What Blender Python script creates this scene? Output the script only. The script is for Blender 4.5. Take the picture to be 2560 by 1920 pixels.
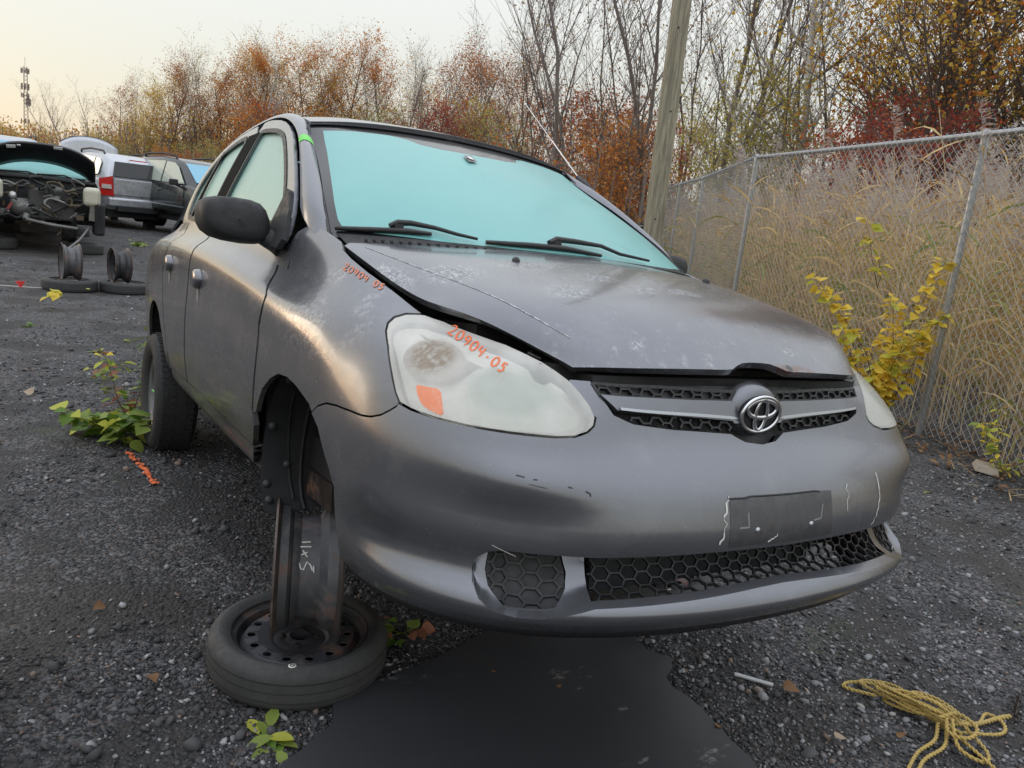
import bpy, bmesh, math, random
import numpy as np
from mathutils import Vector, Matrix
from mathutils.geometry import delaunay_2d_cdt

for _o in list(bpy.data.objects): bpy.data.objects.remove(_o)
SC = bpy.context.scene
COL = SC.collection
R = math.radians
random.seed(7); RNG = np.random.default_rng(11)

# ------------------------------------------------------------------ camera
cam = bpy.data.cameras.new('camera'); cam_o = bpy.data.objects.new('camera', cam); COL.objects.link(cam_o)
cam.sensor_width = 36.0; cam.lens = 28.28; cam.clip_start = 0.05; cam.clip_end = 2000
_rt = Vector((0.851134, -0.512428, 0.113965)); _dn = Vector((-0.009866, -0.232675, -0.972504)); _fw = Vector((0.524855, 0.826607, -0.203094))
_m = Matrix((_rt, -_dn, -_fw)).transposed().to_4x4(); _m.translation = (-1.38935, -1.81473, 1.37730)
cam_o.matrix_world = _m
SC.camera = cam_o
CAM = Vector((-1.38935, -1.81473, 1.37730))

# ------------------------------------------------------------------ sky, sun, exposure
SUN_EL, SUN_AZ = R(3.0), R(-34.0)            # azimuth from +Y towards +X
W = bpy.data.worlds.new('World'); SC.world = W; W.use_nodes = True
nt = W.node_tree; nt.nodes.clear()
wo = nt.nodes.new('ShaderNodeOutputWorld'); bg = nt.nodes.new('ShaderNodeBackground')
sky = nt.nodes.new('ShaderNodeTexSky'); sky.sky_type = 'NISHITA'; sky.sun_disc = False
sky.sun_elevation = SUN_EL; sky.sun_rotation = SUN_AZ
sky.air_density = 1.0; sky.dust_density = 1.0; sky.ozone_density = 1.0
veil = nt.nodes.new('ShaderNodeMix'); veil.data_type = 'RGBA'          # thin high cloud over the whole sky
veil.inputs['Factor'].default_value = 0.68
_tc = nt.nodes.new('ShaderNodeTexCoord'); _sx = nt.nodes.new('ShaderNodeSeparateXYZ'); nt.links.new(_tc.outputs['Generated'], _sx.inputs[0])
_vg = nt.nodes.new('ShaderNodeMix'); _vg.data_type = 'RGBA'; nt.links.new(_sx.outputs['Z'], _vg.inputs['Factor'])
_vg.inputs[6].default_value = (5.1, 5.0, 4.45, 1); _vg.inputs[7].default_value = (12.3, 12.9, 14.2, 1)      # warm haze low, cool high cloud
nt.links.new(_vg.outputs[2], veil.inputs[7])
nt.links.new(sky.outputs[0], veil.inputs[6]); nt.links.new(veil.outputs[2], bg.inputs[0]); nt.links.new(bg.outputs[0], wo.inputs[0])
bg.inputs[1].default_value = 0.1
sun = bpy.data.lights.new('sun', 'SUN'); sun.energy = 0.22; sun.angle = R(22); sun.color = (1.0, 0.86, 0.66)
sun_o = bpy.data.objects.new('sun', sun); COL.objects.link(sun_o)
_sd = Vector((math.sin(SUN_AZ) * math.cos(SUN_EL), math.cos(SUN_AZ) * math.cos(SUN_EL), math.sin(SUN_EL)))
sun_o.rotation_euler = _sd.to_track_quat('Z', 'Y').to_euler()
SC.view_settings.view_transform = 'Standard'; SC.view_settings.look = 'None'
SC.view_settings.exposure = 0.82; SC.view_settings.gamma = 1.0; SC.view_settings.use_curve_mapping = False
SC.render.engine = 'CYCLES'
SC.cycles.max_bounces = 6; SC.cycles.transparent_max_bounces = 16; SC.cycles.use_denoising = True
SC.cycles.caustics_reflective = False; SC.cycles.caustics_refractive = False

# ------------------------------------------------------------------ helpers
def tag(o, label=None, cat=None, group=None, kind=None):
    if label: o['label'] = label
    if cat: o['category'] = cat
    if group: o['group'] = group
    if kind: o['kind'] = kind
    return o
def empty(name, loc=(0, 0, 0), rz=0.0, mat=None):
    o = bpy.data.objects.new(name, None); COL.objects.link(o)
    if mat is not None: o.matrix_world = mat
    else: o.location = loc; o.rotation_euler = (0, 0, rz)
    return o
def link(name, me, mat=None, parent=None):
    o = bpy.data.objects.new(name, me); COL.objects.link(o)
    if mat is not None and not me.materials:
        for m in (mat if isinstance(mat, (list, tuple)) else (mat,)): me.materials.append(m)
    if parent is not None: o.parent = parent
    return o
def copy_tree(o, parent=None):
    c = o.copy(); COL.objects.link(c); c.parent = parent
    for ch in list(o.children): copy_tree(ch, c)
    return c
def mesh_np(name, V, F, smooth=False, mi=None):
    """V (n,3); F list of tuples or int array (m,3|4)"""
    me = bpy.data.meshes.new(name); V = np.asarray(V, np.float32)
    if isinstance(F, np.ndarray):
        n, k = F.shape
        me.vertices.add(len(V)); me.vertices.foreach_set('co', V.ravel())
        me.loops.add(n * k); me.loops.foreach_set('vertex_index', F.astype(np.int32).ravel())
        me.polygons.add(n); me.polygons.foreach_set('loop_start', np.arange(0, n * k, k, dtype=np.int32))
        me.polygons.foreach_set('loop_total', np.full(n, k, np.int32))
    else:
        me.from_pydata(V.tolist(), [], F); n = len(F)
    if smooth: me.polygons.foreach_set('use_smooth', np.ones(n, bool))
    if mi is not None: me.polygons.foreach_set('material_index', np.asarray(mi, np.int32))
    me.update(calc_edges=True); return me
class MB:
    """collects simple solids; build() links them as ONE mesh object"""
    def __init__(s): s.V = []; s.F = []; s.S = []
    def add(s, V, F, smooth=False):
        b = len(s.V); s.V += [tuple(v) for v in V]; s.F += [tuple(i + b for i in f) for f in F]; s.S += [smooth] * len(F)
    def box(s, c, d, rz=0, rx=0, ry=0, taper=1.0):
        M = Matrix.Translation(c) @ Matrix.Rotation(rz, 4, 'Z') @ Matrix.Rotation(ry, 4, 'Y') @ Matrix.Rotation(rx, 4, 'X')
        P = []
        for z in (-1, 1):
            t = taper if z > 0 else 1
            for x, y in ((-1, -1), (1, -1), (1, 1), (-1, 1)): P.append(M @ Vector((x * d[0] * t / 2, y * d[1] * t / 2, z * d[2] / 2)))
        s.add(P, [(3, 2, 1, 0), (4, 5, 6, 7), (0, 1, 5, 4), (1, 2, 6, 5), (2, 3, 7, 6), (3, 0, 4, 7)])
    def tube(s, pts, r, n=8, cap=True, smooth=True):
        pts = [Vector(p) for p in pts]; m = len(pts); rs = r if isinstance(r, (list, tuple)) else [r] * m
        V = []; F = []; ref = None
        for i, p in enumerate(pts):
            t = (pts[min(i + 1, m - 1)] - pts[max(i - 1, 0)])
            t = t.normalized() if t.length > 1e-9 else Vector((0, 0, 1))
            if ref is None: ref = Vector((0, 0, 1)) if abs(t.z) < .9 else Vector((1, 0, 0))
            a = (ref - t * ref.dot(t)); a = a.normalized() if a.length > 1e-6 else t.orthogonal().normalized()
            ref = a; b = t.cross(a)
            for k in range(n):
                q = 2 * math.pi * k / n; V.append(p + (a * math.cos(q) + b * math.sin(q)) * rs[i])
        for i in range(m - 1):
            for k in range(n): F.append((i * n + k, i * n + (k + 1) % n, (i + 1) * n + (k + 1) % n, (i + 1) * n + k))
        s.add(V, F, smooth)
        if cap: s.add(V[:n], [tuple(range(n))[::-1]]); s.add(V[-n:], [tuple(range(n))])
    def lathe(s, prof, n=32, M=None, closed=False, smooth=True):
        """prof (r,z) about local Z"""
        M = M or Matrix.Identity(4); V = []; m = len(prof)
        for r, z in prof:
            for k in range(n): q = 2 * math.pi * k / n; V.append(M @ Vector((r * math.cos(q), r * math.sin(q), z)))
        F = []
        for i in range(m if closed else m - 1):
            j = (i + 1) % m
            for k in range(n): F.append((i * n + k, i * n + (k + 1) % n, j * n + (k + 1) % n, j * n + k))
        s.add(V, F, smooth)
    def build(s, name, mat, parent=None, **kw):
        me = bpy.data.meshes.new(name); me.from_pydata(s.V, [], s.F)
        me.polygons.foreach_set('use_smooth', s.S); me.update()
        return link(name, me, mat, parent)
def bevel(o, w, seg=2, ang=R(30)):
    b = o.modifiers.new('bevel', 'BEVEL'); b.width = w; b.segments = seg; b.limit_method = 'ANGLE'; b.angle_limit = ang
    b.harden_normals = False; return o

# ------------------------------------------------------------------ materials
def _node(nt, t, **kw):
    n = nt.nodes.new(t)
    for k, v in kw.items():
        if k.startswith('i_'): n.inputs[k[2:].replace('_', ' ')].default_value = v
        else: setattr(n, k, v)
    return n
class Mat:
    def __init__(s, name, base=(.5, .5, .5), rough=.5, metal=0., spec=.5, **kw):
        s.m = bpy.data.materials.new(name); s.m.use_nodes = True; s.nt = s.m.node_tree
        s.p = s.nt.nodes['Principled BSDF']; s.out = s.nt.nodes['Material Output']
        s.p.inputs['Base Color'].default_value = (*base, 1); s.p.inputs['Roughness'].default_value = rough
        s.p.inputs['Metallic'].default_value = metal; s.p.inputs['Specular IOR Level'].default_value = spec
        for k, v in kw.items(): s.p.inputs[k.replace('_', ' ')].default_value = v
        s.base = base; s.col = None; s.bump_out = None; s.tc = None
    def L(s, a, b): s.nt.links.new(a, b)
    def coord(s, scale=None, which='Object'):
        if s.tc is None: s.tc = _node(s.nt, 'ShaderNodeTexCoord')
        c = s.tc.outputs[which]
        if scale is not None:
            mp = _node(s.nt, 'ShaderNodeMapping'); mp.inputs['Scale'].default_value = scale if hasattr(scale, '__len__') else (scale,) * 3
            s.L(c, mp.inputs[0]); c = mp.outputs[0]
        return c
    def noise(s, scale=5, detail=4, rough=.6, stretch=None, dist=0.):
        n = _node(s.nt, 'ShaderNodeTexNoise'); n.inputs['Scale'].default_value = scale; n.inputs['Detail'].default_value = detail
        n.inputs['Roughness'].default_value = rough; n.inputs['Distortion'].default_value = dist
        s.L(s.coord(stretch), n.inputs['Vector']); return n.outputs['Fac']
    def voronoi(s, scale=20, feature='F1', out='Distance', stretch=None, rnd=1.0):
        n = _node(s.nt, 'ShaderNodeTexVoronoi'); n.feature = feature; n.inputs['Scale'].default_value = scale; n.inputs['Randomness'].default_value = rnd
        s.L(s.coord(stretch), n.inputs['Vector']); return n.outputs[out]
    def ramp(s, fac, a, b, va=0., vb=1.):
        n = _node(s.nt, 'ShaderNodeMapRange'); n.clamp = True; n.interpolation_type = 'SMOOTHSTEP'
        for i, v in zip((1, 2, 3, 4), (a, b, va, vb)): n.inputs[i].default_value = v
        s.L(fac, n.inputs[0]); return n.outputs[0]
    def math(s, op, a, b=None, clamp=False):
        n = _node(s.nt, 'ShaderNodeMath', operation=op); n.use_clamp = clamp
        for i, v in enumerate((a, b)):
            if v is None: continue
            if isinstance(v, (int, float)): n.inputs[i].default_value = v
            else: s.L(v, n.inputs[i])
        return n.outputs[0]
    def tint(s, fac, color, amount=1.0):
        """mix the running base colour towards color where fac is 1"""
        mx = _node(s.nt, 'ShaderNodeMix', data_type='RGBA')
        if s.col is None: mx.inputs[6].default_value = (*s.base, 1)
        else: s.L(s.col, mx.inputs[6])
        mx.inputs[7].default_value = (*color, 1)
        f = s.math('MULTIPLY', fac, amount) if amount != 1 else fac
        s.L(f, mx.inputs[0]); s.col = mx.outputs[2]; s.L(s.col, s.p.inputs['Base Color']); return s
    def set(s, name, fac): s.L(fac, s.p.inputs[name]); return s
    def bump(s, h, strength=.3, dist=.01):
        b = _node(s.nt, 'ShaderNodeBump'); b.inputs['Strength'].default_value = strength; b.inputs['Distance'].default_value = dist
        s.L(h, b.inputs['Height'])
        if s.bump_out: s.L(s.bump_out, b.inputs['Normal'])
        s.bump_out = b.outputs[0]; s.L(s.bump_out, s.p.inputs['Normal']); return s
    def spot(s, c, r, soft=.5):
        """1 inside an ellipsoid blob (object space)"""
        v = _node(s.nt, 'ShaderNodeVectorMath', operation='SUBTRACT'); s.L(s.coord(), v.inputs[0]); v.inputs[1].default_value = c
        d = _node(s.nt, 'ShaderNodeVectorMath', operation='DIVIDE'); s.L(v.outputs[0], d.inputs[0]); d.inputs[1].default_value = r
        l = _node(s.nt, 'ShaderNodeVectorMath', operation='LENGTH'); s.L(d.outputs[0], l.inputs[0])
        return s.ramp(l.outputs['Value'], 1 - soft, 1.0, 1.0, 0.0)
    def axis(s, i):
        n = _node(s.nt, 'ShaderNodeSeparateXYZ'); s.L(s.coord(), n.inputs[0]); return n.outputs[i]
def simple(name, base, rough=.5, metal=0., nscale=None, namt=.35, bump=None, **kw):
    m = Mat(name, base, rough, metal, **kw)
    if nscale:
        f = m.noise(nscale, 5, .65); m.tint(m.ramp(f, .35, .7), tuple(c * .45 for c in base), namt)
        m.set('Roughness', m.ramp(m.noise(nscale * 2.3), .3, .7, max(.05, rough - .1), min(1, rough + .12)))
        if bump: m.bump(m.noise(nscale * bump[0], 4), bump[1], bump[2])
    return m.m

# ------------------------------------------------------------------ interpolating surfaces
def _smat(t):
    n = len(t); A = np.zeros((n, n)); B = np.zeros((n, n)); A[0, 0] = A[-1, -1] = 1.
    for i in range(1, n - 1):
        h0, h1 = t[i] - t[i - 1], t[i + 1] - t[i]
        A[i, i - 1] = h0; A[i, i] = 2 * (h0 + h1); A[i, i + 1] = h1
        B[i, i - 1] = 6 / h0; B[i, i] = -6 / h0 - 6 / h1; B[i, i + 1] = 6 / h1
    return np.linalg.solve(A, B)
def _basis(t, S, q):
    q = np.asarray(q, float).ravel(); n = len(t)
    i = np.clip(np.searchsorted(t, q, side='right') - 1, 0, n - 2)
    h = t[i + 1] - t[i]; a = (t[i + 1] - q) / h; b = 1 - a
    Wt = np.zeros((len(q), n)); r = np.arange(len(q)); Wt[r, i] += a; Wt[r, i + 1] += b
    return Wt + ((a**3 - a) * h * h / 6)[:, None] * S[i] + ((b**3 - b) * h * h / 6)[:, None] * S[i + 1]
class Surf:
    def __init__(s, G):
        s.G = np.array(G, float); nv, nu, _ = s.G.shape
        du = np.linalg.norm(np.diff(s.G, axis=1), axis=2).mean(0)**.7; dv = np.linalg.norm(np.diff(s.G, axis=0), axis=2).mean(1)**.7
        s.tu = np.concatenate([[0], np.cumsum(du)]); s.tu *= (nu - 1) / s.tu[-1]
        s.tv = np.concatenate([[0], np.cumsum(dv)]); s.tv *= (nv - 1) / s.tv[-1]
        s.Su = _smat(s.tu); s.Sv = _smat(s.tv)
    def __call__(s, u, v):
        return np.einsum('pi,pj,ijk->pk', _basis(s.tv, s.Sv, v), _basis(s.tu, s.Su, u), s.G)
    def normal(s, u, v, e=2e-3):
        u = np.asarray(u, float); v = np.asarray(v, float)
        n = np.cross(s(u + e, v) - s(u - e, v), s(u, v + e) - s(u, v - e)); return n / (np.linalg.norm(n, axis=1)[:, None] + 1e-12)
class FSurf(Surf):
    def __init__(s, f): s.f = f
    def __call__(s, u, v): return s.f(np.asarray(u, float).ravel(), np.asarray(v, float).ravel())
def inside(P, poly):
    x, y = P[:, 0], P[:, 1]; c = np.zeros(len(P), bool); n = len(poly); j = n - 1
    for i in range(n):
        xi, yi = poly[i]; xj, yj = poly[j]
        if yi != yj:
            k = ((yi > y) != (yj > y)) & (x < (xj - xi) * (y - yi) / (yj - yi) + xi); c ^= k
        j = i
    return c
def resample(S, poly, step, closed=True):
    poly = np.array(poly, float); n = len(poly); out = []
    for i in range(n if closed else n - 1):
        a, b = poly[i], poly[(i + 1) % n]; P = S([a[0], b[0]], [a[1], b[1]]); k = max(1, int(np.linalg.norm(P[1] - P[0]) / step))
        for t in range(k): out.append(a + (b - a) * t / k)
    if not closed: out.append(poly[-1])
    return np.array(out)
def round_poly(poly, it=1, keep=()):
    """corner-cutting of a uv polyline ring (keeps indices in keep)"""
    for _ in range(it):
        o = []; n = len(poly)
        for i in range(n):
            a, b = np.array(poly[i]), np.array(poly[(i + 1) % n]); o += [tuple(a * .75 + b * .25), tuple(a * .25 + b * .75)]
        poly = o
    return poly
def _emit(name, V, faces, LN, sgn, mat, parent, label, raw=False):
    FF = [tuple(int(x) for x in f) for f in faces]; LL = LN
    if sgn < 0 and not raw:
        ln = np.array(LN) * [1, -1, 1]; LL = []; i = 0; F2 = []
        for f in FF: k = len(f); LL.extend(ln[i:i + k][::-1]); F2.append(f[::-1]); i += k
        FF = F2
    me = bpy.data.meshes.new(name); me.from_pydata(np.asarray(V).tolist(), [], FF); me.update()
    me.polygons.foreach_set('use_smooth', [True] * len(FF)); me.normals_split_custom_set([tuple(x) for x in LL])
    o = link(name, me, mat, parent)
    if label: o['label'] = label
    return o
def panel(name, S, poly, mat, parent, step=.022, holes=(), rim=.012, off=0., sides=(1,), out=-1, label=None):
    """trimmed piece of a surface: outline in uv, triangulated, with folded-in edges. sides: 1 as given (car right), -1 mirrored in y"""
    loops = [resample(S, poly, step)] + [resample(S, h, step) for h in holes]
    A = loops[0]; lo, hi = A.min(0), A.max(0); mid = (lo + hi) / 2; e = (hi - lo) * .01 + 1e-6
    # metric scale
    q = S([mid[0] - e[0], mid[0] + e[0], mid[0], mid[0]], [mid[1], mid[1], mid[1] - e[1], mid[1] + e[1]])
    su = np.linalg.norm(q[1] - q[0]) / (2 * e[0]); sv = np.linalg.norm(q[3] - q[2]) / (2 * e[1]); sc = np.array([su, sv])
    gu = np.arange(lo[0], hi[0], step / su); gv = np.arange(lo[1], hi[1], step / sv)
    g = np.stack(np.meshgrid(gu, gv), -1).reshape(-1, 2); g = g + RNG.uniform(-.02, .02, g.shape) * step / sc
    m = inside(g, A)
    for h in loops[1:]: m &= ~inside(g, h)
    g = g[m]; B = np.concatenate(loops) * sc
    if len(g):
        d = np.full(len(g), 1e9); gs = g * sc
        for b in np.array_split(B, max(1, len(B) // 200)): d = np.minimum(d, np.linalg.norm(gs[:, None] - b[None], axis=2).min(1))
        g = g[d > step * .55]
    pts = np.concatenate(loops + [g]) * sc; ed = []; b0 = 0
    for l in loops: n = len(l); ed += [(b0 + i, b0 + (i + 1) % n) for i in range(n)]; b0 += n
    r = delaunay_2d_cdt([Vector(p) for p in pts], ed, [], 0, 1e-7)
    P2 = np.array([tuple(p) for p in r[0]]) / sc; T = np.array([f for f in r[2] if len(f) == 3])
    cen = P2[T].mean(1); k = inside(cen, A)
    for h in loops[1:]: k &= ~inside(cen, h)
    T = T[k]; X = S(P2[:, 0], P2[:, 1]); N = S.normal(P2[:, 0], P2[:, 1]) * out
    if len(sides) == 2: c0 = np.abs(X[:, 1]) < 1e-5; N[c0, 1] = 0; N[c0] /= np.linalg.norm(N[c0], axis=1)[:, None] + 1e-12
    X = X + N * off
    # orient triangles with N
    fn = np.cross(X[T[:, 1]] - X[T[:, 0]], X[T[:, 2]] - X[T[:, 0]]); fl = np.einsum('ij,ij->i', fn, N[T].mean(1)) < 0
    T[fl] = T[fl][:, ::-1]
    faces = [tuple(t) for t in T]; V = X; LN = [N[i] for t in T for i in t]
    if rim:
        cnt = {}
        for t in T:
            for a, b in ((t[0], t[1]), (t[1], t[2]), (t[2], t[0])):
                cnt[(a, b)] = 1
        bd = [e_ for e_ in cnt if (e_[1], e_[0]) not in cnt]
        if len(sides) == 2: bd = [e_ for e_ in bd if abs(X[e_[0]][1]) + abs(X[e_[1]][1]) > 2e-5]
        base = len(V); ids = {}; add = []; addN = []
        for a, b in bd:
            for i in (a, b):
                if i not in ids: ids[i] = base + len(add); add += [X[i], X[i] - N[i] * rim]; addN += [N[i], N[i]]
        V = np.concatenate([V, np.array(add)])
        for a, b in bd:
            f = (ids[b], ids[a], ids[a] + 1, ids[b] + 1); faces.append(f)
            nn = np.cross(V[f[1]] - V[f[0]], V[f[2]] - V[f[1]]); nn = nn / (np.linalg.norm(nn) + 1e-12); LN += [nn] * 4
    mid = np.abs(V[:, 1]) < 1e-5
    if len(sides) == 2 and not mid.any():
        for sgn in sides: o = _emit(name, V * [1, sgn, 1], faces, LN, sgn, mat, parent, label)
        return o
    if len(sides) == 1: return _emit(name, V * [1, sides[0], 1], faces, LN, sides[0], mat, parent, label)
    nV = len(V); idx = np.where(mid, np.arange(nV), np.cumsum(~mid) - 1 + nV); FF = [tuple(int(x) for x in f) for f in faces]; LL = list(LN); i = 0; ln = np.array(LN) * [1, -1, 1]
    for f in faces:
        k = len(f); FF.append(tuple(int(idx[x]) for x in f[::-1])); LL.extend(ln[i:i + k][::-1]); i += k
    return _emit(name, np.concatenate([V, V[~mid] * [1, -1, 1]]), FF, LL, 1, mat, parent, label, raw=True)
def ribbon(name, S, lines, w, mat, parent, off=.0015, sides=(1,), out=-1, closed=False):
    """flat stroke of width w lying on a surface along uv lines"""
    if len(sides) == 2: return [ribbon(name, S, lines, w, mat, parent, off, (g,), out, closed) for g in sides][0]
    V = []; F = []
    for ln in lines:
        ln = resample(S, ln, .006, closed)
        X = S(ln[:, 0], ln[:, 1]); N = S.normal(ln[:, 0], ln[:, 1]) * out; X = X + N * off
        t = np.gradient(X, axis=0); sd = np.cross(N, t); sd /= np.linalg.norm(sd, axis=1)[:, None] + 1e-12
        for sg in sides:
            b = len(V); M = np.array([1, sg, 1])
            for i in range(len(X)): V += [tuple((X[i] - sd[i] * w / 2) * M), tuple((X[i] + sd[i] * w / 2) * M)]
            for i in range(len(X) - 1):
                f = (b + 2 * i, b + 2 * i + 1, b + 2 * i + 3, b + 2 * i + 2); F.append(f if sg > 0 else f[::-1])
    return link(name, mesh_np(name, np.array(V), F), mat, parent)

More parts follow.
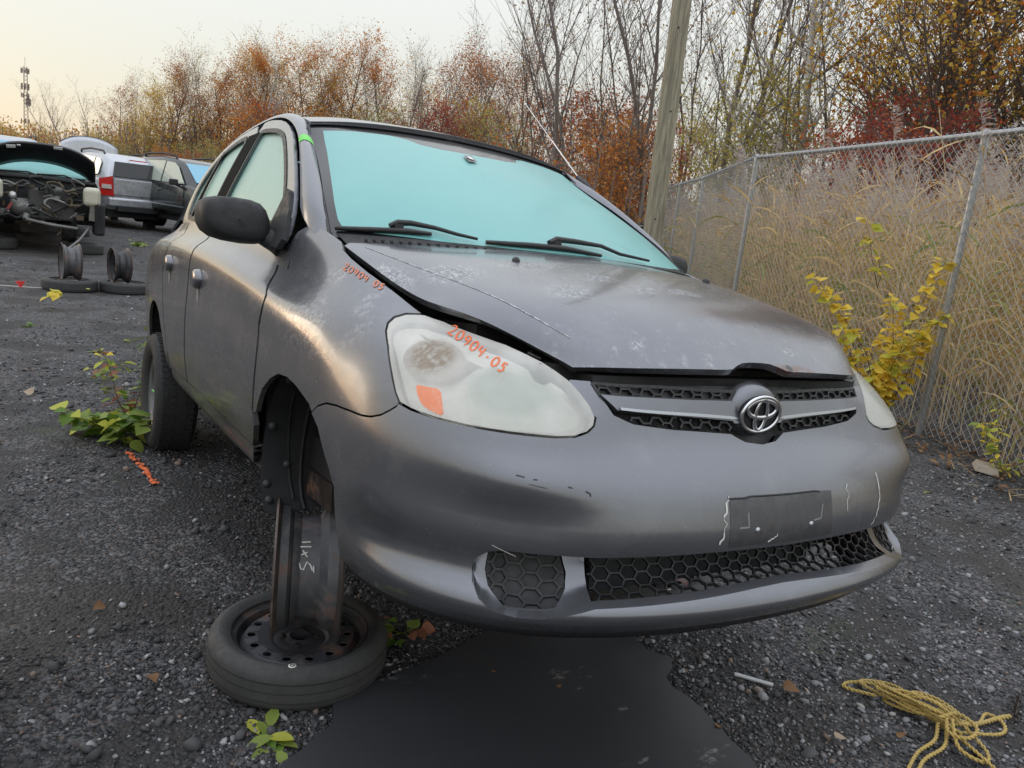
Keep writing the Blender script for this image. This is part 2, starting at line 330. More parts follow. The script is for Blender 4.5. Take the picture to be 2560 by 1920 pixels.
DATA = {"G":[[[.787,.0,.225],[.777,-.221,.226],[.731,-.434,.228],[.653,-.593,.231],[.54,-.695,.234],[.401,-.752,.236],[.24,-.775,.245],[.05,-.785,.262],[-.18,-.79,.283],[-.45,-.785,.297],[-.9,-.78,.305],[-1.4,-.78,.325],[-1.95,-.775,.345],[-2.4,-.765,.36],[-2.85,-.74,.375],[-3.2,-.64,.385],[-3.35,-.35,.39],[-3.39,.0,.39]],[[.823,.0,.248],[.813,-.222,.25],[.768,-.44,.253],[.688,-.607,.257],[.568,-.711,.261],[.417,-.769,.264],[.245,-.788,.275],[.05,-.8,.292],[-.18,-.806,.311],[-.45,-.803,.322],[-.9,-.8,.33],[-1.4,-.8,.35],[-1.95,-.795,.372],[-2.4,-.785,.39],[-2.85,-.76,.405],[-3.2,-.66,.415],[-3.36,-.36,.42],[-3.41,.0,.42]],[[.845,.0,.284],[.835,-.222,.286],[.789,-.445,.288],[.704,-.615,.291],[.58,-.722,.295],[.422,-.78,.298],[.247,-.797,.315],[.05,-.81,.332],[-.18,-.816,.35],[-.45,-.815,.361],[-.9,-.813,.371],[-1.4,-.814,.391],[-1.95,-.809,.414],[-2.4,-.8,.435],[-2.85,-.775,.45],[-3.2,-.675,.46],[-3.37,-.36,.465],[-3.42,.0,.465]],[[.799,.0,.329],[.789,-.22,.331],[.747,-.434,.334],[.673,-.596,.337],[.561,-.701,.341],[.416,-.766,.346],[.245,-.802,.362],[.05,-.817,.381],[-.18,-.825,.4],[-.45,-.826,.415],[-.9,-.827,.43],[-1.4,-.827,.45],[-1.95,-.823,.472],[-2.4,-.815,.492],[-2.85,-.79,.507],[-3.2,-.69,.517],[-3.38,-.37,.522],[-3.43,.0,.522]],[[.806,.0,.395],[.796,-.22,.397],[.757,-.437,.4],[.685,-.603,.403],[.572,-.709,.407],[.42,-.775,.413],[.245,-.808,.426],[.05,-.822,.45],[-.18,-.831,.472],[-.45,-.834,.492],[-.9,-.836,.515],[-1.4,-.837,.535],[-1.95,-.833,.558],[-2.4,-.826,.577],[-2.85,-.8,.592],[-3.2,-.7,.602],[-3.38,-.37,.607],[-3.43,.0,.607]],[[.803,.0,.455],[.793,-.22,.457],[.756,-.438,.46],[.684,-.605,.464],[.57,-.709,.469],[.418,-.776,.476],[.242,-.808,.492],[.05,-.822,.522],[-.18,-.832,.548],[-.45,-.836,.572],[-.9,-.839,.6],[-1.4,-.84,.622],[-1.95,-.837,.645],[-2.4,-.831,.665],[-2.85,-.805,.68],[-3.2,-.7,.69],[-3.37,-.37,.695],[-3.42,.0,.695]],[[.785,.0,.512],[.775,-.22,.514],[.742,-.437,.518],[.689,-.618,.524],[.565,-.713,.531],[.408,-.776,.54],[.235,-.803,.56],[.05,-.818,.595],[-.18,-.829,.625],[-.45,-.834,.652],[-.9,-.838,.685],[-1.4,-.839,.71],[-1.95,-.836,.735],[-2.4,-.831,.755],[-2.85,-.805,.77],[-3.2,-.7,.78],[-3.36,-.37,.785],[-3.41,.0,.785]],[[.742,.0,.566],[.732,-.22,.567],[.708,-.434,.568],[.664,-.61,.575],[.545,-.708,.588],[.388,-.768,.605],[.222,-.793,.632],[.048,-.811,.672],[-.18,-.823,.704],[-.45,-.828,.735],[-.9,-.833,.775],[-1.4,-.834,.805],[-1.95,-.831,.83],[-2.4,-.825,.848],[-2.85,-.798,.86],[-3.2,-.69,.87],[-3.34,-.36,.875],[-3.39,.0,.875]],[[.705,.0,.612],[.696,-.22,.612],[.682,-.432,.612],[.638,-.603,.628],[.512,-.695,.65],[.355,-.748,.683],[.2,-.772,.72],[.04,-.795,.76],[-.18,-.809,.795],[-.45,-.815,.833],[-.9,-.819,.888],[-1.4,-.82,.93],[-1.95,-.818,.955],[-2.4,-.805,.965],[-2.85,-.77,.97],[-3.19,-.66,.975],[-3.3,-.35,.975],[-3.34,.0,.975]],[[.69,.0,.67],[.675,-.22,.67],[.655,-.43,.67],[.59,-.586,.69],[.458,-.665,.72],[.305,-.712,.757],[.165,-.728,.803],[.02,-.742,.836],[-.18,-.746,.862],[-.45,-.75,.888],[-.9,-.76,.945],[-1.4,-.766,.985],[-1.95,-.765,1.01],[-2.4,-.745,1.025],[-2.85,-.7,1.03],[-3.15,-.6,1.03],[-3.24,-.32,1.03],[-3.28,.0,1.03]],[[.675,.0,.722],[.655,-.22,.722],[.618,-.425,.722],[.53,-.56,.745],[.4,-.625,.772],[.25,-.65,.812],[.12,-.665,.862],[.0,-.683,.902],[-.18,-.693,.945],[-.45,-.712,.985],[-.9,-.728,1.03],[-1.4,-.735,1.06],[-1.95,-.732,1.085],[-2.4,-.7,1.09],[-2.85,-.62,1.07],[-3.1,-.52,1.06],[-3.18,-.28,1.06],[-3.2,.0,1.06]],[[.667,.0,.744],[.644,-.22,.744],[.598,-.422,.744],[.497,-.546,.768],[.368,-.603,.794],[.22,-.616,.835],[.095,-.63,.887],[-.011,-.651,.93],[-.18,-.664,.98],[-.45,-.691,1.026],[-.9,-.71,1.066],[-1.4,-.718,1.092],[-1.95,-.714,1.116],[-2.4,-.675,1.117],[-2.85,-.576,1.087],[-3.073,-.476,1.073],[-3.147,-.258,1.073],[-3.156,.0,1.073]]],"H":[[[.0,.0,.998],[-.015,-.2,.994],[-.06,-.4,.985],[-.135,-.56,.978],[-.205,-.666,.97]],[[.17,.0,.969],[.155,-.2,.965],[.115,-.4,.957],[.055,-.555,.938],[.0,-.65,.909]],[[.37,.0,.922],[.36,-.2,.918],[.33,-.385,.91],[.285,-.535,.888],[.25,-.628,.845]],[[.555,.0,.852],[.547,-.2,.85],[.525,-.38,.845],[.485,-.505,.835],[.43,-.578,.815]],[[.692,.0,.752],[.682,-.2,.75],[.655,-.345,.745],[.632,-.41,.742],[.606,-.455,.738]]],"W":[[[.015,.0,.985],[-.02,-.25,.983],[-.115,-.48,.985],[-.225,-.615,.985],[-.285,-.672,.985]],[[-.225,.0,1.118],[-.252,-.24,1.115],[-.325,-.46,1.11],[-.412,-.592,1.104],[-.458,-.64,1.1]],[[-.47,.0,1.243],[-.49,-.23,1.239],[-.548,-.44,1.228],[-.612,-.56,1.214],[-.648,-.604,1.206]],[[-.71,.0,1.35],[-.722,-.22,1.345],[-.762,-.415,1.331],[-.802,-.528,1.315],[-.825,-.571,1.306]],[[-.935,.0,1.434],[-.938,-.21,1.429],[-.945,-.39,1.417],[-.95,-.5,1.404],[-.95,-.545,1.395]]],"hl":[[3.429,10.552],[3.115,10.883],[2.782,11.0],[2.577,11.0],[2.33,10.96],[2.145,10.767],[2.004,10.547],[1.888,10.225],[1.791,9.891],[1.714,9.451],[1.656,9.037],[1.629,8.646],[1.652,8.357],[1.713,8.106],[1.826,7.892],[1.962,7.798],[2.172,7.733],[2.434,7.637],[2.708,7.519],[3.011,7.405],[3.251,7.362],[3.376,7.403],[3.438,7.649],[3.527,8.189],[3.643,8.795],[3.754,9.142],[3.786,9.379],[3.758,9.668],[3.654,10.043]],"hlbump":[[1.607,8.652],[1.633,8.32],[1.704,8.023],[1.823,7.786],[1.964,7.682],[2.174,7.623],[2.435,7.533],[2.708,7.419],[3.01,7.31],[3.258,7.262],[3.398,7.298]],"hlfend":[[3.4,7.339],[3.462,7.608],[3.557,8.15],[3.676,8.751],[3.792,9.113],[3.833,9.372],[3.802,9.691],[3.69,10.099],[3.495,10.548]],"seam":[[4.791,5.178],[4.691,5.558],[4.529,5.897],[4.333,6.106],[4.087,6.269],[3.864,6.383],[3.733,6.503],[3.598,6.726],[3.495,6.995],[3.414,7.247]],"archr":[[6.505,1.991],[6.414,2.766],[6.331,3.409],[6.234,4.001],[6.131,4.499],[5.896,5.116],[5.679,5.501],[5.43,5.627],[5.214,5.573],[5.002,5.44],[4.87,5.351]],"archf":[[4.79,5.155],[4.633,4.87],[4.504,4.362],[4.345,3.772],[4.254,3.274],[4.252,2.267],[4.223,1.206]],"fhood":[[3.489,10.543],[3.877,10.474],[4.285,10.368],[4.761,10.349],[5.315,10.413],[5.604,10.519],[5.766,10.793]],"pil":[[6.244,10.98],[6.384,11.0],[6.58,10.943],[6.737,10.486],[6.806,10.091]],"dgap":[[6.712,9.659],[6.545,9.188],[6.848,9.179],[6.347,7.813],[6.358,7.355],[6.432,6.705],[6.396,5.844],[6.385,5.163],[6.408,4.243],[6.433,3.309]],"silltop":[[10.839,1.491],[8.904,1.854],[7.69,1.728],[6.566,1.625]],"rdgap":[[11.554,6.658],[11.421,5.75],[11.281,4.833],[11.08,3.254],[10.992,2.393],[11.108,1.341]],"rarch":[[11.138,1.313],[10.992,2.393],[11.134,3.223],[11.469,4.098],[11.954,4.65]],"grl":[[1.78,9.98],[1.601,10.049],[1.54,9.431],[1.452,8.763],[1.282,8.444],[.894,8.183],[.311,7.956],[.178,7.526],[.072,7.381]],"hexu":[[1.59,9.981],[.993,9.935],[.516,9.795],[.221,9.791],[.3,9.357],[.693,9.363],[1.168,9.449],[1.547,9.485]],"bar":[[1.548,9.472],[1.168,9.436],[.694,9.343],[.3,9.336],[.174,9.161],[.205,8.422],[.275,8.422],[.29,8.522],[.875,8.726],[1.423,8.931]],"chrome":[[1.405,9.017],[.872,8.857],[.304,8.701],[.239,8.61],[.306,8.582],[.875,8.739],[1.401,8.922]],"hexl":[[1.436,8.789],[.876,8.696],[.308,8.502],[.264,8.214],[.288,8.054],[.89,8.29],[1.265,8.487]],"txt_h":[[3.008,10.567],[2.45,9.673]],"teal":[[3.472,3.717],[3.51,2.801],[3.624,1.828],[3.716,.96],[3.737,.473],[3.686,.288]],"st_h":[[[2.969,10.882],[2.96,10.931],[2.952,10.98],[2.944,11.0],[2.931,11.0],[2.919,11.0],[2.907,11.0],[2.907,10.943],[2.907,10.88],[2.908,10.818],[2.918,10.756],[2.929,10.695],[2.94,10.635],[2.962,10.554],[2.985,10.474],[3.007,10.397],[2.982,10.379],[2.959,10.361],[2.936,10.342]],[[2.818,10.891],[2.83,10.857],[2.842,10.822],[2.854,10.788],[2.863,10.713],[2.872,10.64],[2.881,10.568],[2.883,10.485],[2.886,10.405],[2.888,10.328],[2.88,10.302],[2.873,10.276],[2.865,10.251],[2.854,10.289],[2.842,10.327],[2.83,10.366],[2.822,10.444],[2.813,10.524],[2.804,10.607],[2.804,10.679],[2.803,10.753],[2.802,10.828],[2.807,10.849],[2.813,10.87],[2.818,10.891]],[[2.714,10.535],[2.714,10.591],[2.714,10.647],[2.714,10.705],[2.723,10.713],[2.732,10.721],[2.741,10.729],[2.75,10.681],[2.758,10.633],[2.767,10.585],[2.766,10.532],[2.766,10.479],[2.765,10.428],[2.756,10.429],[2.746,10.43],[2.737,10.431],[2.727,10.484],[2.717,10.538],[2.706,10.593],[2.717,10.504],[2.728,10.417],[2.739,10.333],[2.751,10.266],[2.763,10.2],[2.775,10.136]],[[2.637,10.576],[2.648,10.548],[2.659,10.519],[2.67,10.491],[2.679,10.426],[2.688,10.363],[2.698,10.301],[2.701,10.228],[2.705,10.158],[2.709,10.091],[2.703,10.066],[2.697,10.042],[2.691,10.019],[2.68,10.05],[2.669,10.082],[2.658,10.113],[2.649,10.18],[2.64,10.248],[2.631,10.318],[2.629,10.381],[2.627,10.447],[2.624,10.514],[2.629,10.535],[2.633,10.555],[2.637,10.576]],[[2.57,10.442],[2.584,10.354],[2.597,10.269],[2.611,10.187],[2.597,10.153],[2.583,10.119],[2.569,10.085]],[[2.54,10.347],[2.563,10.186],[2.586,10.036],[2.608,9.894]],[[2.533,9.995],[2.528,9.986],[2.522,9.976],[2.516,9.966]],[[2.414,10.124],[2.424,10.103],[2.434,10.083],[2.443,10.062],[2.453,10.012],[2.462,9.963],[2.471,9.914],[2.476,9.856],[2.48,9.799],[2.485,9.743],[2.48,9.722],[2.476,9.701],[2.471,9.68],[2.461,9.705],[2.451,9.73],[2.44,9.755],[2.431,9.809],[2.422,9.863],[2.413,9.919],[2.41,9.97],[2.407,10.021],[2.404,10.074],[2.408,10.09],[2.411,10.107],[2.414,10.124]],[[2.326,9.943],[2.336,9.954],[2.346,9.966],[2.357,9.977],[2.365,9.928],[2.373,9.88],[2.381,9.833],[2.375,9.824],[2.368,9.816],[2.362,9.807],[2.366,9.759],[2.37,9.712],[2.374,9.665],[2.384,9.636],[2.394,9.607],[2.404,9.578],[2.41,9.594],[2.416,9.609],[2.423,9.625]]],"st_f":[[[5.307,10.087],[5.304,10.106],[5.3,10.125],[5.297,10.143],[5.282,10.147],[5.267,10.15],[5.252,10.154],[5.244,10.135],[5.236,10.115],[5.228,10.096],[5.232,10.072],[5.237,10.048],[5.241,10.024],[5.258,9.988],[5.275,9.952],[5.293,9.917],[5.26,9.921],[5.227,9.925],[5.195,9.929]],[[5.133,10.171],[5.141,10.153],[5.15,10.135],[5.159,10.117],[5.159,10.089],[5.159,10.061],[5.159,10.033],[5.15,10.005],[5.141,9.977],[5.131,9.949],[5.117,9.944],[5.103,9.939],[5.089,9.935],[5.08,9.955],[5.072,9.976],[5.063,9.996],[5.066,10.028],[5.068,10.06],[5.071,10.093],[5.082,10.116],[5.092,10.139],[5.103,10.163],[5.113,10.166],[5.123,10.168],[5.133,10.171]],[[4.947,10.136],[4.957,10.154],[4.967,10.173],[4.977,10.191],[4.989,10.187],[5.001,10.182],[5.013,10.177],[5.016,10.155],[5.018,10.134],[5.021,10.112],[5.011,10.095],[5.001,10.078],[4.991,10.061],[4.979,10.069],[4.967,10.076],[4.956,10.084],[4.953,10.11],[4.95,10.136],[4.947,10.162],[4.944,10.124],[4.942,10.086],[4.94,10.048],[4.942,10.015],[4.945,9.982],[4.948,9.949]],[[4.858,10.217],[4.866,10.197],[4.874,10.178],[4.882,10.159],[4.881,10.129],[4.881,10.099],[4.88,10.069],[4.87,10.039],[4.861,10.009],[4.851,9.979],[4.838,9.974],[4.825,9.969],[4.811,9.964],[4.804,9.986],[4.796,10.008],[4.788,10.03],[4.791,10.064],[4.794,10.098],[4.797,10.133],[4.808,10.158],[4.819,10.183],[4.83,10.208],[4.839,10.211],[4.849,10.214],[4.858,10.217]],[[4.747,10.237],[4.745,10.191],[4.744,10.146],[4.743,10.102],[4.717,10.102],[4.691,10.102],[4.665,10.102]],[[4.688,10.235],[4.682,10.149],[4.675,10.065],[4.67,9.983]],[[4.475,10.306],[4.482,10.284],[4.489,10.262],[4.496,10.24],[4.495,10.207],[4.494,10.174],[4.493,10.142],[4.484,10.11],[4.475,10.079],[4.466,10.048],[4.454,10.044],[4.443,10.04],[4.431,10.036],[4.424,10.061],[4.417,10.086],[4.411,10.111],[4.414,10.147],[4.417,10.184],[4.42,10.221],[4.43,10.247],[4.44,10.273],[4.45,10.3],[4.458,10.302],[4.467,10.304],[4.475,10.306]],[[4.316,10.368],[4.332,10.356],[4.348,10.344],[4.364,10.332],[4.361,10.298],[4.359,10.264],[4.356,10.23],[4.346,10.237],[4.336,10.243],[4.325,10.249],[4.317,10.221],[4.309,10.194],[4.301,10.167],[4.306,10.138],[4.31,10.11],[4.315,10.082],[4.327,10.08],[4.339,10.078],[4.352,10.076]]],"st_b":[],"w1b":[[-.303,-.653,1.007],[-.232,-.579,1.009],[-.172,-.493,1.013],[-.136,-.437,1.011]],"w1a":[[-.21,-.532,1.019],[-.211,-.508,1.03],[-.194,-.476,1.032],[-.151,-.42,1.024],[-.107,-.374,1.011],[-.076,-.326,1.003]],"w2b":[[-.069,-.302,1.003],[-.049,-.172,1.008],[-.036,-.055,1.01],[-.023,.066,1.002]],"w2a":[[-.053,-.105,1.017],[-.072,-.069,1.03],[-.066,-.005,1.03],[-.073,.098,1.028],[-.047,.153,1.009],[-.06,.282,1.001]],"visor":[[-.905,-.507,1.376],[-.857,-.36,1.383],[-.8,-.207,1.377],[-.726,-.195,1.349],[-.695,-.153,1.339],[-.711,.084,1.348],[-.765,.117,1.368],[-.874,.43,1.378]],"stick":[[-.673,-.079,1.333],[-.693,-.037,1.342],[-.618,-.05,1.31],[-.609,-.088,1.305]],"scuff":[[.201,-.533,.91],[.195,-.321,.949],[.081,-.642,.887],[.314,-.188,.931],[.422,-.34,.89],[.402,-.117,.909],[.4,.023,.913],[.637,.151,.792],[.619,-.303,.79]],"crease":[[-.082,-.611,.952],[.135,-.569,.912],[.357,-.531,.872],[.49,-.499,.835],[.574,-.442,.794]],"rusthole":[[.683,.104,.757]],"noz":[[.162,-.333,.955]],"sillf":[[6.57,1.53],[6.662,.951],[6.838,.233]],"amber":[[3.225,8.158],[3.088,8.235],[2.96,8.359],[2.934,7.958],[2.913,7.512],[3.029,7.527],[3.132,7.61],[3.192,7.875]],"brown":[[2.76,9.546],[2.782,9.289],[2.83,9.047],[2.9,8.833],[2.986,8.657],[3.083,8.525],[3.183,8.443],[3.28,8.417],[3.364,8.452],[3.426,8.548],[3.46,8.701],[3.462,8.902],[3.435,9.138],[3.382,9.393],[3.306,9.652],[3.207,9.892],[3.094,10.081],[2.98,10.176],[2.881,10.147],[2.809,10.007],[2.769,9.794]],"bowl":[[2.717,9.223],[2.633,9.574],[2.441,9.909],[2.184,9.918],[1.981,9.671],[1.809,9.189],[1.719,8.671],[1.759,8.306],[1.902,8.052],[2.169,7.897],[2.433,7.763],[2.665,7.666],[2.724,8.216],[2.739,8.732]],"crease_uv":[[3.706,.208],[3.633,.43],[3.512,.884],[3.421,1.38],[3.336,1.882],[3.293,2.404],[3.253,2.774],[3.218,3.058],[3.143,3.326],[3.041,3.532]]}
# ------------------------------------------------------------------ car paint and other vehicle materials
def paint(name, base=(.180, .186, .205), hood=False, side=False):
    m = Mat(name, base, .26, .68, Coat_Weight=.5, Coat_Roughness=.10)
    chalk = m.noise(7, 7, .72)
    m.tint(m.ramp(chalk, .50, .78), (.34, .34, .35), .22)
    fine = m.noise(160, 3, .7, (1, 1, 1)); sp = m.noise(42, 5, .75)
    m.tint(m.math('MULTIPLY', m.ramp(fine, .62, .75), m.ramp(sp, .5, .62)), (.55, .55, .55), .45)
    ro = m.ramp(chalk, .3, .75, .21, .31)
    if hood:
        sc = None
        for c, r in zip(DATA['scuff'], ((.12, .10, .06), (.10, .13, .06), (.16, .06, .08), (.07, .10, .06), (.075, .10, .06), (.06, .10, .05), (.05, .10, .05), (.02, .03, .02), (.02, .03, .02))):
            q = m.spot(c, r, .85); sc = q if sc is None else m.math('MAXIMUM', sc, q)
        cr = m.ramp(m.noise(95, 5, .75, (1, 1.0, 1), 1.2), .48, .62)
        m.tint(m.math('MULTIPLY', sc, cr), (.66, .66, .65), .8)
        f2 = m.noise(24, 8, .8); ff = m.ramp(m.axis(0), .42, .66)
        m.tint(m.math('MULTIPLY', m.ramp(f2, .54, .66), ff), (.42, .41, .42), .55)
        rh = DATA['rusthole'][0]
        ru = m.math('MULTIPLY', m.spot((rh[0] + .01, rh[1] - .01, rh[2] - .005), (.05, .13, .022), .5), m.ramp(m.noise(60, 6, .7), .40, .55))
        m.tint(ru, (.16, .075, .045), .9)
        m.tint(m.spot((rh[0], rh[1], rh[2] + .002), (.02, .012, .008), .2), (.01, .008, .008), 1)
        ro = m.math('MAXIMUM', ro, m.math('MULTIPLY', sc, .5))
    if side:
        z = m.axis(2); low = m.ramp(z, .82, .42)
        dr = m.ramp(m.noise(5, 6, .7, (.35, 1, 1.8)), .30, .60); m.tint(m.math('MULTIPLY', low, dr), (.040, .039, .036), .9); m.set('Metallic', m.ramp(m.math('MULTIPLY', low, dr), 0, 1, .6, .05))
        mo = m.math('MULTIPLY', m.ramp(z, .66, .42), m.ramp(m.noise(6, 6, .75, (.7, 1, 3)), .50, .62))
        m.tint(mo, (.085, .10, .03), .6)
        sp2 = m.noise(55, 3, .6, (1, 1, 3.2)); m.tint(m.math('MULTIPLY', m.math('MULTIPLY', low, m.ramp(sp2, .66, .72)), 1.0), (.42, .42, .40), .8)
        ro = m.math('MAXIMUM', ro, m.math('MULTIPLY', low, m.ramp(m.noise(9, 6, .7), .3, .6, .25, .5)))
        cr = m.ramp(m.voronoi(120, 'DISTANCE_TO_EDGE', stretch=(1, 1, 1.6)), .0, .08, 1, 0)
        zone = m.math('MULTIPLY', m.spot((-.05, -.78, .80), (.36, .2, .16), .45), m.ramp(m.noise(5, 4), .42, .5))
        m.tint(m.math('MULTIPLY', zone, m.ramp(m.noise(70, 4, .8), .45, .6)), (.42, .42, .42), .55)
    m.set('Roughness', ro)
    m.bump(m.noise(260, 2, .5), .03, .001)
    return m.m
PAINT = paint('worn_grey_paint'); PAINT_H = paint('chalky_hood_paint', hood=True); PAINT_S = paint('dirty_side_paint', side=True)
BLACKP = simple('black_plastic', (.022, .022, .024), .48, 0, 40, .3, (5, .1, .002))
MATTE = simple('dusty_black_plastic', (.03, .031, .033), .62, 0, 14, .4, (9, .2, .003))
DARK = simple('near_black_metal', (.02, .02, .021), .7, 0, 12, .3)  # one even near-black tone for undersides, hollows and bolts
GLOSSB = Mat('black_glass_border', (.012, .012, .014), .12, 0, .6).m
RUBBER = simple('tyre_rubber', (.060, .060, .060), .75, 0, 25, .35, (6, .25, .003))
def rusty(name, base, amt=.6, sc=7):
    m = Mat(name, base, .55, .35)
    a = m.noise(sc, 7, .75); m.tint(m.ramp(a, .52, .66), (.22, .105, .065), amt); m.tint(m.ramp(m.noise(sc * 3.1, 6, .7), .55, .7), (.20, .18, .16), .35)
    m.set('Metallic', m.ramp(a, .48, .6, .45, 0.)); m.set('Roughness', m.ramp(a, .4, .65, .42, .85)); m.bump(m.noise(sc * 12, 4), .2, .003); return m.m
STEEL = rusty('painted_steel_rim', (.12, .122, .13), .6); STEEL_D = rusty('black_steel_rim', (.05, .052, .056), .3, 5)
RUST = rusty('rusty_frame', (.05, .04, .036), .8, 9)
CHROME = Mat('chrome', (.72, .73, .75), .12, 1.0).m
SATIN = Mat('satin_chrome_strip', (.42, .44, .46), .28, .9).m
ORANGE = Mat('orange_marker', (.80, .17, .06), .7).m
GREENM = Mat('green_marker', (.22, .72, .16), .7).m
CHALKW = Mat('white_chalk', (.75, .74, .70), .8).m
WHITEP = Mat('white_paper', (.7, .7, .69), .7).m
def fogglass(name, base, edge):
    m = Mat(name, base, .4, 0, .4, Coat_Weight=.2, Coat_Roughness=.15)
    f = m.noise(2.6, 5, .6); m.tint(m.ramp(f, .35, .7), edge, .5)
    m.tint(m.ramp(m.noise(120, 3, .6), .60, .75), tuple(c * .8 for c in base), .25)
    m.tint(m.math('MULTIPLY', m.ramp(m.noise(4, 6, .7), .58, .72), m.ramp(m.noise(30, 5, .7), .4, .65)), tuple(c * .55 for c in base), .35)
    m.set('Roughness', m.ramp(f, .3, .7, .3, .5)); return m.m
TEAL = fogglass('fogged_teal_glass', (.17, .44, .425), (.26, .55, .515))
TEAL_S = fogglass('fogged_pale_side_glass', (.33, .57, .51), (.41, .61, .53))

BODY = Surf(DATA['G']); HOOD = Surf(DATA['H']); WS = Surf(DATA['W'])

# ------------------------------------------------------------------ the grey sedan (x forward, y left, z up; origin under the front axle)
CARM = Matrix(((0.0, 0.999707, 0.024202, 0), (-0.995507, -0.002292, 0.094665, 0), (0.094693, -0.024093, 0.995215, 0.29279), (0, 0, 0, 1)))
car = empty('grey_sedan', mat=CARM)
tag(car, 'dark grey four-door sedan propped on wheels, its hood popped open a crack', 'car')
def dat(k, rev=False): return [tuple(p) for p in (DATA[k][::-1] if rev else DATA[k])]

# --- front bumper: lower skin with one wide scoop cut into it
scoop_top = [(0, 3.25), (.8, 3.24), (1.68, 3.16), (1.97, 3.2), (2.41, 3.21), (2.53, 3.07), (2.62, 2.78), (2.65, 2.48)]
scoop_bot = [(2.63, 2.02), (2.56, 1.54), (2.45, 1.22), (2.27, 1.06), (2.05, 1.16), (1.88, 1.38), (1.72, 1.58), (.93, 1.74), (.28, 1.88), (0, 1.92)]
seam = dat('seam'); archf = dat('archf'); grl = dat('grl')
bseam = [(u, v - .07) for u, v in seam]
bp = [(0, 0), (1, 0), (2, 0), (3, 0), (4.0, 0), (4.24, .25)] + archf[:0:-1] + [(archf[0][0], archf[0][1] - .03)] + bseam[1:] + dat('hlbump', True) + [(1.72, 9.0), (1.80, 9.75)] + grl[:-1] + [(0, grl[-1][1])]
bp += [(0, 3.25)] + scoop_top[1:] + scoop_bot
bumper = panel('front_bumper', BODY, bp, PAINT, car, .02, sides=(1, -1), rim=.02, label='worn grey front bumper with scuffs and cracked paint')
# scoop: surface from the lip up to the overhanging edge
def curve_uv(pl, us):
    pl = sorted(pl); return np.interp(us, [p[0] for p in pl], [p[1] for p in pl])
us = np.concatenate([np.linspace(0, 2.3, 27), np.linspace(2.36, 2.64, 9)])
Bt = BODY(us, curve_uv(scoop_bot + [(2.65, 2.48)], us)); Tp = BODY(us, curve_uv(scoop_top, us))
dep = .055 * np.clip((2.66 - us) / .35, 0, 1)**.5
inw = np.stack([-np.ones_like(us), .45 * us / 2.65, np.zeros_like(us)], 1); inw /= np.linalg.norm(inw, axis=1)[:, None]
rows = [Bt + [0, 0, -.001], Bt + inw * (dep * .35)[:, None] + [0, 0, .006], Bt * .72 + Tp * .28 + inw * (dep * .85)[:, None], Bt * .45 + Tp * .55 + inw * dep[:, None], Bt * .15 + Tp * .85 + inw * (dep * 1.05)[:, None], Tp + inw * (dep * .95)[:, None] + [0, 0, .004], Tp + [0, 0, .002]]
RG = np.array(rows); SCO = Surf(RG)
nu = len(us) - 1
def tri_u(y):  # scoop u index where |y| is reached (mid row)
    return float(np.interp(y, -RG[3][:, 1], SCO.tu))
uc, uf0, uf1 = tri_u(.452), tri_u(.485), tri_u(.632)
TV = SCO.tv
panel('scoop', SCO, [(uc, TV[0]), (SCO.tu[-1], TV[0]), (SCO.tu[-1], TV[-1]), (uc, TV[-1])], PAINT, bumper, .014, sides=(1, -1), rim=0,
      holes=[[(uf0 + .9, TV[5]), (uf0 + .2, TV[3]), (uf0 + .4, TV[2]), (uf0 + 1.6, TV[1] + .2), (uf1 - 2.5, TV[1] + .2), (uf1 - .6, TV[2]), (uf1, TV[3]), (uf1 - .3, TV[5])]])
panel('scoop_shelf', SCO, [(0, TV[0]), (uc, TV[0]), (uc, TV[1] + .12), (0, TV[1] + .12)], PAINT, bumper, .014, sides=(1, -1), rim=0)
panel('scoop_roof', SCO, [(0, TV[5]), (uc, TV[5]), (uc, TV[-1]), (0, TV[-1])], BLACKP, bumper, .014, sides=(1, -1), rim=0)
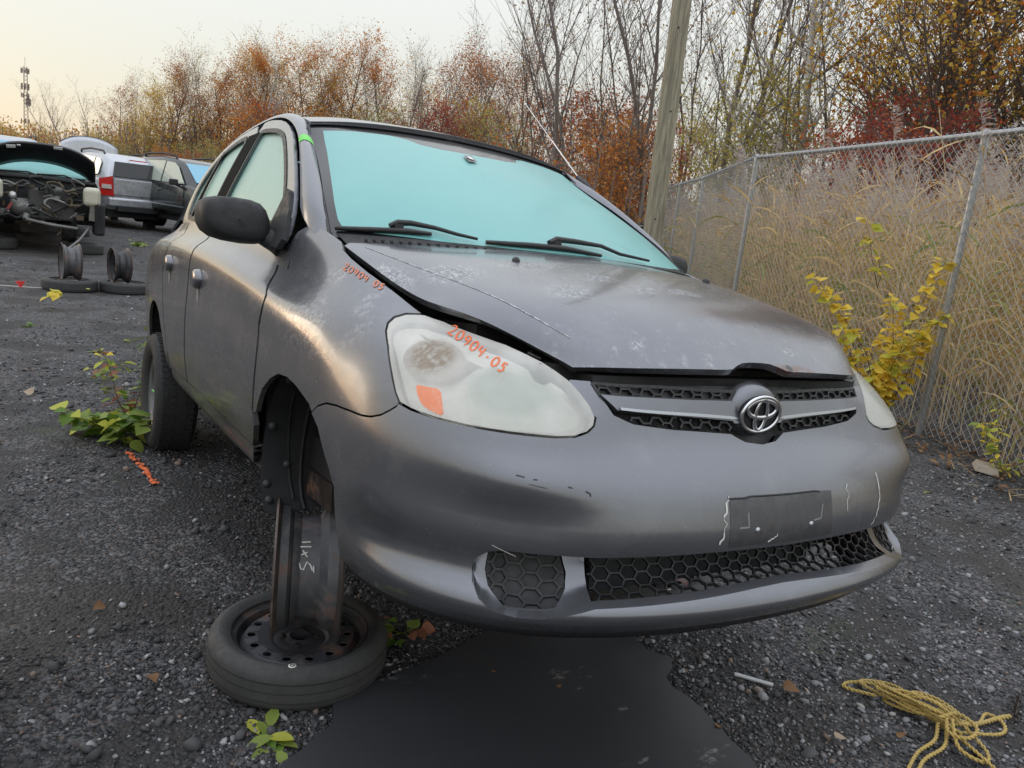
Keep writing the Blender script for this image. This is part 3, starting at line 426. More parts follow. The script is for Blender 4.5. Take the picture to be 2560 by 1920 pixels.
def honeycomb(name, S, poly, mat, parent, cell, w=.0045, d=.010, sides=(1, -1), back=None, out=-1, aspect=1.35):
    """moulded honeycomb: hexagon bars with depth, laid on a surface inside a uv outline"""
    if len(sides) == 2 and np.array(poly)[:, 0].min() > 1e-4: return [honeycomb(name, S, poly, mat, parent, cell, w, d, (g,), back, out, aspect) for g in sides][0]
    poly = np.array(poly); lo, hi = poly.min(0), poly.max(0); mid = (lo + hi) / 2; e = .05
    q = S([mid[0] - e, mid[0] + e, mid[0], mid[0]], [mid[1], mid[1], mid[1] - e, mid[1] + e])
    su = np.linalg.norm(q[1] - q[0]) / (2 * e); sv = np.linalg.norm(q[3] - q[2]) / (2 * e)
    a = cell / 2; V = []; F = []; seen = set(); segs = []
    nx = int((hi[0] - lo[0]) * su / (1.5 * a * aspect)) + 3; ny = int((hi[1] - lo[1]) * sv / (math.sqrt(3) * a)) + 3
    for i in range(-1, nx):
        for j in range(-1, ny):
            cx = i * 1.5 * a * aspect; cy = (j + .5 * (i % 2)) * math.sqrt(3) * a
            P = [(cx + a * aspect * math.cos(k * math.pi / 3), cy + a * math.sin(k * math.pi / 3)) for k in range(6)]
            for k in range(6):
                p, r_ = P[k], P[(k + 1) % 6]; key = tuple(sorted(((round(p[0], 4), round(p[1], 4)), (round(r_[0], 4), round(r_[1], 4)))))
                if key not in seen: seen.add(key); segs.append((p, r_))
    for p, r_ in segs:
        n = 5; pts = np.array([(lo[0] + (p[0] + (r_[0] - p[0]) * t / n) / su, lo[1] + (p[1] + (r_[1] - p[1]) * t / n) / sv) for t in range(n + 1)])
        m = inside(pts, poly)
        for t in range(n):
            if not (m[t] and m[t + 1]): continue
            X = S(pts[t:t + 2, 0], pts[t:t + 2, 1]); N = S.normal(pts[t:t + 2, 0], pts[t:t + 2, 1]) * out
            tt = X[1] - X[0]; sd = np.cross(N[0], tt); sd /= np.linalg.norm(sd) + 1e-12
            for sg in sides:
                M = np.array([1, sg, 1]); b = len(V)
                for x, nn in zip(X, N): V += [tuple((x - sd * w / 2) * M), tuple((x + sd * w / 2) * M), tuple((x + sd * w * .7 - nn * d) * M), tuple((x - sd * w * .7 - nn * d) * M)]
                for f in ((0, 1, 5, 4), (1, 2, 6, 5), (3, 0, 4, 7)): f = tuple(b + k for k in f); F.append(f if sg > 0 else f[::-1])
    o = link(name, mesh_np(name, np.array(V), F), mat, parent)
    if back is not None: panel('backing', S, poly.tolist(), back, o, .02, off=-d * .9, sides=sides, rim=0, out=out)
    return o
# the scoop's mouth is closed by honeycomb in the middle and by blind honeycomb near the corners
mid_poly = [(0, TV[1] + .1), (uc - .05, TV[1] + .1), (uc - .2, TV[3]), (uc - .9, TV[5] + .1), (0, TV[5] + .1)]
low_grille = honeycomb('lower_grille', SCO, mid_poly, BLACKP, bumper, .030, .0032, .007)
mb = MB(); mb.box((.665, -.10, .345), (.012, .62, .12)); mb.build('grille_backing', simple('dusty_condenser', (.075, .08, .085), .6, .3, 50, .5), bumper)
fog_poly = [(uf0 + 1.0, TV[5]), (uf0 + .3, TV[3]), (uf0 + .5, TV[2]), (uf0 + 1.7, TV[1] + .15), (uf1 - 2.5, TV[1] + .15), (uf1 - .7, TV[2]), (uf1, TV[3]), (uf1 - .3, TV[5])]
honeycomb('corner_grille', SCO, fog_poly, BLACKP, bumper, .034, .005, .006, back=MATTE)
mb = MB()
for k in range(5): mb.box((.60, -.02, .30 + k * .028), (.03, .80, .020))
cond = mb.build('radiator', simple('dusty_radiator', (.10, .105, .11), .6, .4, 60, .4), car)
mb = MB(); mb.box((.625, -.04, .345), (.02, .02, .16)); mb.box((.60, .30, .36), (.05, .05, .2)); mb.tube([(.64, -.40, .36), (.63, -.34, .33), (.63, -.30, .37)], .012); mb.build('hose', MATTE, cond)
# under-lip apron
lip = [(u, 0.0) for u in np.linspace(0, 4.2, 40)]
L0 = BODY([p[0] for p in lip], [0.02] * 40); V = []; F = []
for sg in (1, -1):
    b = len(V)
    for p in L0:
        c = np.array([-.1, 0, 0]); d_ = (c - p) * [1, 1, 0]; d_ /= np.linalg.norm(d_)
        for k, (a, z) in enumerate(((0, 0), (.012, -.016), (.09, -.012))): V.append(tuple((p + d_ * a + [0, 0, z]) * [1, sg, 1]))
    for i in range(39):
        for k in range(2):
            f = (b + i * 3 + k, b + i * 3 + 3 + k, b + i * 3 + 4 + k, b + i * 3 + k + 1); F.append(f if sg < 0 else f[::-1])
link('under_lip', mesh_np('under_lip', np.array(V), F, True), BLACKP, bumper)
# plate area: slots, screws, creases, scratches
_U, _V = np.meshgrid(np.linspace(0, 2.5, 80), np.linspace(1.5, 9, 160)); _OB = (_U, _V, BODY(_U.ravel(), _V.ravel()))
def on_body(y, z, off=0.):
    """point on the bumper face at lateral y and height z"""
    U, Vv, P = _OB
    k = np.argmin((P[:, 1] + abs(y))**2 + (P[:, 2] - z)**2); return U.ravel()[k], Vv.ravel()[k], P[k] * [1, -1 if y > 0 else 1, 1]
SLOTM = simple('slot_edge', (.25, .25, .25), .5)
for y in (-.089, .089):
    mb = MB(); p = on_body(y, .428)[2]; mb.lathe([(.0001, .004), (.006, .003), (.007, 0)], 10, Matrix.Translation(p) @ Matrix.Rotation(R(90), 4, 'Y')); mb.build('plate_screw', SATIN, bumper)
pr_ = [on_body(y, z)[:2] for y, z in ((-.165, .497), (0, .499))] + [(0, 3.32)] + [on_body(y, z)[:2] for y, z in ((-.08, .40), (-.172, .404))]
panel('plate_shading', BODY, [(a, b) for a, b in (pr_[0], (0, pr_[1][1]), (0, 3.4), (on_body(-.16, .405)[0], 3.4))], simple('plate_shading_grey', (.12, .12, .127), .42, .6, 30, .3), bumper, .015, off=.0006, sides=(1, -1), rim=0)  # added darker panel: shading of the flat plate area put into its colour
mb = MB(); pts = [on_body(y, .497)[2] + np.array([.0005, 0, 0]) for y in np.linspace(-.16, .12, 15)]; mb.tube([tuple(p) for p in pts], .0022, 5); mb.build('plate_ledge', MATTE, bumper)
def scratch(pts, w, mat=CHALKW):
    r_ = [on_body(y, z) for y, z in pts]; sg = 1 if pts[0][0] <= 0 else -1
    return ribbon('paint_crack', BODY, [[(a, b) for a, b, _ in r_]], w, mat, bumper, .0008, (sg,))
scratch([(-.135, .438), (-.110, .437), (-.108, .466)], .0035, SLOTM); scratch([(.098, .437), (.120, .438), (.124, .468)], .0035, SLOTM)
def crack(pts, w, seed):
    g = random.Random(seed); P = []
    for (a, b), (c, d) in zip(pts[:-1], pts[1:]):
        for t in np.linspace(0, 1, 6)[:-1]: P.append((a + (c - a) * t + g.gauss(0, .0022), b + (d - b) * t))
    for i in range(0, len(P) - 2, 2): scratch(P[i:i + 3], w * g.uniform(.35, 1.3))
crack([(-.165, .50), (-.172, .47), (-.178, .43), (-.19, .40)], .0036, 1); crack([(.225, .505), (.228, .47), (.222, .43)], .0024, 2); crack([(.375, .52), (.38, .47), (.36, .42), (.345, .395)], .0034, 3)
scratch([(-.615, .542), (-.60, .540)], .0022, MATTE); scratch([(-.59, .536), (-.58, .535)], .002, MATTE); scratch([(-.60, .528), (-.565, .522)], .0014, MATTE); scratch([(-.525, .525), (-.515, .523)], .002, MATTE); scratch([(-.49, .518), (-.484, .512), (-.482, .507)], .0026, MATTE)
scratch([(-.66, .40), (-.60, .385)], .0014); crack([(-.05, .402), (-.03, .412), (-.02, .42)], .004, 4)

# --- upper grille with bar, chrome strips and emblem
gr = empty('upper_grille'); gr.parent = car
cp = [(0, grl[-1][1] - .05), (0, 10.2), (grl[1][0], 10.2)] + grl[1:-1]
panel('grille_shell', BODY, cp, BLACKP, gr, .02, off=-.03, sides=(1, -1), rim=0)
hexu = dat('hexu'); hexl = dat('hexl')
honeycomb('honeycomb', BODY, hexu, BLACKP, gr, .026, .004, .010, back=MATTE); honeycomb('honeycomb', BODY, hexl, BLACKP, gr, .026, .004, .010)
ribbon('honeycomb_frame', BODY, [hexu + [hexu[0]]], .007, BLACKP, gr, .001, (1, -1))
panel('grille_bar', BODY, dat('bar'), PAINT, gr, .014, off=.006, sides=(1, -1), rim=.018)
panel('chrome_strip', BODY, dat('chrome'), SATIN, gr, .01, off=.010, sides=(1, -1), rim=.008)
EM = Matrix.Translation((.7005, 0, .656)) @ Matrix.Rotation(R(9), 4, 'Y') @ Matrix(((0, 0, 1, 0), (1, 0, 0, 0), (0, 1, 0, 0), (0, 0, 0, 1)))   # local x->car y, y->up, z->forward
mb = MB(); S_ = Matrix.Diagonal((1.0, .80, 1, 1)); mb.lathe([(.0001, -.004), (.052, -.005), (.064, -.008), (.074, -.016), (.080, -.045)], 40, EM @ S_); mb.build('emblem_boss', PAINT, gr)
emb = empty('emblem'); emb.parent = gr
mb = MB(); mb.lathe([(.0001, .0), (.058, 0.0)], 40, EM @ Matrix.Diagonal((1, .69, 1, 1))); mb.build('emblem_disc', BLACKP, emb)
def ell(mb, cx, cy, a, b, r, n=40, wmul=None):
    V = []; F = []; k = 8
    for i in range(n):
        t = 2 * math.pi * i / n; c = Vector((cx + a * math.cos(t), cy + b * math.sin(t), .004)); nn = Vector((math.cos(t) * b, math.sin(t) * a, 0)).normalized()
        rr = r * (wmul(t) if wmul else 1)
        for j in range(k): q = 2 * math.pi * j / k; V.append(EM @ (c + nn * rr * math.cos(q) + Vector((0, 0, r * .8 * math.sin(q)))))
    for i in range(n):
        for j in range(k): F.append((i * k + j, ((i + 1) % n) * k + j, ((i + 1) % n) * k + (j + 1) % k, i * k + (j + 1) % k))
    mb.add(V, F, True)
mb = MB(); ell(mb, 0, 0, .060, .0405, .0050); ell(mb, 0, .013, .0455, .0205, .0046, wmul=lambda t: 1 + .35 * abs(math.sin(t))); ell(mb, 0, 0, .0175, .036, .0046, wmul=lambda t: 1 + .2 * abs(math.cos(t)))
mb.build('emblem_rings', CHROME, emb)

# --- engine bay behind the gaps
mb = MB(); mb.box((.20, 0, .56), (.74, 1.02, .36)); mb.box((.55, 0, .70), (.16, .84, .05)); mb.box((-.10, 0, .80), (.5, 1.12, .22)); mb.box((.12, 0, .70), (.5, 1.1, .2))
for sg in (1, -1): mb.box((.14, sg * .60, .76), (.40, .07, .10), ry=R(18)); mb.box((.30, sg * .56, .71), (.34, .16, .10), ry=R(14))
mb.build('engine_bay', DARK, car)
mb = MB(); mb.box((.50, -.44, .735), (.07, .025, .004), rz=R(30)); mb.tube([(.49, -.455, .742), (.47, -.475, .752), (.46, -.46, .754)], .003, 5); mb.box((.56, .47, .70), (.05, .05, .05)); mb.build('headlight_bracket', simple('bare_metal', (.3, .3, .3), .45, .6, 30), car)
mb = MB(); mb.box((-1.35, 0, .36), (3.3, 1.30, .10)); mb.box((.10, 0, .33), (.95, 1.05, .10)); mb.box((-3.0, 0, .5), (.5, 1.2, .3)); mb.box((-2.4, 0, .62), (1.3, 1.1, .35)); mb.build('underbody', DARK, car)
mb = MB(); mb.box((.16, -.62, .275), (.42, .12, .10), ry=R(4)); mb.box((-.32, -.60, .27), (.30, .12, .08)); mb.build('front_subframe', RUST, car)
for sg in (1, -1): mb = MB(); mb.box((-.49, sg * -.69, .46), (.16, .19, .32)); mb.build('rocker_end', DARK, car)

# --- hood, popped on its latch
hp = []
us_ = np.linspace(0, 4, 24)
front = [(u, 4.0) for u in np.linspace(4, .62, 14)] + [(.50, 3.985), (.40, 3.93), (.26, 3.875), (.1, 3.86), (0, 3.86)]
hp = [(0, 0)] + [(u, 0) for u in us_[1:-1]] + [(3.86, 0), (4, .12)] + [(4, v) for v in np.linspace(.4, 3.7, 16)] + [(3.98, 3.92)] + front
hood_o = panel('hood', HOOD, hp, PAINT_H, car, .022, sides=(1, -1), rim=.018, out=1, label='chalky scuffed hood, rusted at its front edge')
panel('hood_inner', HOOD, [(0, .1), (3.9, .1), (3.9, 3.9), (0, 3.8)], MATTE, hood_o, .06, off=-.02, sides=(1, -1), rim=0, out=1)
def near_hood(x, y):
    u = np.linspace(0, 4, 60); U, Vv = np.meshgrid(u, u); P = HOOD(U.ravel(), Vv.ravel()); k = np.argmin((P[:, 0] - x)**2 + (P[:, 1] + abs(y))**2); return P[k] * [1, -1 if y > 0 else 1, 1]
for sg in (-1, 1):
    mb = MB(); p = near_hood(.155, -.333); M = Matrix.Translation((p[0], sg * .333, p[2] - .002)) @ Matrix.Rotation(R(8), 4, 'Y')
    mb.lathe([(.0105, 0), (.010, .006), (.006, .012), (.0001, .013)], 12, M @ Matrix.Diagonal((1.35, .9, 1, 1))); mb.build('washer_nozzle', BLACKP, hood_o)
CREM = Mat('worn_crease_line', (.26, .26, .27), .5, .4); CREM.tint(CREM.ramp(CREM.noise(45, 5, .75), .45, .62), (.62, .62, .62)); ribbon('worn_crease', HOOD, [dat('crease_uv')], .0026, CREM.m, hood_o, .0008, (1,), out=1)
# --- fenders
fp = seam[::-1][1:] + [seam[0]] + dat('archr', True) + [(DATA['dgap'][-1][0], DATA['dgap'][-1][1])]
dgap = dat('dgap'); pil = dat('pil')
fend_poly = dat('hlfend') + dat('fhood')[1:] + [pil[0], pil[2], pil[3], pil[4]] + dgap + [p for p in dat('archr') if p[1] > dgap[-1][1]] + seam
for sg in (1, -1):
    fo = panel('fender', BODY, fend_poly, PAINT_S, car, .02, sides=(sg,), rim=.014)
    if sg == 1: ribbon('orange_writing', BODY, [[tuple(p) for p in s_] for s_ in DATA['st_f']], .0045, Mat('faded_orange_marker', (.62, .22, .14), .8).m, fo)

# --- headlights
LENS = Mat('cloudy_lens', (.84, .83, .78), .22, 0, .5, Coat_Weight=.5, Coat_Roughness=.08)
_f = LENS.noise(9, 5, .6); LENS.tint(LENS.ramp(_f, .4, .7), (.90, .89, .85), .6)
_bc = BODY(*np.array(DATA['brown']).T).mean(0); _gc = BODY(*np.array(DATA['bowl']).T).mean(0)
for _sg in (1, -1):
    LENS.tint(LENS.math('MULTIPLY', LENS.spot((_bc[0], _bc[1] * _sg, _bc[2]), (.075, .060, .060), .5), LENS.ramp(LENS.noise(55, 6, .75), .30, .6)), (.36, .27, .18), .85)
    LENS.tint(LENS.spot((_gc[0] - .02, _gc[1] * _sg, _gc[2] + .01), (.10, .10, .07), .35), (.55, .60, .55), .55)
_tr = _node(LENS.nt, 'ShaderNodeBsdfTransparent'); _tr.inputs[0].default_value = (.9, .9, .86, 1); _mx = _node(LENS.nt, 'ShaderNodeMixShader')
LENS.L(LENS.ramp(LENS.noise(7, 5, .6), .35, .7, .45, .60), _mx.inputs[0]); LENS.L(_tr.outputs[0], _mx.inputs[1]); LENS.L(LENS.p.outputs[0], _mx.inputs[2]); LENS.L(_mx.outputs[0], LENS.out.inputs[0])
AMBER = Mat('amber_reflector', (.82, .27, .14), .3); AMBER.tint(AMBER.ramp(AMBER.noise(40, 4, .7), .45, .65), (.80, .40, .27), .6); AMBER = AMBER.m
BOWLM = Mat('lamp_bowl', (.42, .47, .42), .25, .5).m; BROWN = simple('yellowed_bowl', (.20, .145, .09), .4, .1, 30, .3); HOUSE = Mat('lamp_housing', (.88, .88, .85), .4).m
hl = dat('hl')
def hl_pt(fu, fv, off):
    """point under the lens given px-like fractions of its outline box"""
    A_ = np.array(hl); u = 1.62 + (3.75 - 1.62) * fu; v = 7.1 + (11 - 7.1) * fv
    X = BODY([u], [v])[0]; N = -BODY.normal([u], [v])[0]; return X + N * off, N
for sg in (1, -1):
    h = empty('headlight'); h.parent = car
    ho = panel('lamp_housing', BODY, hl, HOUSE, h, .03, off=-.035, sides=(sg,), rim=0)
    panel('lens', BODY, hl, LENS.m, h, .016, off=.001, sides=(sg,), rim=.02)
    Fl = Matrix.Diagonal((1, sg, 1, 1))
    panel('high_beam_bowl', BODY, dat('brown'), BROWN, h, .015, off=-.012, sides=(sg,), rim=.012)
    panel('low_beam_bowl', BODY, dat('bowl'), BOWLM, h, .02, off=-.014, sides=(sg,), rim=.014)
    panel('turn_signal', BODY, round_poly(dat('amber')), AMBER, h, .012, off=.0016, sides=(sg,), rim=.004)
    if sg == 1: ribbon('orange_writing', BODY, [[tuple(p) for p in s_] for s_ in DATA['st_h']], .0042, ORANGE, h, .0025)
    else: ribbon('orange_writing', BODY, [[(2.6, 6.75), (2.75, 6.55)], [(2.66, 6.85), (2.7, 6.5), (2.8, 6.6)]], .004, ORANGE, h, .001, (-1,))

# --- doors, quarter panels and sills
silltop = dat('silltop')
XB = 9.62   # u of the gap between the doors (x about -1.44)
def sv(u): return float(np.interp(u, [p[0] for p in silltop[::-1]], [p[1] for p in silltop[::-1]]))
VT = 9.98
fd_poly = [(dgap[0][0] + .05, dgap[0][1] + .35), (dgap[1][0] + .06, dgap[1][1])] + [(u + .06, v) for u, v in dgap[2:-1]] + [(dgap[-1][0] + .05, dgap[-1][1]), (dat('archr')[1][0] + .01, dat('archr')[1][1]), (dat('archr')[0][0] + .01, dat('archr')[0][1]), (silltop[-1][0] + .02, silltop[-1][1] + .06)] + [(u, sv(u) + .06) for u in (6.9, 7.4, 8, 8.6, 9.2, XB - .03)] + [(XB - .03, VT), (8.6, VT), (7.6, VT), (7.0, VT)]
rdg = dat('rdgap')
rd_poly = [(XB + .03, VT), (XB + .03, sv(XB) + .06), (10.2, sv(10.2) + .06), (10.75, sv(10.75) + .06)] + [(u - .06, v) for u, v in rdg[::-1]] + [(11.2, 9.2), (11.3, VT)]
def arch_uv(cx, cz, r_, a0, a1, n):
    us2 = np.linspace(9.5, 14, 120); vs2 = np.linspace(0, 8, 120); U, Vv = np.meshgrid(us2, vs2); P = BODY(U.ravel(), Vv.ravel()); o_ = []
    for a in np.linspace(a0, a1, n):
        x, z = cx + r_ * math.cos(a), cz + r_ * math.sin(a); k = np.argmin((P[:, 0] - x)**2 + (P[:, 2] - z)**2); o_.append((U.ravel()[k], Vv.ravel()[k]))
    return o_
RA = arch_uv(-2.33, .37, .325, R(12), R(175), 26)
qp_poly = [(11.34, VT)] + [(11.24, 9.2)] + rdg + RA + [(RA[-1][0] + .1, .6), (13.6, 0), (15, 0), (16, 0), (17, 0), (17, 10.4), (16, 10.4), (15, 10.4), (14, 10.4), (13, 10.2), (12.2, VT)]
sill_poly = [(u, sv(u)) for u in np.linspace(silltop[-1][0], 10.85, 12)] + [(11.0, .9), (10.9, .35), (10.3, .0), (9, 0), (8, 0), (7.2, 0)] + dat('sillf')[::-1]
HANDLE_S = Mat('handle_lock_metal', (.5, .5, .5), .25, .5).m  # even pale half-metallic grey of the lock discs
def door_handle(parent, u, v, sg):
    X = BODY([u], [v])[0]; N = -BODY.normal([u], [v])[0]; h = empty('handle'); h.parent = parent
    mb = MB(); c = Vector(X * [1, sg, 1] + N * [1, sg, 1] * .012)
    M = Matrix.Translation(c) @ Matrix.Diagonal((1, sg, 1, 1))
    prof = [(.0001, .012), (.030, .011), (.040, .004), (.043, -.012)]
    mb.lathe(prof, 28, M @ Matrix.Rotation(R(90), 4, 'X') @ Matrix.Diagonal((1.35, .86, 1, 1))); mb.build('paddle', PAINT, h)
    mb = MB(); mb.lathe([(.0001, .0006), (.017, .0012), (.021, .0010)], 20, M @ Matrix.Translation((.0, 0, -.056)) @ Matrix.Rotation(R(90), 4, 'X') @ Matrix.Diagonal((1.1, 1.5, 1, 1)) @ Matrix.Translation((0, 0, -.010))); mb.build('lock', HANDLE_S, h)
for sg in (1, -1):
    fd = panel('front_door', BODY, fd_poly, PAINT_S, car, .025, sides=(sg,), rim=.016); door_handle(fd, 9.02, 7.0, sg)
    rdo = panel('rear_door', BODY, rd_poly, PAINT_S, car, .025, sides=(sg,), rim=.016); door_handle(rdo, 10.9, 7.15, sg)
    panel('quarter_panel', BODY, qp_poly, PAINT_S, car, .03, sides=(sg,), rim=.014)
    panel('sill', BODY, sill_poly, PAINT_S, car, .02, sides=(sg,), rim=.03)

TRIMB = Mat('flat_black_trim', (.010, .010, .011), .85, 0, .08).m
# --- greenhouse: side frames lie on a leaning plane
def gp(x, z): return np.stack([x, -.725 + .36 * (z - 1.02) - .012 * np.sin(np.clip((z - 1.0) / .47, 0, 1) * math.pi), z], 1)
GS = FSurf(gp)
fglass = [(-1.443, 1.428), (-1.192, 1.399), (-1.064, 1.373), (-.966, 1.336), (-.802, 1.241), (-.669, 1.140), (-.60, 1.055), (-.62, 1.025), (-1.0, 1.04), (-1.575, 1.072), (-1.541, 1.166), (-1.481, 1.29), (-1.449, 1.413)]
fouter = [(-1.50, 1.466), (-1.388, 1.467), (-1.131, 1.430), (-.961, 1.378), (-.828, 1.312), (-.631, 1.185), (-.505, 1.08), (-.475, 1.0), (-.49, .96), (-1.0, 1.0), (-1.60, 1.035), (-1.565, 1.15), (-1.52, 1.30)]
rglass = [(-1.651, 1.43), (-1.70, 1.29), (-1.738, 1.177), (-1.765, 1.075), (-2.126, 1.09), (-2.29, 1.108), (-2.325, 1.20), (-2.30, 1.272), (-2.20, 1.35), (-2.05, 1.405), (-1.85, 1.432)]
router = [(-1.508, 1.467), (-1.53, 1.30), (-1.575, 1.15), (-1.61, 1.035), (-2.1, 1.05), (-2.36, 1.06), (-2.42, 1.15), (-2.39, 1.28), (-2.26, 1.38), (-2.08, 1.442), (-1.8, 1.468)]
fglass, fouter, rglass, router = (round_poly(p_) for p_ in (fglass, fouter, rglass, router))
def shrink(poly, k, c=None):
    p = np.array(poly); c = p.mean(0) if c is None else np.array(c); return [tuple(c + (q - c) * k) for q in p]
for sg in (1, -1):
    ff = panel('front_door_frame', GS, fouter, PAINT, car, .02, holes=[fglass], sides=(sg,), rim=.014, out=1)
    ribbon('window_seal', GS, [fglass + [fglass[0]]], .018, BLACKP, ff, .0025, (sg,), out=1)
    panel('front_side_window', GS, shrink(fglass, 1.01), TEAL_S, car, .03, off=-.012, sides=(sg,), rim=0, out=1)
    rf = panel('rear_door_frame', GS, router, PAINT, car, .02, holes=[rglass], sides=(sg,), rim=.014, out=1)
    ribbon('window_seal', GS, [rglass + [rglass[0]]], .022, BLACKP, rf, .0025, (sg,), out=1)
    panel('rear_side_window', GS, shrink(rglass, 1.01), TEAL_S, car, .03, off=-.012, sides=(sg,), rim=0, out=1)
    panel('centre_pillar_trim', GS, [(-1.455, 1.425), (-1.50, 1.29), (-1.555, 1.166), (-1.595, 1.06), (-1.75, 1.068), (-1.722, 1.177), (-1.685, 1.29), (-1.64, 1.43)], TRIMB, car, .03, off=.004, sides=(sg,), rim=.006, out=1)
    panel('quarter_window_bar', GS, [(-2.06, 1.41), (-2.19, 1.10), (-2.215, 1.10), (-2.085, 1.41)], BLACKP, car, .03, off=.003, sides=(sg,), rim=.01, out=1)
# roof side rail running down into the windscreen pillar
oc = [(-.375, -.706, .955), (-.45, -.703, 1.02), (-.505, -.692, 1.085), (-.631, -.66, 1.187), (-.828, -.612, 1.315), (-.961, -.588, 1.381), (-1.131, -.569, 1.436), (-1.388, -.555, 1.475), (-1.8, -.553, 1.477), (-2.12, -.566, 1.442), (-2.36, -.60, 1.33), (-2.6, -.66, 1.17), (-2.8, -.70, 1.05)]
ic = [(-.268, -.664, .968), (-.318, -.662, 1.010), (-.37, -.660, 1.055), (-.48, -.637, 1.128), (-.68, -.594, 1.243), (-.84, -.560, 1.325), (-.99, -.535, 1.405), (-1.25, -.50, 1.472), (-1.8, -.49, 1.495), (-2.15, -.50, 1.452), (-2.45, -.53, 1.33), (-2.75, -.58, 1.16), (-2.95, -.62, 1.05)]
mid1 = [tuple(np.array(a) * .72 + np.array(b) * .28 + np.array([.008, -.006, .010])) for a, b in zip(oc, ic)]
mid2 = [tuple(np.array(a) * .35 + np.array(b) * .65 + np.array([.010, -.003, .012])) for a, b in zip(oc, ic)]
RAIL = Surf([oc, mid1, mid2, ic]); TR = RAIL.tu[-1]; TV3 = RAIL.tv[-1]
for sg in (1, -1):
    ra = panel('roof_rail', RAIL, [(0.15, TV3)] + [(0.05, TV3 * .6), (.35, TV3 * .3), (.9, 0)] + [(u, 0) for u in np.linspace(1.4, TR, 30)] + [(u, TV3) for u in np.linspace(TR, .6, 30)], PAINT, car, .018, sides=(sg,), rim=.012, out=-1)
    if sg == 1:
        up = float(np.interp(1.318, np.array(oc)[:8, 2], RAIL.tu[:8])); panel('green_mark', RAIL, [(up - .10, .12), (up + .12, TV3 * .35), (up + .33, TV3 * .7), (up + .50, TV3 - .15), (up + .66, TV3 - .2), (up + .62, TV3 * .7), (up + .40, TV3 * .35), (up + .12, .12)], GREENM, ra, .008, off=.0015, rim=0, out=-1)
# roof
rp = [[(-.925, 0, 1.452), (-.93, -.21, 1.446), (-.945, -.40, 1.432), (-.965, -.535, 1.412)],
      [(-1.10, 0, 1.487), (-1.10, -.22, 1.482), (-1.11, -.40, 1.470), (-1.12, -.522, 1.449)],
      [(-1.45, 0, 1.518), (-1.45, -.21, 1.513), (-1.45, -.39, 1.503), (-1.45, -.505, 1.488)],
      [(-1.9, 0, 1.515), (-1.9, -.21, 1.510), (-1.9, -.38, 1.500), (-1.9, -.495, 1.487)],
      [(-2.25, 0, 1.462), (-2.24, -.20, 1.458), (-2.2, -.37, 1.447), (-2.18, -.50, 1.435)]]
ROOF = Surf(rp)
panel('roof', ROOF, [(0, 0), (1, 0), (2, 0), (3, 0), (3, 1), (3, 2), (3, 3), (3, 4), (2, 4), (1, 4), (0, 4)], PAINT, car, .03, sides=(1, -1), rim=.014, out=-1)
# windscreen: black border sheet, fogged clear area
wso = panel('windscreen', WS, [(0, .02), (2, .02), (3.9, .02), (4, .3), (4, 1), (4, 2), (4, 3), (4, 3.9), (3.85, 4), (3, 4), (2, 4), (1, 4), (0, 4)], GLOSSB, car, .03, sides=(1, -1), rim=.006)
tp = [(0, .04), (1.2, .05), (2.4, .12), (3.3, .18)] + dat('teal', True) + [(2.6, 3.73), (1.75, 3.66), (1.4, 3.52), (1.2, 3.30), (.8, 3.18), (0, 3.14)]
panel('fogged_glass', WS, tp, TEAL, wso, .03, off=.0012, sides=(1, -1), rim=0)
st = np.array(DATA['stick']); link('sticker', mesh_np('sticker', st + np.array([.006, 0, .006]), [(0, 1, 2, 3)]), GLOSSB, wso)
mb = MB(); c0 = st.mean(0) + np.array([.008, 0, .008]); mb.box(tuple(c0), (.03, .018, .001), ry=R(26)); mb.build('sticker_print', WHITEP, wso)
for sg in (1, -1):
    mb = MB(); pe = WS(np.full(30, 4.0), np.linspace(.0, 3.98, 30)) * [1, sg, 1]; mb.tube([tuple(p + np.array([.002, -sg * 0.0 , .004])) for p in pe], .0045, 6); mb.build('windscreen_seal', BLACKP, wso)
mb = MB(); pe = [*(WS(np.linspace(4, 0, 25), np.full(25, 3.99))), *(WS(np.linspace(0, 4, 25), np.full(25, 3.99)) * [1, -1, 1])]; mb.tube([tuple(p + np.array([.003, 0, .003])) for p in pe], .004, 6); mb.build('windscreen_seal', BLACKP, wso)
# rear window and boot lid (closing the car behind)
rw = [[(-2.27, 0, 1.452), (-2.26, -.2, 1.448), (-2.22, -.37, 1.437), (-2.20, -.49, 1.425)], [(-2.55, 0, 1.28), (-2.54, -.21, 1.276), (-2.51, -.4, 1.262), (-2.49, -.53, 1.25)], [(-2.80, 0, 1.11), (-2.79, -.23, 1.107), (-2.77, -.43, 1.10), (-2.75, -.60, 1.08)]]
panel('rear_window', Surf(rw), [(0, 0), (3, 0), (3, 1), (3, 2), (0, 2)], TEAL_S, car, .05, sides=(1, -1), rim=.01, out=-1)
bl = [[(-2.80, 0, 1.105), (-2.79, -.23, 1.102), (-2.77, -.43, 1.095), (-2.75, -.62, 1.078)], [(-3.0, 0, 1.10), (-3.0, -.22, 1.098), (-2.98, -.42, 1.09), (-2.95, -.58, 1.07)], [(-3.2, 0, 1.07), (-3.19, -.2, 1.068), (-3.17, -.38, 1.06), (-3.13, -.5, 1.05)]]
panel('boot_lid', Surf(bl), [(0, 0), (3, 0), (3, 2), (0, 2)], PAINT, car, .05, sides=(1, -1), rim=.01, out=-1)
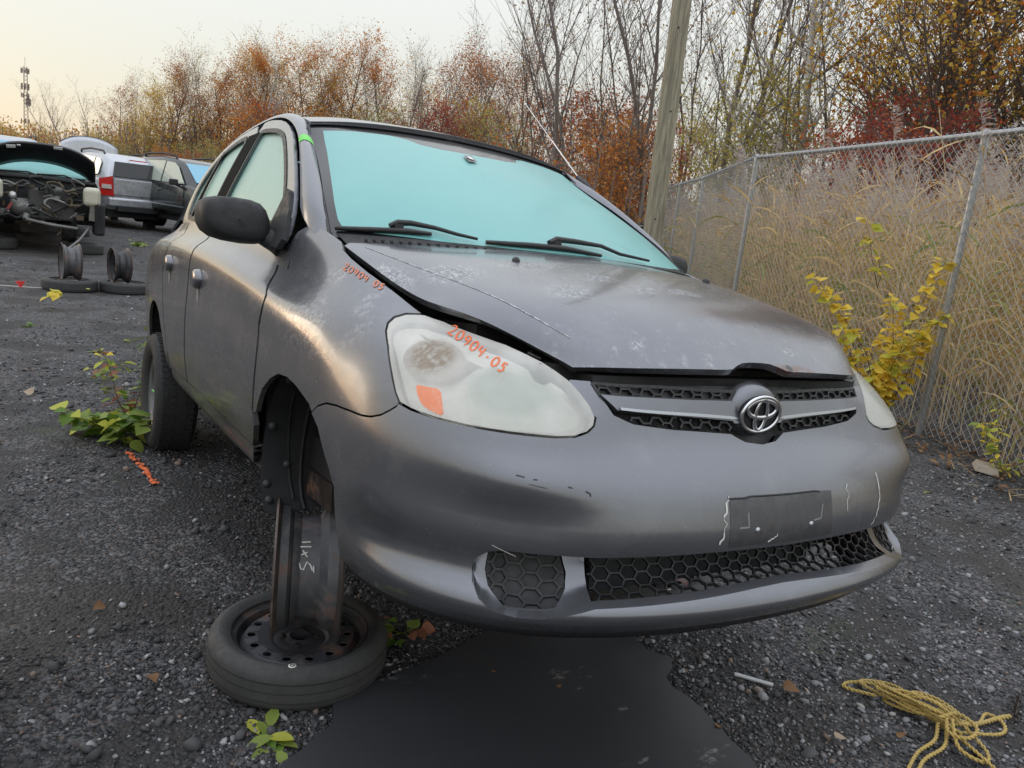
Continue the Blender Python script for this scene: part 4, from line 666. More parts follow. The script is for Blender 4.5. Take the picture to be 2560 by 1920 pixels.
# --- cowl and wipers
hr = HOOD(np.linspace(0, 3.8, 30), np.full(30, 0.03)) + [.03, 0, -.035]; wb = WS(np.linspace(0, 3.85, 30), np.full(30, .10))
V = []; F = []
for sg in (1, -1):
    b = len(V)
    for a, c in zip(hr, wb):
        for t, dz in ((0, -.02), (.35, .004), (.7, .004), (1, .002)): V.append(tuple((a * (1 - t) + c * t + [0, 0, dz]) * [1, sg, 1]))
    for i in range(29):
        for k in range(3): f = (b + i * 4 + k, b + i * 4 + 4 + k, b + i * 4 + 5 + k, b + i * 4 + k + 1); F.append(f if sg < 0 else f[::-1])
cowl = link('cowl', mesh_np('cowl', np.array(V), F, True), MATTE, car)
mb = MB()
for sg in (1, -1):
    for i in range(2, 27):
        a, c = hr[i] * [1, sg, 1], wb[i] * [1, sg, 1]
        for t in (.38, .52, .66): p = a * (1 - t) + c * t; mb.box((p[0], p[1], p[2] + .006), (.012, .006, .006))
mb.build('cowl_vent', BLACKP, cowl)
def wiper(blade, arm):
    w = empty('wiper'); w.parent = car; o_ = np.array([.010, 0, .014])
    mb = MB(); B = [np.array(p) + o_ for p in blade]; mb.tube([tuple(p - np.array([0, 0, .008])) for p in B], [.006, .008, .008, .005], 6); mb.build('blade', BLACKP, w)
    mb = MB(); A_ = [np.array(p) + np.array([.012, 0, .012]) for p in arm]; mb.tube([tuple(p) for p in A_], [.007, .009, .008, .006, .005, .004], 6); mb.box(tuple(A_[1] - np.array([0, 0, .012])), (.026, .026, .016)); mb.build('arm', BLACKP, w)
wiper(DATA['w1b'], DATA['w1a']); wiper(DATA['w2b'], DATA['w2a'])
# --- mirrors
def superhull(prof_pts, x0, x1, rows, cy, cz):
    V = []; F = []; n = len(prof_pts); P = np.array(prof_pts)
    for t, s_ in rows:
        for q in P: V.append((x0 + (x1 - x0) * t, cy + (q[0] - cy) * s_, cz + (q[1] - cz) * s_))
    for i in range(len(rows) - 1):
        for k in range(n): F.append((i * n + k, i * n + (k + 1) % n, (i + 1) * n + (k + 1) % n, (i + 1) * n + k))
    F.append(tuple(range(n))); F.append(tuple(range((len(rows) - 1) * n, len(rows) * n))[::-1]); return V, F
mprof = [(-.956, 1.032), (-.955, 1.052), (-.948, 1.068), (-.934, 1.079), (-.912, 1.085), (-.863, 1.088), (-.815, 1.086), (-.785, 1.078), (-.766, 1.060), (-.753, 1.03), (-.749, .99), (-.757, .966), (-.785, .957), (-.823, .955), (-.875, .959), (-.915, .968), (-.940, .984), (-.953, 1.006)]
for sg in (1, -1):
    mr = empty('side_mirror'); mr.parent = car
    V, F = superhull([(a, b) for a, b in mprof], -.70, -.555, [(0, .90), (.06, .985), (.2, 1.0), (.5, 1.0), (.75, .97), (.90, .89), (.975, .72), (1.0, .42), (1.003, .02)], -.853, 1.02)
    me = mesh_np('mirror_housing', np.array(V) * [1, sg, 1], F if sg > 0 else [f[::-1] for f in F], True); ho = link('mirror_housing', me, MATTE, mr)
    mb = MB(); P_ = [(-.60, -.775, .985), (-.58, -.735, .965), (-.55, -.722, .945)]; mb.tube([(a, b * sg, c) for a, b, c in P_], [.028, .032, .030], 8); mb.build('mirror_stalk', MATTE, mr)
    panel('mirror_sail', GS, [(-.48, .945), (-.455, .97), (-.50, 1.06), (-.57, 1.12), (-.60, 1.13), (-.66, 1.02), (-.64, .99), (-.56, .95)], MATTE, mr, .03, off=.012, sides=(sg,), rim=.016, out=1)
# --- wheel arch liners
CLIPM = simple('clip_plastic', (.05, .052, .055), .5)
lp = [(.262, .38), (.252, .43), (.222, .463), (.176, .506), (.139, .545), (.086, .582), (.02, .606), (-.05, .628), (-.12, .63), (-.19, .618), (-.25, .592), (-.30, .555), (-.345, .50), (-.375, .44), (-.392, .38), (-.40, .32), (-.395, .265), (-.372, .222), (-.335, .198)]
for sg in (1, -1):
    V = []; F = []; ys = (-.795, -.77, -.70, -.60, -.50)
    for i, (x, z) in enumerate(lp):
        for k, y in enumerate(ys):
            ww = .006 * math.sin(i * 1.3 + k) if 0 < k < 4 else 0; V.append((x + ww, y * sg, z + ww))
    n = len(ys)
    for i in range(len(lp) - 1):
        for k in range(n - 1): f = (i * n + k, i * n + k + 1, (i + 1) * n + k + 1, (i + 1) * n + k); F.append(f if sg > 0 else f[::-1])
    # inner wall
    b = len(V)
    for x, z in lp: V.append((x, -.50 * sg, z))
    F.append(tuple(range(b, b + len(lp))) if sg < 0 else tuple(range(b, b + len(lp)))[::-1])
    lo = link('arch_liner', mesh_np('arch_liner', np.array(V), F, True), MATTE, car)
    for (i, y) in ((13, -.775), (15, -.72), (16, -.778), (17, -.775), (10, -.77)):
        mb = MB(); x, z = lp[i]; mb.lathe([(.0001, .006), (.006, .006), (.008, .003), (.0125, .002), (.013, -.002)], 14, Matrix.Translation((x + .004, y * sg, z)) @ Matrix.Rotation(R(90), 4, 'Y')); mb.build('liner_clip', CLIPM, lo)
    mb = MB(); mb.tube([(lp[i][0] + .004, -.68 * sg, lp[i][1]) for i in range(11, 19)], .006, 6); mb.tube([(lp[i][0] + .003, (-.74 + .006 * (i - 11)) * sg, lp[i][1]) for i in range(11, 18)], .004, 6); mb.build('liner_rib', MATTE, lo)
    # dark rear wheel well
    mb = MB(); V = []; F = []
    an = np.linspace(R(-5), R(185), 22)
    for a in an:
        for y in (-.80, -.50): V.append((-2.33 + .335 * math.cos(a), y * sg, .37 + .335 * math.sin(a)))
    for i in range(21): f = (2 * i, 2 * i + 1, 2 * i + 3, 2 * i + 2); F.append(f if sg > 0 else f[::-1])
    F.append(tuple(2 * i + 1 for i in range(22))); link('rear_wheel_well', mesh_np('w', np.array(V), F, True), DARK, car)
# --- rear wheels (tyre, steel rim)
def tyre_prof(ro, ri, w, bulge=.012):
    h = w / 2
    return [(ri, -h * .80), (ri + .012, -h * .93), ((ro + ri) / 2, -h - bulge * .6), (ro - .025, -h), (ro - .008, -h * .86), (ro, -h * .62), (ro + .001, -h * .3), (ro + .001, 0), (ro + .001, h * .3), (ro, h * .62), (ro - .008, h * .86), (ro - .025, h), ((ro + ri) / 2, h + bulge * .6), (ri + .012, h * .93), (ri, h * .80)]
def tyre_mesh(name, ro, ri, w, n=72, grooves=3, blocks=True):
    mb = MB(); mb.lathe(tyre_prof(ro, ri, w), n)
    return mb
def rim_prof(rf, w, rd):
    """(r,z) barrel section with flanges, drop centre"""
    h = w / 2
    return [(rf, -h), (rf + .004, -h + .006), (rf - .006, -h + .012), (rf - .016, -h + .016), (rf - .020, -h + .038), (rd, -h + .056), (rd, h - .066), (rf - .020, h - .044), (rf - .016, h - .016), (rf - .006, h - .012), (rf + .004, h - .006), (rf, h)]
def rim_part(parent, rf, w, mat, M, disc=-.03, holes=14, hole_r=.011, disc_mat=None, nseg=64, drop=.040, edge_mat=None):
    P = rim_prof(rf, w, rf - drop); b = None
    for nm_, i0, i1, mt_ in (('rim_barrel', 3, len(P) - 4, mat), ('rim_flange', 0, 3, edge_mat or mat), ('rim_flange', len(P) - 4, len(P) - 1, edge_mat or mat)):
        mb = MB()
        for i_ in range(i0, i1): mb.lathe([P[i_], P[i_ + 1]], nseg, M); mb.lathe([(P[i_ + 1][0] - .004, P[i_ + 1][1]), (P[i_][0] - .004, P[i_][1])], nseg, M)
        q_ = mb.build(nm_, mt_, parent); b = b or q_
    # pressed disc with holes: ring of cells
    ro = rf - .030; mb = MB(); prof = [(ro, disc), (ro - .008, disc + .012), (ro - .014, disc + .020), (ro - .050, disc + .023), (.085, disc + .014), (.075, disc + .008), (.045, disc + .010), (.030, disc + .018), (.029, disc - .01)]
    n = holes * 4
    for i in range(len(prof) - 1):
        (r0, z0), (r1, z1) = prof[i], prof[i + 1]
        for k in range(n):
            if i == 2 and holes and (k % 4) in (1, 2):
                continue
            q0, q1 = 2 * math.pi * k / n, 2 * math.pi * (k + 1) / n
            V = [M @ Vector((r * math.cos(q), r * math.sin(q), z)) for r, z, q in ((r0, z0, q0), (r0, z0, q1), (r1, z1, q1), (r1, z1, q0))]
            mb.add(V, [(0, 1, 2, 3)], True)
            if i == 2 and holes and (k % 4) == 9:
                pass
    if holes:
        (r0, z0), (r1, z1) = prof[2], prof[3]; rm = (r0 + r1) / 2
        for h_ in range(holes):   # plate around each round hole
            qa, qb = 2 * math.pi * (h_ * 4 + 1) / n, 2 * math.pi * (h_ * 4 + 3) / n; qm = (qa + qb) / 2
            hr_ = min(hole_r, (r0 - r1) * .45, rm * (qb - qa) * .45); c = Vector((rm, 0)); K = 24
            inner = []; outer = []
            for k in range(K):
                t = 2 * math.pi * k / K; dx, dy = math.cos(t), math.sin(t)
                inner.append((rm + hr_ * dx, hr_ * dy / rm))
                sx = (r0 - r1) / 2; sy = (qb - qa) / 2 * rm; s_ = min(sx / max(abs(dx), 1e-6), sy / max(abs(dy), 1e-6)); outer.append((rm + s_ * dx, s_ * dy / rm))
            zz = (z0 + z1) / 2
            V = [M @ Vector((r * math.cos(qm + q), r * math.sin(qm + q), zz)) for r, q in inner + outer] + [M @ Vector((r * math.cos(qm + q), r * math.sin(qm + q), zz - .004)) for r, q in inner]
            mb.add(V, [(k, K + k, K + (k + 1) % K, (k + 1) % K) for k in range(K)] + [(k, (k + 1) % K, 2 * K + (k + 1) % K, 2 * K + k) for k in range(K)])
    mb.build('rim_disc', disc_mat or mat, parent)
    mb = MB()
    for k in range(4):
        q = 2 * math.pi * (k + .5) / 4; mb.lathe([(.0001, .006), (.008, .005), (.010, 0)], 10, M @ Matrix.Translation((.05 * math.cos(q), .05 * math.sin(q), disc + .012)))
    mb.build('bolt_hole', DARK, parent)
    return b
TREAD = simple('worn_tread_rubber', (.03, .03, .031), .78, 0, 30, .4, (5, .3, .003))
for sg in (1, -1):
    wl = empty('rear_wheel'); wl.parent = car
    M = Matrix.Translation((-2.37, -.745 * sg, .243)) @ Matrix.Rotation(R(90) * sg, 4, 'X')
    mb = MB(); mb.lathe(tyre_prof(.290, .188, .185), 80, M); ty = mb.build('tyre', TREAD, wl)
    mb = MB()
    for k in range(64):
        q = 2 * math.pi * k / 64
        for zz, sk in ((-.058, .3), (-.025, -.3), (.025, .3), (.058, -.3)):
            mb.box((0, 0, 0), (.001, .001, .001)) if False else None
            T_ = M @ Matrix.Rotation(q, 4, 'Z') @ Matrix.Translation((.2895, 0, zz)) @ Matrix.Rotation(sk, 4, 'X')
            V = [T_ @ Vector((x, y, z)) for x in (0, .0035) for y, z in ((-.0105, -.013), (.0105, -.013), (.0105, .013), (-.0105, .013))]
            mb.add(V, [(4, 5, 6, 7), (0, 1, 5, 4), (1, 2, 6, 5), (2, 3, 7, 6), (3, 0, 4, 7)])
    mb.build('tread_block', TREAD, ty)
    rim_part(wl, .190, .15, simple('grey_painted_rim', (.22, .225, .23), .4, .5, 12, .3), M, disc=.02, holes=12)
    mb = MB(); mb.tube([tuple(M @ Vector((.19, .02, .08))), tuple(M @ Vector((.165, .03, .10)))], .004, 6); mb.build('valve', GREENM, wl)
# --- antenna
mb = MB(); a0, a1 = Vector((-.905, .60, 1.372)), Vector((-1.385, .60, 1.747)); mb.tube([a0, a0.lerp(a1, .5)], .0028, 6); mb.tube([a0.lerp(a1, .5), a1], .0018, 6); mb.tube([a1, a1 + (a1 - a0).normalized() * .012], .005, 6); an_ = mb.build('antenna', Mat('antenna_steel', (.75, .74, .72), .35, .6).m, car)
mb = MB(); mb.tube([a0 + Vector((.09, .02, -.065)), a0 + Vector((.03, .004, -.02)), a0 + Vector((-.02, 0, .012))], [.012, .016, .008], 8); mb.build('antenna_base', BLACKP, an_)

# ------------------------------------------------------------------ ground
def gh(x, y):
    return .0035 * (np.sin(x * 5.1 + 2 * np.sin(y * 1.9)) * np.sin(y * 4.3 + 1.7 * np.sin(x * 2.3)) + .6 * np.sin(x * 11 + y * 3) * np.sin(y * 9 - x * 4)) * np.exp(-((x + .2)**2 + (y - 1)**2) / 60) + .040 * np.exp(-((x + .76)**2 + (y - 2.36)**2) / 1.1) + .006 * np.sin(x * 2.3 + 1) * np.cos(y * 1.7) * np.exp(-((x + .2)**2 + (y - 1)**2) / 30)
def warp(n, a, b, c, k):
    t = np.linspace(-1, 1, n); s = np.sign(t) * (np.abs(t)**k); return np.where(s < 0, c + (c - a) * s, c + (b - c) * s)
gx = warp(230, -400, 420, 0.2, 3.4); gy = warp(230, -300, 600, 0.8, 3.4)
GX, GY = np.meshgrid(gx, gy); GZ = gh(GX, GY)
V = np.stack([GX, GY, GZ], -1).reshape(-1, 3); n = 230
i = np.arange((n - 1) * n).reshape(n - 1, n)[:, :-1].ravel(); F = np.stack([i, i + 1, i + n + 1, i + n], 1)
GM = Mat('dark_gravel', (.028, .028, .030), .85)
_v = GM.voronoi(75, 'F1', 'Distance'); _c = GM.voronoi(75, 'F1', 'Color'); _v2 = GM.voronoi(170, 'F1', 'Distance'); _c2 = GM.voronoi(170, 'F1', 'Color')
_s = _node(GM.nt, 'ShaderNodeSeparateColor'); GM.L(_c, _s.inputs[0]); _s2 = _node(GM.nt, 'ShaderNodeSeparateColor'); GM.L(_c2, _s2.inputs[0])
big = GM.noise(.55, 5, .6); mid_ = GM.noise(2.2, 5, .65)
GM.tint(GM.ramp(_s.outputs[0], .58, 1.0), (.19, .19, .198), .75)
GM.tint(GM.ramp(_s2.outputs[1], .6, 1.0), (.26, .26, .27), .45)
GM.tint(GM.ramp(_s.outputs[2], .86, .96), (.19, .135, .11), .5)
GM.tint(GM.ramp(mid_, .44, .60), (.030, .029, .029), .85)
GM.tint(GM.ramp(big, .52, .66), (.060, .052, .044), .6)
GM.tint(GM.math('MULTIPLY', GM.ramp(GM.noise(1.3, 6, .7), .58, .68), GM.ramp(_s2.outputs[0], .3, .6)), (.055, .075, .028), .5)
GM.bump(GM.math('SUBTRACT', 1.0, _v), .9, .012); GM.bump(_v2, .5, .004); GM.bump(mid_, .3, .03)
ground = link('ground', mesh_np('ground', V, F, True), GM.m); tag(ground, kind='structure')

MAT_OUTLINE = [(-.95, -.45), (-.85, -.12), (-.76, -.06), (-.68, -.01), (-.655, .06), (-.64, .11), (-.56, .115), (-.49, .12), (-.30, .17), (-.04, .26), (.2, .26), (.42, .14), (.40, .06), (.385, -.03), (.41, -.07), (.435, -.105), (.40, -.15), (.345, -.19), (.325, -.235), (.33, -.30), (.315, -.40), (.305, -.48), (.30, -.58), (.22, -.80), (-.6, -.9)]
# loose stones: three sizes, thinning out with distance
def ico():
    t = (1 + 5**.5) / 2; v = np.array([(-1, t, 0), (1, t, 0), (-1, -t, 0), (1, -t, 0), (0, -1, t), (0, 1, t), (0, -1, -t), (0, 1, -t), (t, 0, -1), (t, 0, 1), (-t, 0, -1), (-t, 0, 1)], float)
    f = np.array([(0, 11, 5), (0, 5, 1), (0, 1, 7), (0, 7, 10), (0, 10, 11), (1, 5, 9), (5, 11, 4), (11, 10, 2), (10, 7, 6), (7, 1, 8), (3, 9, 4), (3, 4, 2), (3, 2, 6), (3, 6, 8), (3, 8, 9), (4, 9, 5), (2, 4, 11), (6, 2, 10), (8, 6, 7), (9, 8, 1)])
    return v / np.linalg.norm(v[0]), f
def octa():
    return np.array([(1, 0, 0), (-1, 0, 0), (0, 1, 0), (0, -1, 0), (0, 0, 1), (0, 0, -1)], float), np.array([(0, 2, 4), (2, 1, 4), (1, 3, 4), (3, 0, 4), (2, 0, 5), (1, 2, 5), (3, 1, 5), (0, 3, 5)])
def stones(name, N, base, smin, smean, rmin, rmax, mat, label):
    bv, bf = base; nb = len(bv)
    r = np.exp(RNG.uniform(math.log(rmin), math.log(rmax), N * 2)); a = RNG.uniform(R(-24), R(88), N * 2)
    x = -1.39 + r * np.sin(a); y = -1.81 + r * np.cos(a)
    den = .5 + .5 * np.sin(x * 3.1 + 2 * np.sin(y * 1.3)) * np.sin(y * 2.3 + 1.5 * np.sin(x * 1.7)); den = np.clip(1.7 * den - .28, .06, 1)
    den = np.where((x > .2) & (y < 1.2), den * 1.0 + .35, den)
    mk = (RNG.uniform(0, 1, N * 2) < den) & ~inside(np.stack([x, y], 1), MAT_OUTLINE); x, y = x[mk][:N], y[mk][:N]; N = len(x)
    s = np.clip(RNG.lognormal(math.log(smean), .42, N), smin, smean * 4)
    sh = RNG.uniform(.55, 1.2, (N, 1, 3)) * np.array([1, 1, .7]); V = bv[None] * RNG.uniform(.72, 1.22, (N, nb, 1)) * sh * s[:, None, None] / 2
    q = RNG.uniform(0, 2 * math.pi, N); c, d = np.cos(q)[:, None], np.sin(q)[:, None]; tl = RNG.normal(0, .35, (N, 1))
    X = V[..., 0] * c - V[..., 1] * d; Y = V[..., 0] * d + V[..., 1] * c; Z = V[..., 2] + X * tl
    V = np.stack([X + x[:, None], Y + y[:, None], Z + gh(x, y)[:, None] + (s * .16)[:, None]], -1)
    Fa = (bf[None] + (np.arange(N) * nb)[:, None, None]).reshape(-1, 3)
    o = link(name, mesh_np(name, V.reshape(-1, 3), Fa), mat); tag(o, label, 'gravel', kind='stuff'); return o
PM = Mat('stone', (.075, .075, .08), .75)
_g = _node(PM.nt, 'ShaderNodeNewGeometry'); ri = _g.outputs['Random Per Island']
PM.tint(PM.ramp(ri, .0, .42, 1, 0), (.034, .034, .036), .9); PM.tint(PM.ramp(ri, .76, .97), (.48, .48, .49), .95); PM.tint(PM.math('MULTIPLY', PM.ramp(PM.axis(0), -.2, .9), PM.ramp(ri, .3, .9)), (.36, .36, .375), .7); PM.tint(PM.ramp(ri, .955, .965), (.42, .41, .39), 1); PM.tint(PM.ramp(ri, .975, .98), (.22, .13, .09), .8)
PM.tint(PM.noise(60, 4), (.06, .06, .06), .4)
stones('pebbles', 26000, ico(), .005, .0125, 1.55, 6.5, PM.m, 'grey crushed stones scattered over the yard floor')
stones('fine_gravel', 60000, octa(), .003, .0075, 1.5, 8.5, PM.m, 'fine dark stone chips covering the yard floor')
stones('coarse_gravel', 9000, octa(), .012, .022, 5.0, 24, PM.m, 'grey stone chips over the far part of the yard')
stones('loose_stones', 170, ico(), .016, .022, 1.7, 9, PM.m, 'larger pale stones lying loose on the gravel')

# ------------------------------------------------------------------ chain-link fence
GALV = simple('galvanised_steel', (.42, .44, .46), .38, .75, 18, .3); WIRE = simple('galvanised_wire', (.50, .52, .53), .5, .4)
def fence(name, pts, H, label, pitch=.082, wr=.0021, post_r=.030, rail_r=.024):
    fo = empty(name, (pts[0][0], pts[0][1], 0)); tag(fo, label, 'fence'); ox, oy = pts[0]
    P = [(x - ox, y - oy) for x, y in pts]
    for (x, y) in P:
        mb = MB(); mb.tube([(x, y, -.1), (x, y, H - .01)], post_r, 14); mb.lathe([(.0001, .03), (post_r * .8, .022), (post_r * 1.1, 0), (post_r * 1.1, -.03)], 14, Matrix.Translation((x, y, H + .012))); mb.build('post', GALV, fo)
    for a, b in zip(P[:-1], P[1:]):
        mb = MB(); mb.tube([(a[0], a[1], H), (b[0], b[1], H)], rail_r, 12); mb.build('top_rail', GALV, fo)
        L = math.hypot(b[0] - a[0], b[1] - a[1]); d = np.array([(b[0] - a[0]) / L, (b[1] - a[1]) / L]); nrm = np.array([d[1], -d[0]]) * -.032
        h0, h1 = .04, H + .035; hh = h1 - h0; V = []; F = []
        for sg in (1, -1):
            for s0 in np.arange(-hh, L + hh, pitch):
                # wire from (s0,h0) to (s0+sg*hh,h1), clipped to the panel
                t0, t1 = 0., 1.; e = sg * hh
                for lim in (0, L):
                    pass
                ta, tb = (0 - s0) / e, (L - s0) / e; lo, hi = min(ta, tb), max(ta, tb); t0, t1 = max(0, lo), min(1, hi)
                if t1 - t0 < .01: continue
                A = np.array([*(np.array(a) + d * (s0 + e * t0) + nrm + d[::-1] * [1, -1] * .0012 * sg), h0 + hh * t0]); B = np.array([*(np.array(a) + d * (s0 + e * t1) + nrm + d[::-1] * [1, -1] * .0012 * sg), h0 + hh * t1])
                t = (B - A) / np.linalg.norm(B - A); n1 = np.array([d[1], -d[0], 0]); n2 = np.cross(t, n1); bb = len(V)
                for q in (A, B):
                    for k in range(3): w = 2 * math.pi * k / 3; V.append(q + (n1 * math.cos(w) + n2 * math.sin(w)) * wr)
                F += [(bb, bb + 1, bb + 4), (bb, bb + 4, bb + 3), (bb + 1, bb + 2, bb + 5), (bb + 1, bb + 5, bb + 4), (bb + 2, bb, bb + 3), (bb + 2, bb + 3, bb + 5)]
        tag(link('chain_link_mesh', mesh_np('chain_link_mesh', np.array(V), np.array(F), True), WIRE, fo), kind='stuff')
    return fo
FENCE_H = 2.40
FP = [(3.68, -1.55), (4.95, 1.86), (6.24, 5.32), (8.87, 8.92), (10.2, 10.95), (12.3, 14.0)]
fence('chain_link_fence', FP, FENCE_H, 'tall galvanised chain-link fence holding back the dry reeds beside the sedan')
fence('chain_link_fence', [(20.5, 24.2), (23.9, 26.2), (25.3, 31.7), (24.0, 37.0)], 2.4, 'low far chain-link fence seen between the windscreen and the wooden pole', pitch=.10, wr=.004)
# ------------------------------------------------------------------ wooden pole
WOOD = Mat('weathered_pole_wood', (.40, .37, .27), .85); _w = WOOD.noise(6, 6, .65, (6, 6, .35)); WOOD.tint(WOOD.ramp(_w, .38, .62), (.17, .155, .115), .8); WOOD.tint(WOOD.ramp(WOOD.noise(30, 4, .7, (4, 4, .15)), .58, .66), (.07, .06, .045), .7); WOOD.tint(WOOD.ramp(WOOD.noise(1.2, 3), .5, .7), (.24, .25, .17), .5); WOOD.bump(_w, .5, .02)
LEAN = (-0.0165, 0.0142)
pole = empty('wooden_pole', (5.83, 6.48, 0)); tag(pole, 'tall weathered wooden utility pole standing behind the sedan', 'utility pole')
mb = MB(); zs = np.linspace(-.2, 9, 16); mb.tube([(LEAN[0] * z, LEAN[1] * z, z) for z in zs], [.135 - .003 * z for z in zs], 22); mb.build('shaft', WOOD.m, pole)
mb = MB()
for z, a in ((1.55, -2.2), (2.9, -2.0), (3.9, -2.3)): mb.lathe([(.0001, .004), (.012, .003), (.013, -.01)], 8, Matrix.Translation((LEAN[0] * z + .128 * math.cos(a), LEAN[1] * z + .128 * math.sin(a), z)) @ Matrix.Rotation(a, 4, 'Z') @ Matrix.Rotation(R(90), 4, 'Y'))
mb.build('bolt', DARK, pole)
# ------------------------------------------------------------------ cell tower far behind
tw = empty('cell_tower', (.9, 208.2, 0)); tag(tw, 'lattice telecom mast with antennas rising behind the far trees', 'tower')
TWM = simple('mast_steel', (.34, .27, .23), .7, .1)
mb = MB(); H = 20.5
for k in range(3):
    q = 2 * math.pi * k / 3; mb.tube([(.62 * math.cos(q), .62 * math.sin(q), 0), (.36 * math.cos(q), .36 * math.sin(q), H)], .085, 5)
for j in range(26):
    z0, z1 = H * j / 26, H * (j + 1) / 26
    for k in range(3):
        q0, q1 = 2 * math.pi * k / 3, 2 * math.pi * (k + 1) / 3; mb.tube([(.5 * math.cos(q0), .5 * math.sin(q0), z0), (.5 * math.cos(q1), .5 * math.sin(q1), z1)], .035, 4)
mb.build('lattice', TWM, tw)
for z, n_, L_ in ((19.6, 6, 1.3), (16.4, 6, 1.6), (14.6, 4, 1.2), (9.3, 4, 1.2), (5.6, 3, 1.0)):
    mb = MB()
    for k in range(n_): q = 2 * math.pi * k / n_ + z; mb.box((.72 * math.cos(q), .72 * math.sin(q), z), (.20, .20, L_ * .8), rz=q)
    mb.tube([(-.9, 0, z), (.9, 0, z)], .05, 4); mb.tube([(0, -.9, z), (0, .9, z)], .05, 4); mb.build('panel_antenna', TWM, tw)
for z in (12.9, 13.6): mb = MB(); mb.lathe([(.0001, 0), (.5, .12), (.55, .2)], 14, Matrix.Translation((.55, -.5, z)) @ Matrix.Rotation(R(90), 4, 'X')); mb.build('dish', TWM, tw)
mb = MB(); mb.tube([(0, 0, H), (0, 0, H + 1.9)], .035, 4); mb.build('lightning_rod', TWM, tw)

# ------------------------------------------------------------------ wheels propping the sedan
def wheel_flat(name, loc, rz, ro, ri, w, label, rim_mat, disc_mat=None, group=None, tilt=0., cat='wheel', mark=False, rim=True):
    o = empty(name, loc, rz); o.rotation_euler = (tilt, 0, rz); tag(o, label, cat, group)
    mb = MB(); mb.lathe([(r, z + w / 2) for r, z in tyre_prof(ro, ri, w, .006)], 72); ty = mb.build('tyre', RUBBER if rim else TREAD, o)
    mb = MB()
    for zz in (.28, .5, .72): mb.lathe([(ro + .0005, w * zz - .003), (ro + .0022, w * zz), (ro + .0005, w * zz + .003)], 72)
    mb.build('tread_rib', TREAD, ty)
    if rim: rim_part(o, ri + .004, w * .86, rim_mat, Matrix.Translation((0, 0, w / 2)), disc=.012, holes=14, hole_r=.0125, disc_mat=disc_mat)
    if mark:
        mb = MB(); mb.lathe([(.0001, .0), (.010, .0), (.011, -.001)], 16, Matrix.Translation((-.150, -.165, w + .004))); mb.build('white_dot', CHALKW, o)
        mb = MB(); mb.lathe([(.004, .0), (.0055, .001), (.007, 0)], 16, Matrix.Translation((-.150, -.165, w + .005))); mb.build('dot_ring', DARK, o)
    return o
EDGE = rusty('rust_worn_rim_edge', (.10, .082, .075), .55, 9)
def rim_upright(name, loc, rz, rf, w, label, mat, group=None, chalk=False):
    """bare rim standing on its flange, axle horizontal along local x"""
    o = empty(name, loc, rz); tag(o, label, 'rim', group)
    M = Matrix.Translation((0, 0, rf + .004)) @ Matrix.Rotation(R(90), 4, 'Y')
    rim_part(o, rf, w, mat, M, disc=-.045, holes=12, hole_r=.011, drop=.046, edge_mat=EDGE)
    if chalk:
        rr = rf - .0455; mb = MB()
        def pt(ax, an): a = math.radians(an + 13); return (ax, -rr * math.cos(a) - .0012 * math.cos(a), rf + .004 + (rr + .0012) * math.sin(a))
        for ln in ([(-.022, 38), (0.002, 38.5)], [(-.026, 33), (.004, 33)], [(-.018, 29), (-.010, 24), (-.004, 22)], [(-.022, 24), (-.006, 27)], [(-.030, 20), (-.022, 10), (-.014, 9)], [(-.014, 9), (-.006, 17), (.004, 14), (.010, 8)], [(.012, 13), (.014, 6)]):
            mb.tube([pt(*q) for q in ln], .0022, 5)
        mb.build('chalk_mark', CHALKW, o)
    return o
RIM_R = rusty('reddish_rim_face', (.085, .085, .095), .85, 4)
sw_ = wheel_flat('spare_wheel', (-.677, .315, 0), R(20), .258, .196, .125, 'narrow spare wheel lying flat under the upright rim, white dot on its tyre', STEEL_D, RIM_R, mark=True)
su_ = rim_upright('steel_rim', (-.668, .315, .112), R(-17), .195, .190, 'rusty bare steel rim with chalk marks standing upright on the spare wheel', STEEL, chalk=True)
c_ = copy_tree(sw_); c_.location = (.70, .34, 0); c_['label'] = 'spare wheel lying flat under the far front side of the sedan'
c_ = copy_tree(su_); c_.location = (.69, .34, .112); c_['label'] = 'bare rim standing under the far front side of the sedan'
# spare pairs behind the sedan
rim_upright('steel_rim', (-.86, 8.45, .108), R(6), .205, .185, 'black bare rim on the tyre pair, browner one farther from the sedan', STEEL)
rim_upright('steel_rim', (-.36, 8.46, .106), R(8), .20, .18, 'black bare rim on the tyre pair, next to the sedan rear door', STEEL_D)
wheel_flat('flat_tyre', (-.86, 8.50, 0), .3, .285, .20, .125, 'tyre lying flat under the browner bare rim behind the sedan', STEEL_D)
wheel_flat('flat_tyre', (-.285, 8.50, 0), .9, .280, .20, .125, 'tyre lying flat under the bare rim nearest the sedan rear door', STEEL_D)
# tyre cut by the frame at the lower corner
tt = empty('loose_tyre', (-1.585, .22, .29)); tag(tt, 'edge of a dusty black tyre standing at the lower left corner', 'tyre')
mb = MB(); mb.lathe(tyre_prof(.29, .19, .18), 64, Matrix.Rotation(R(-10), 4, 'Z') @ Matrix.Rotation(R(90), 4, 'Y')); mb.build('rubber', TREAD, tt)
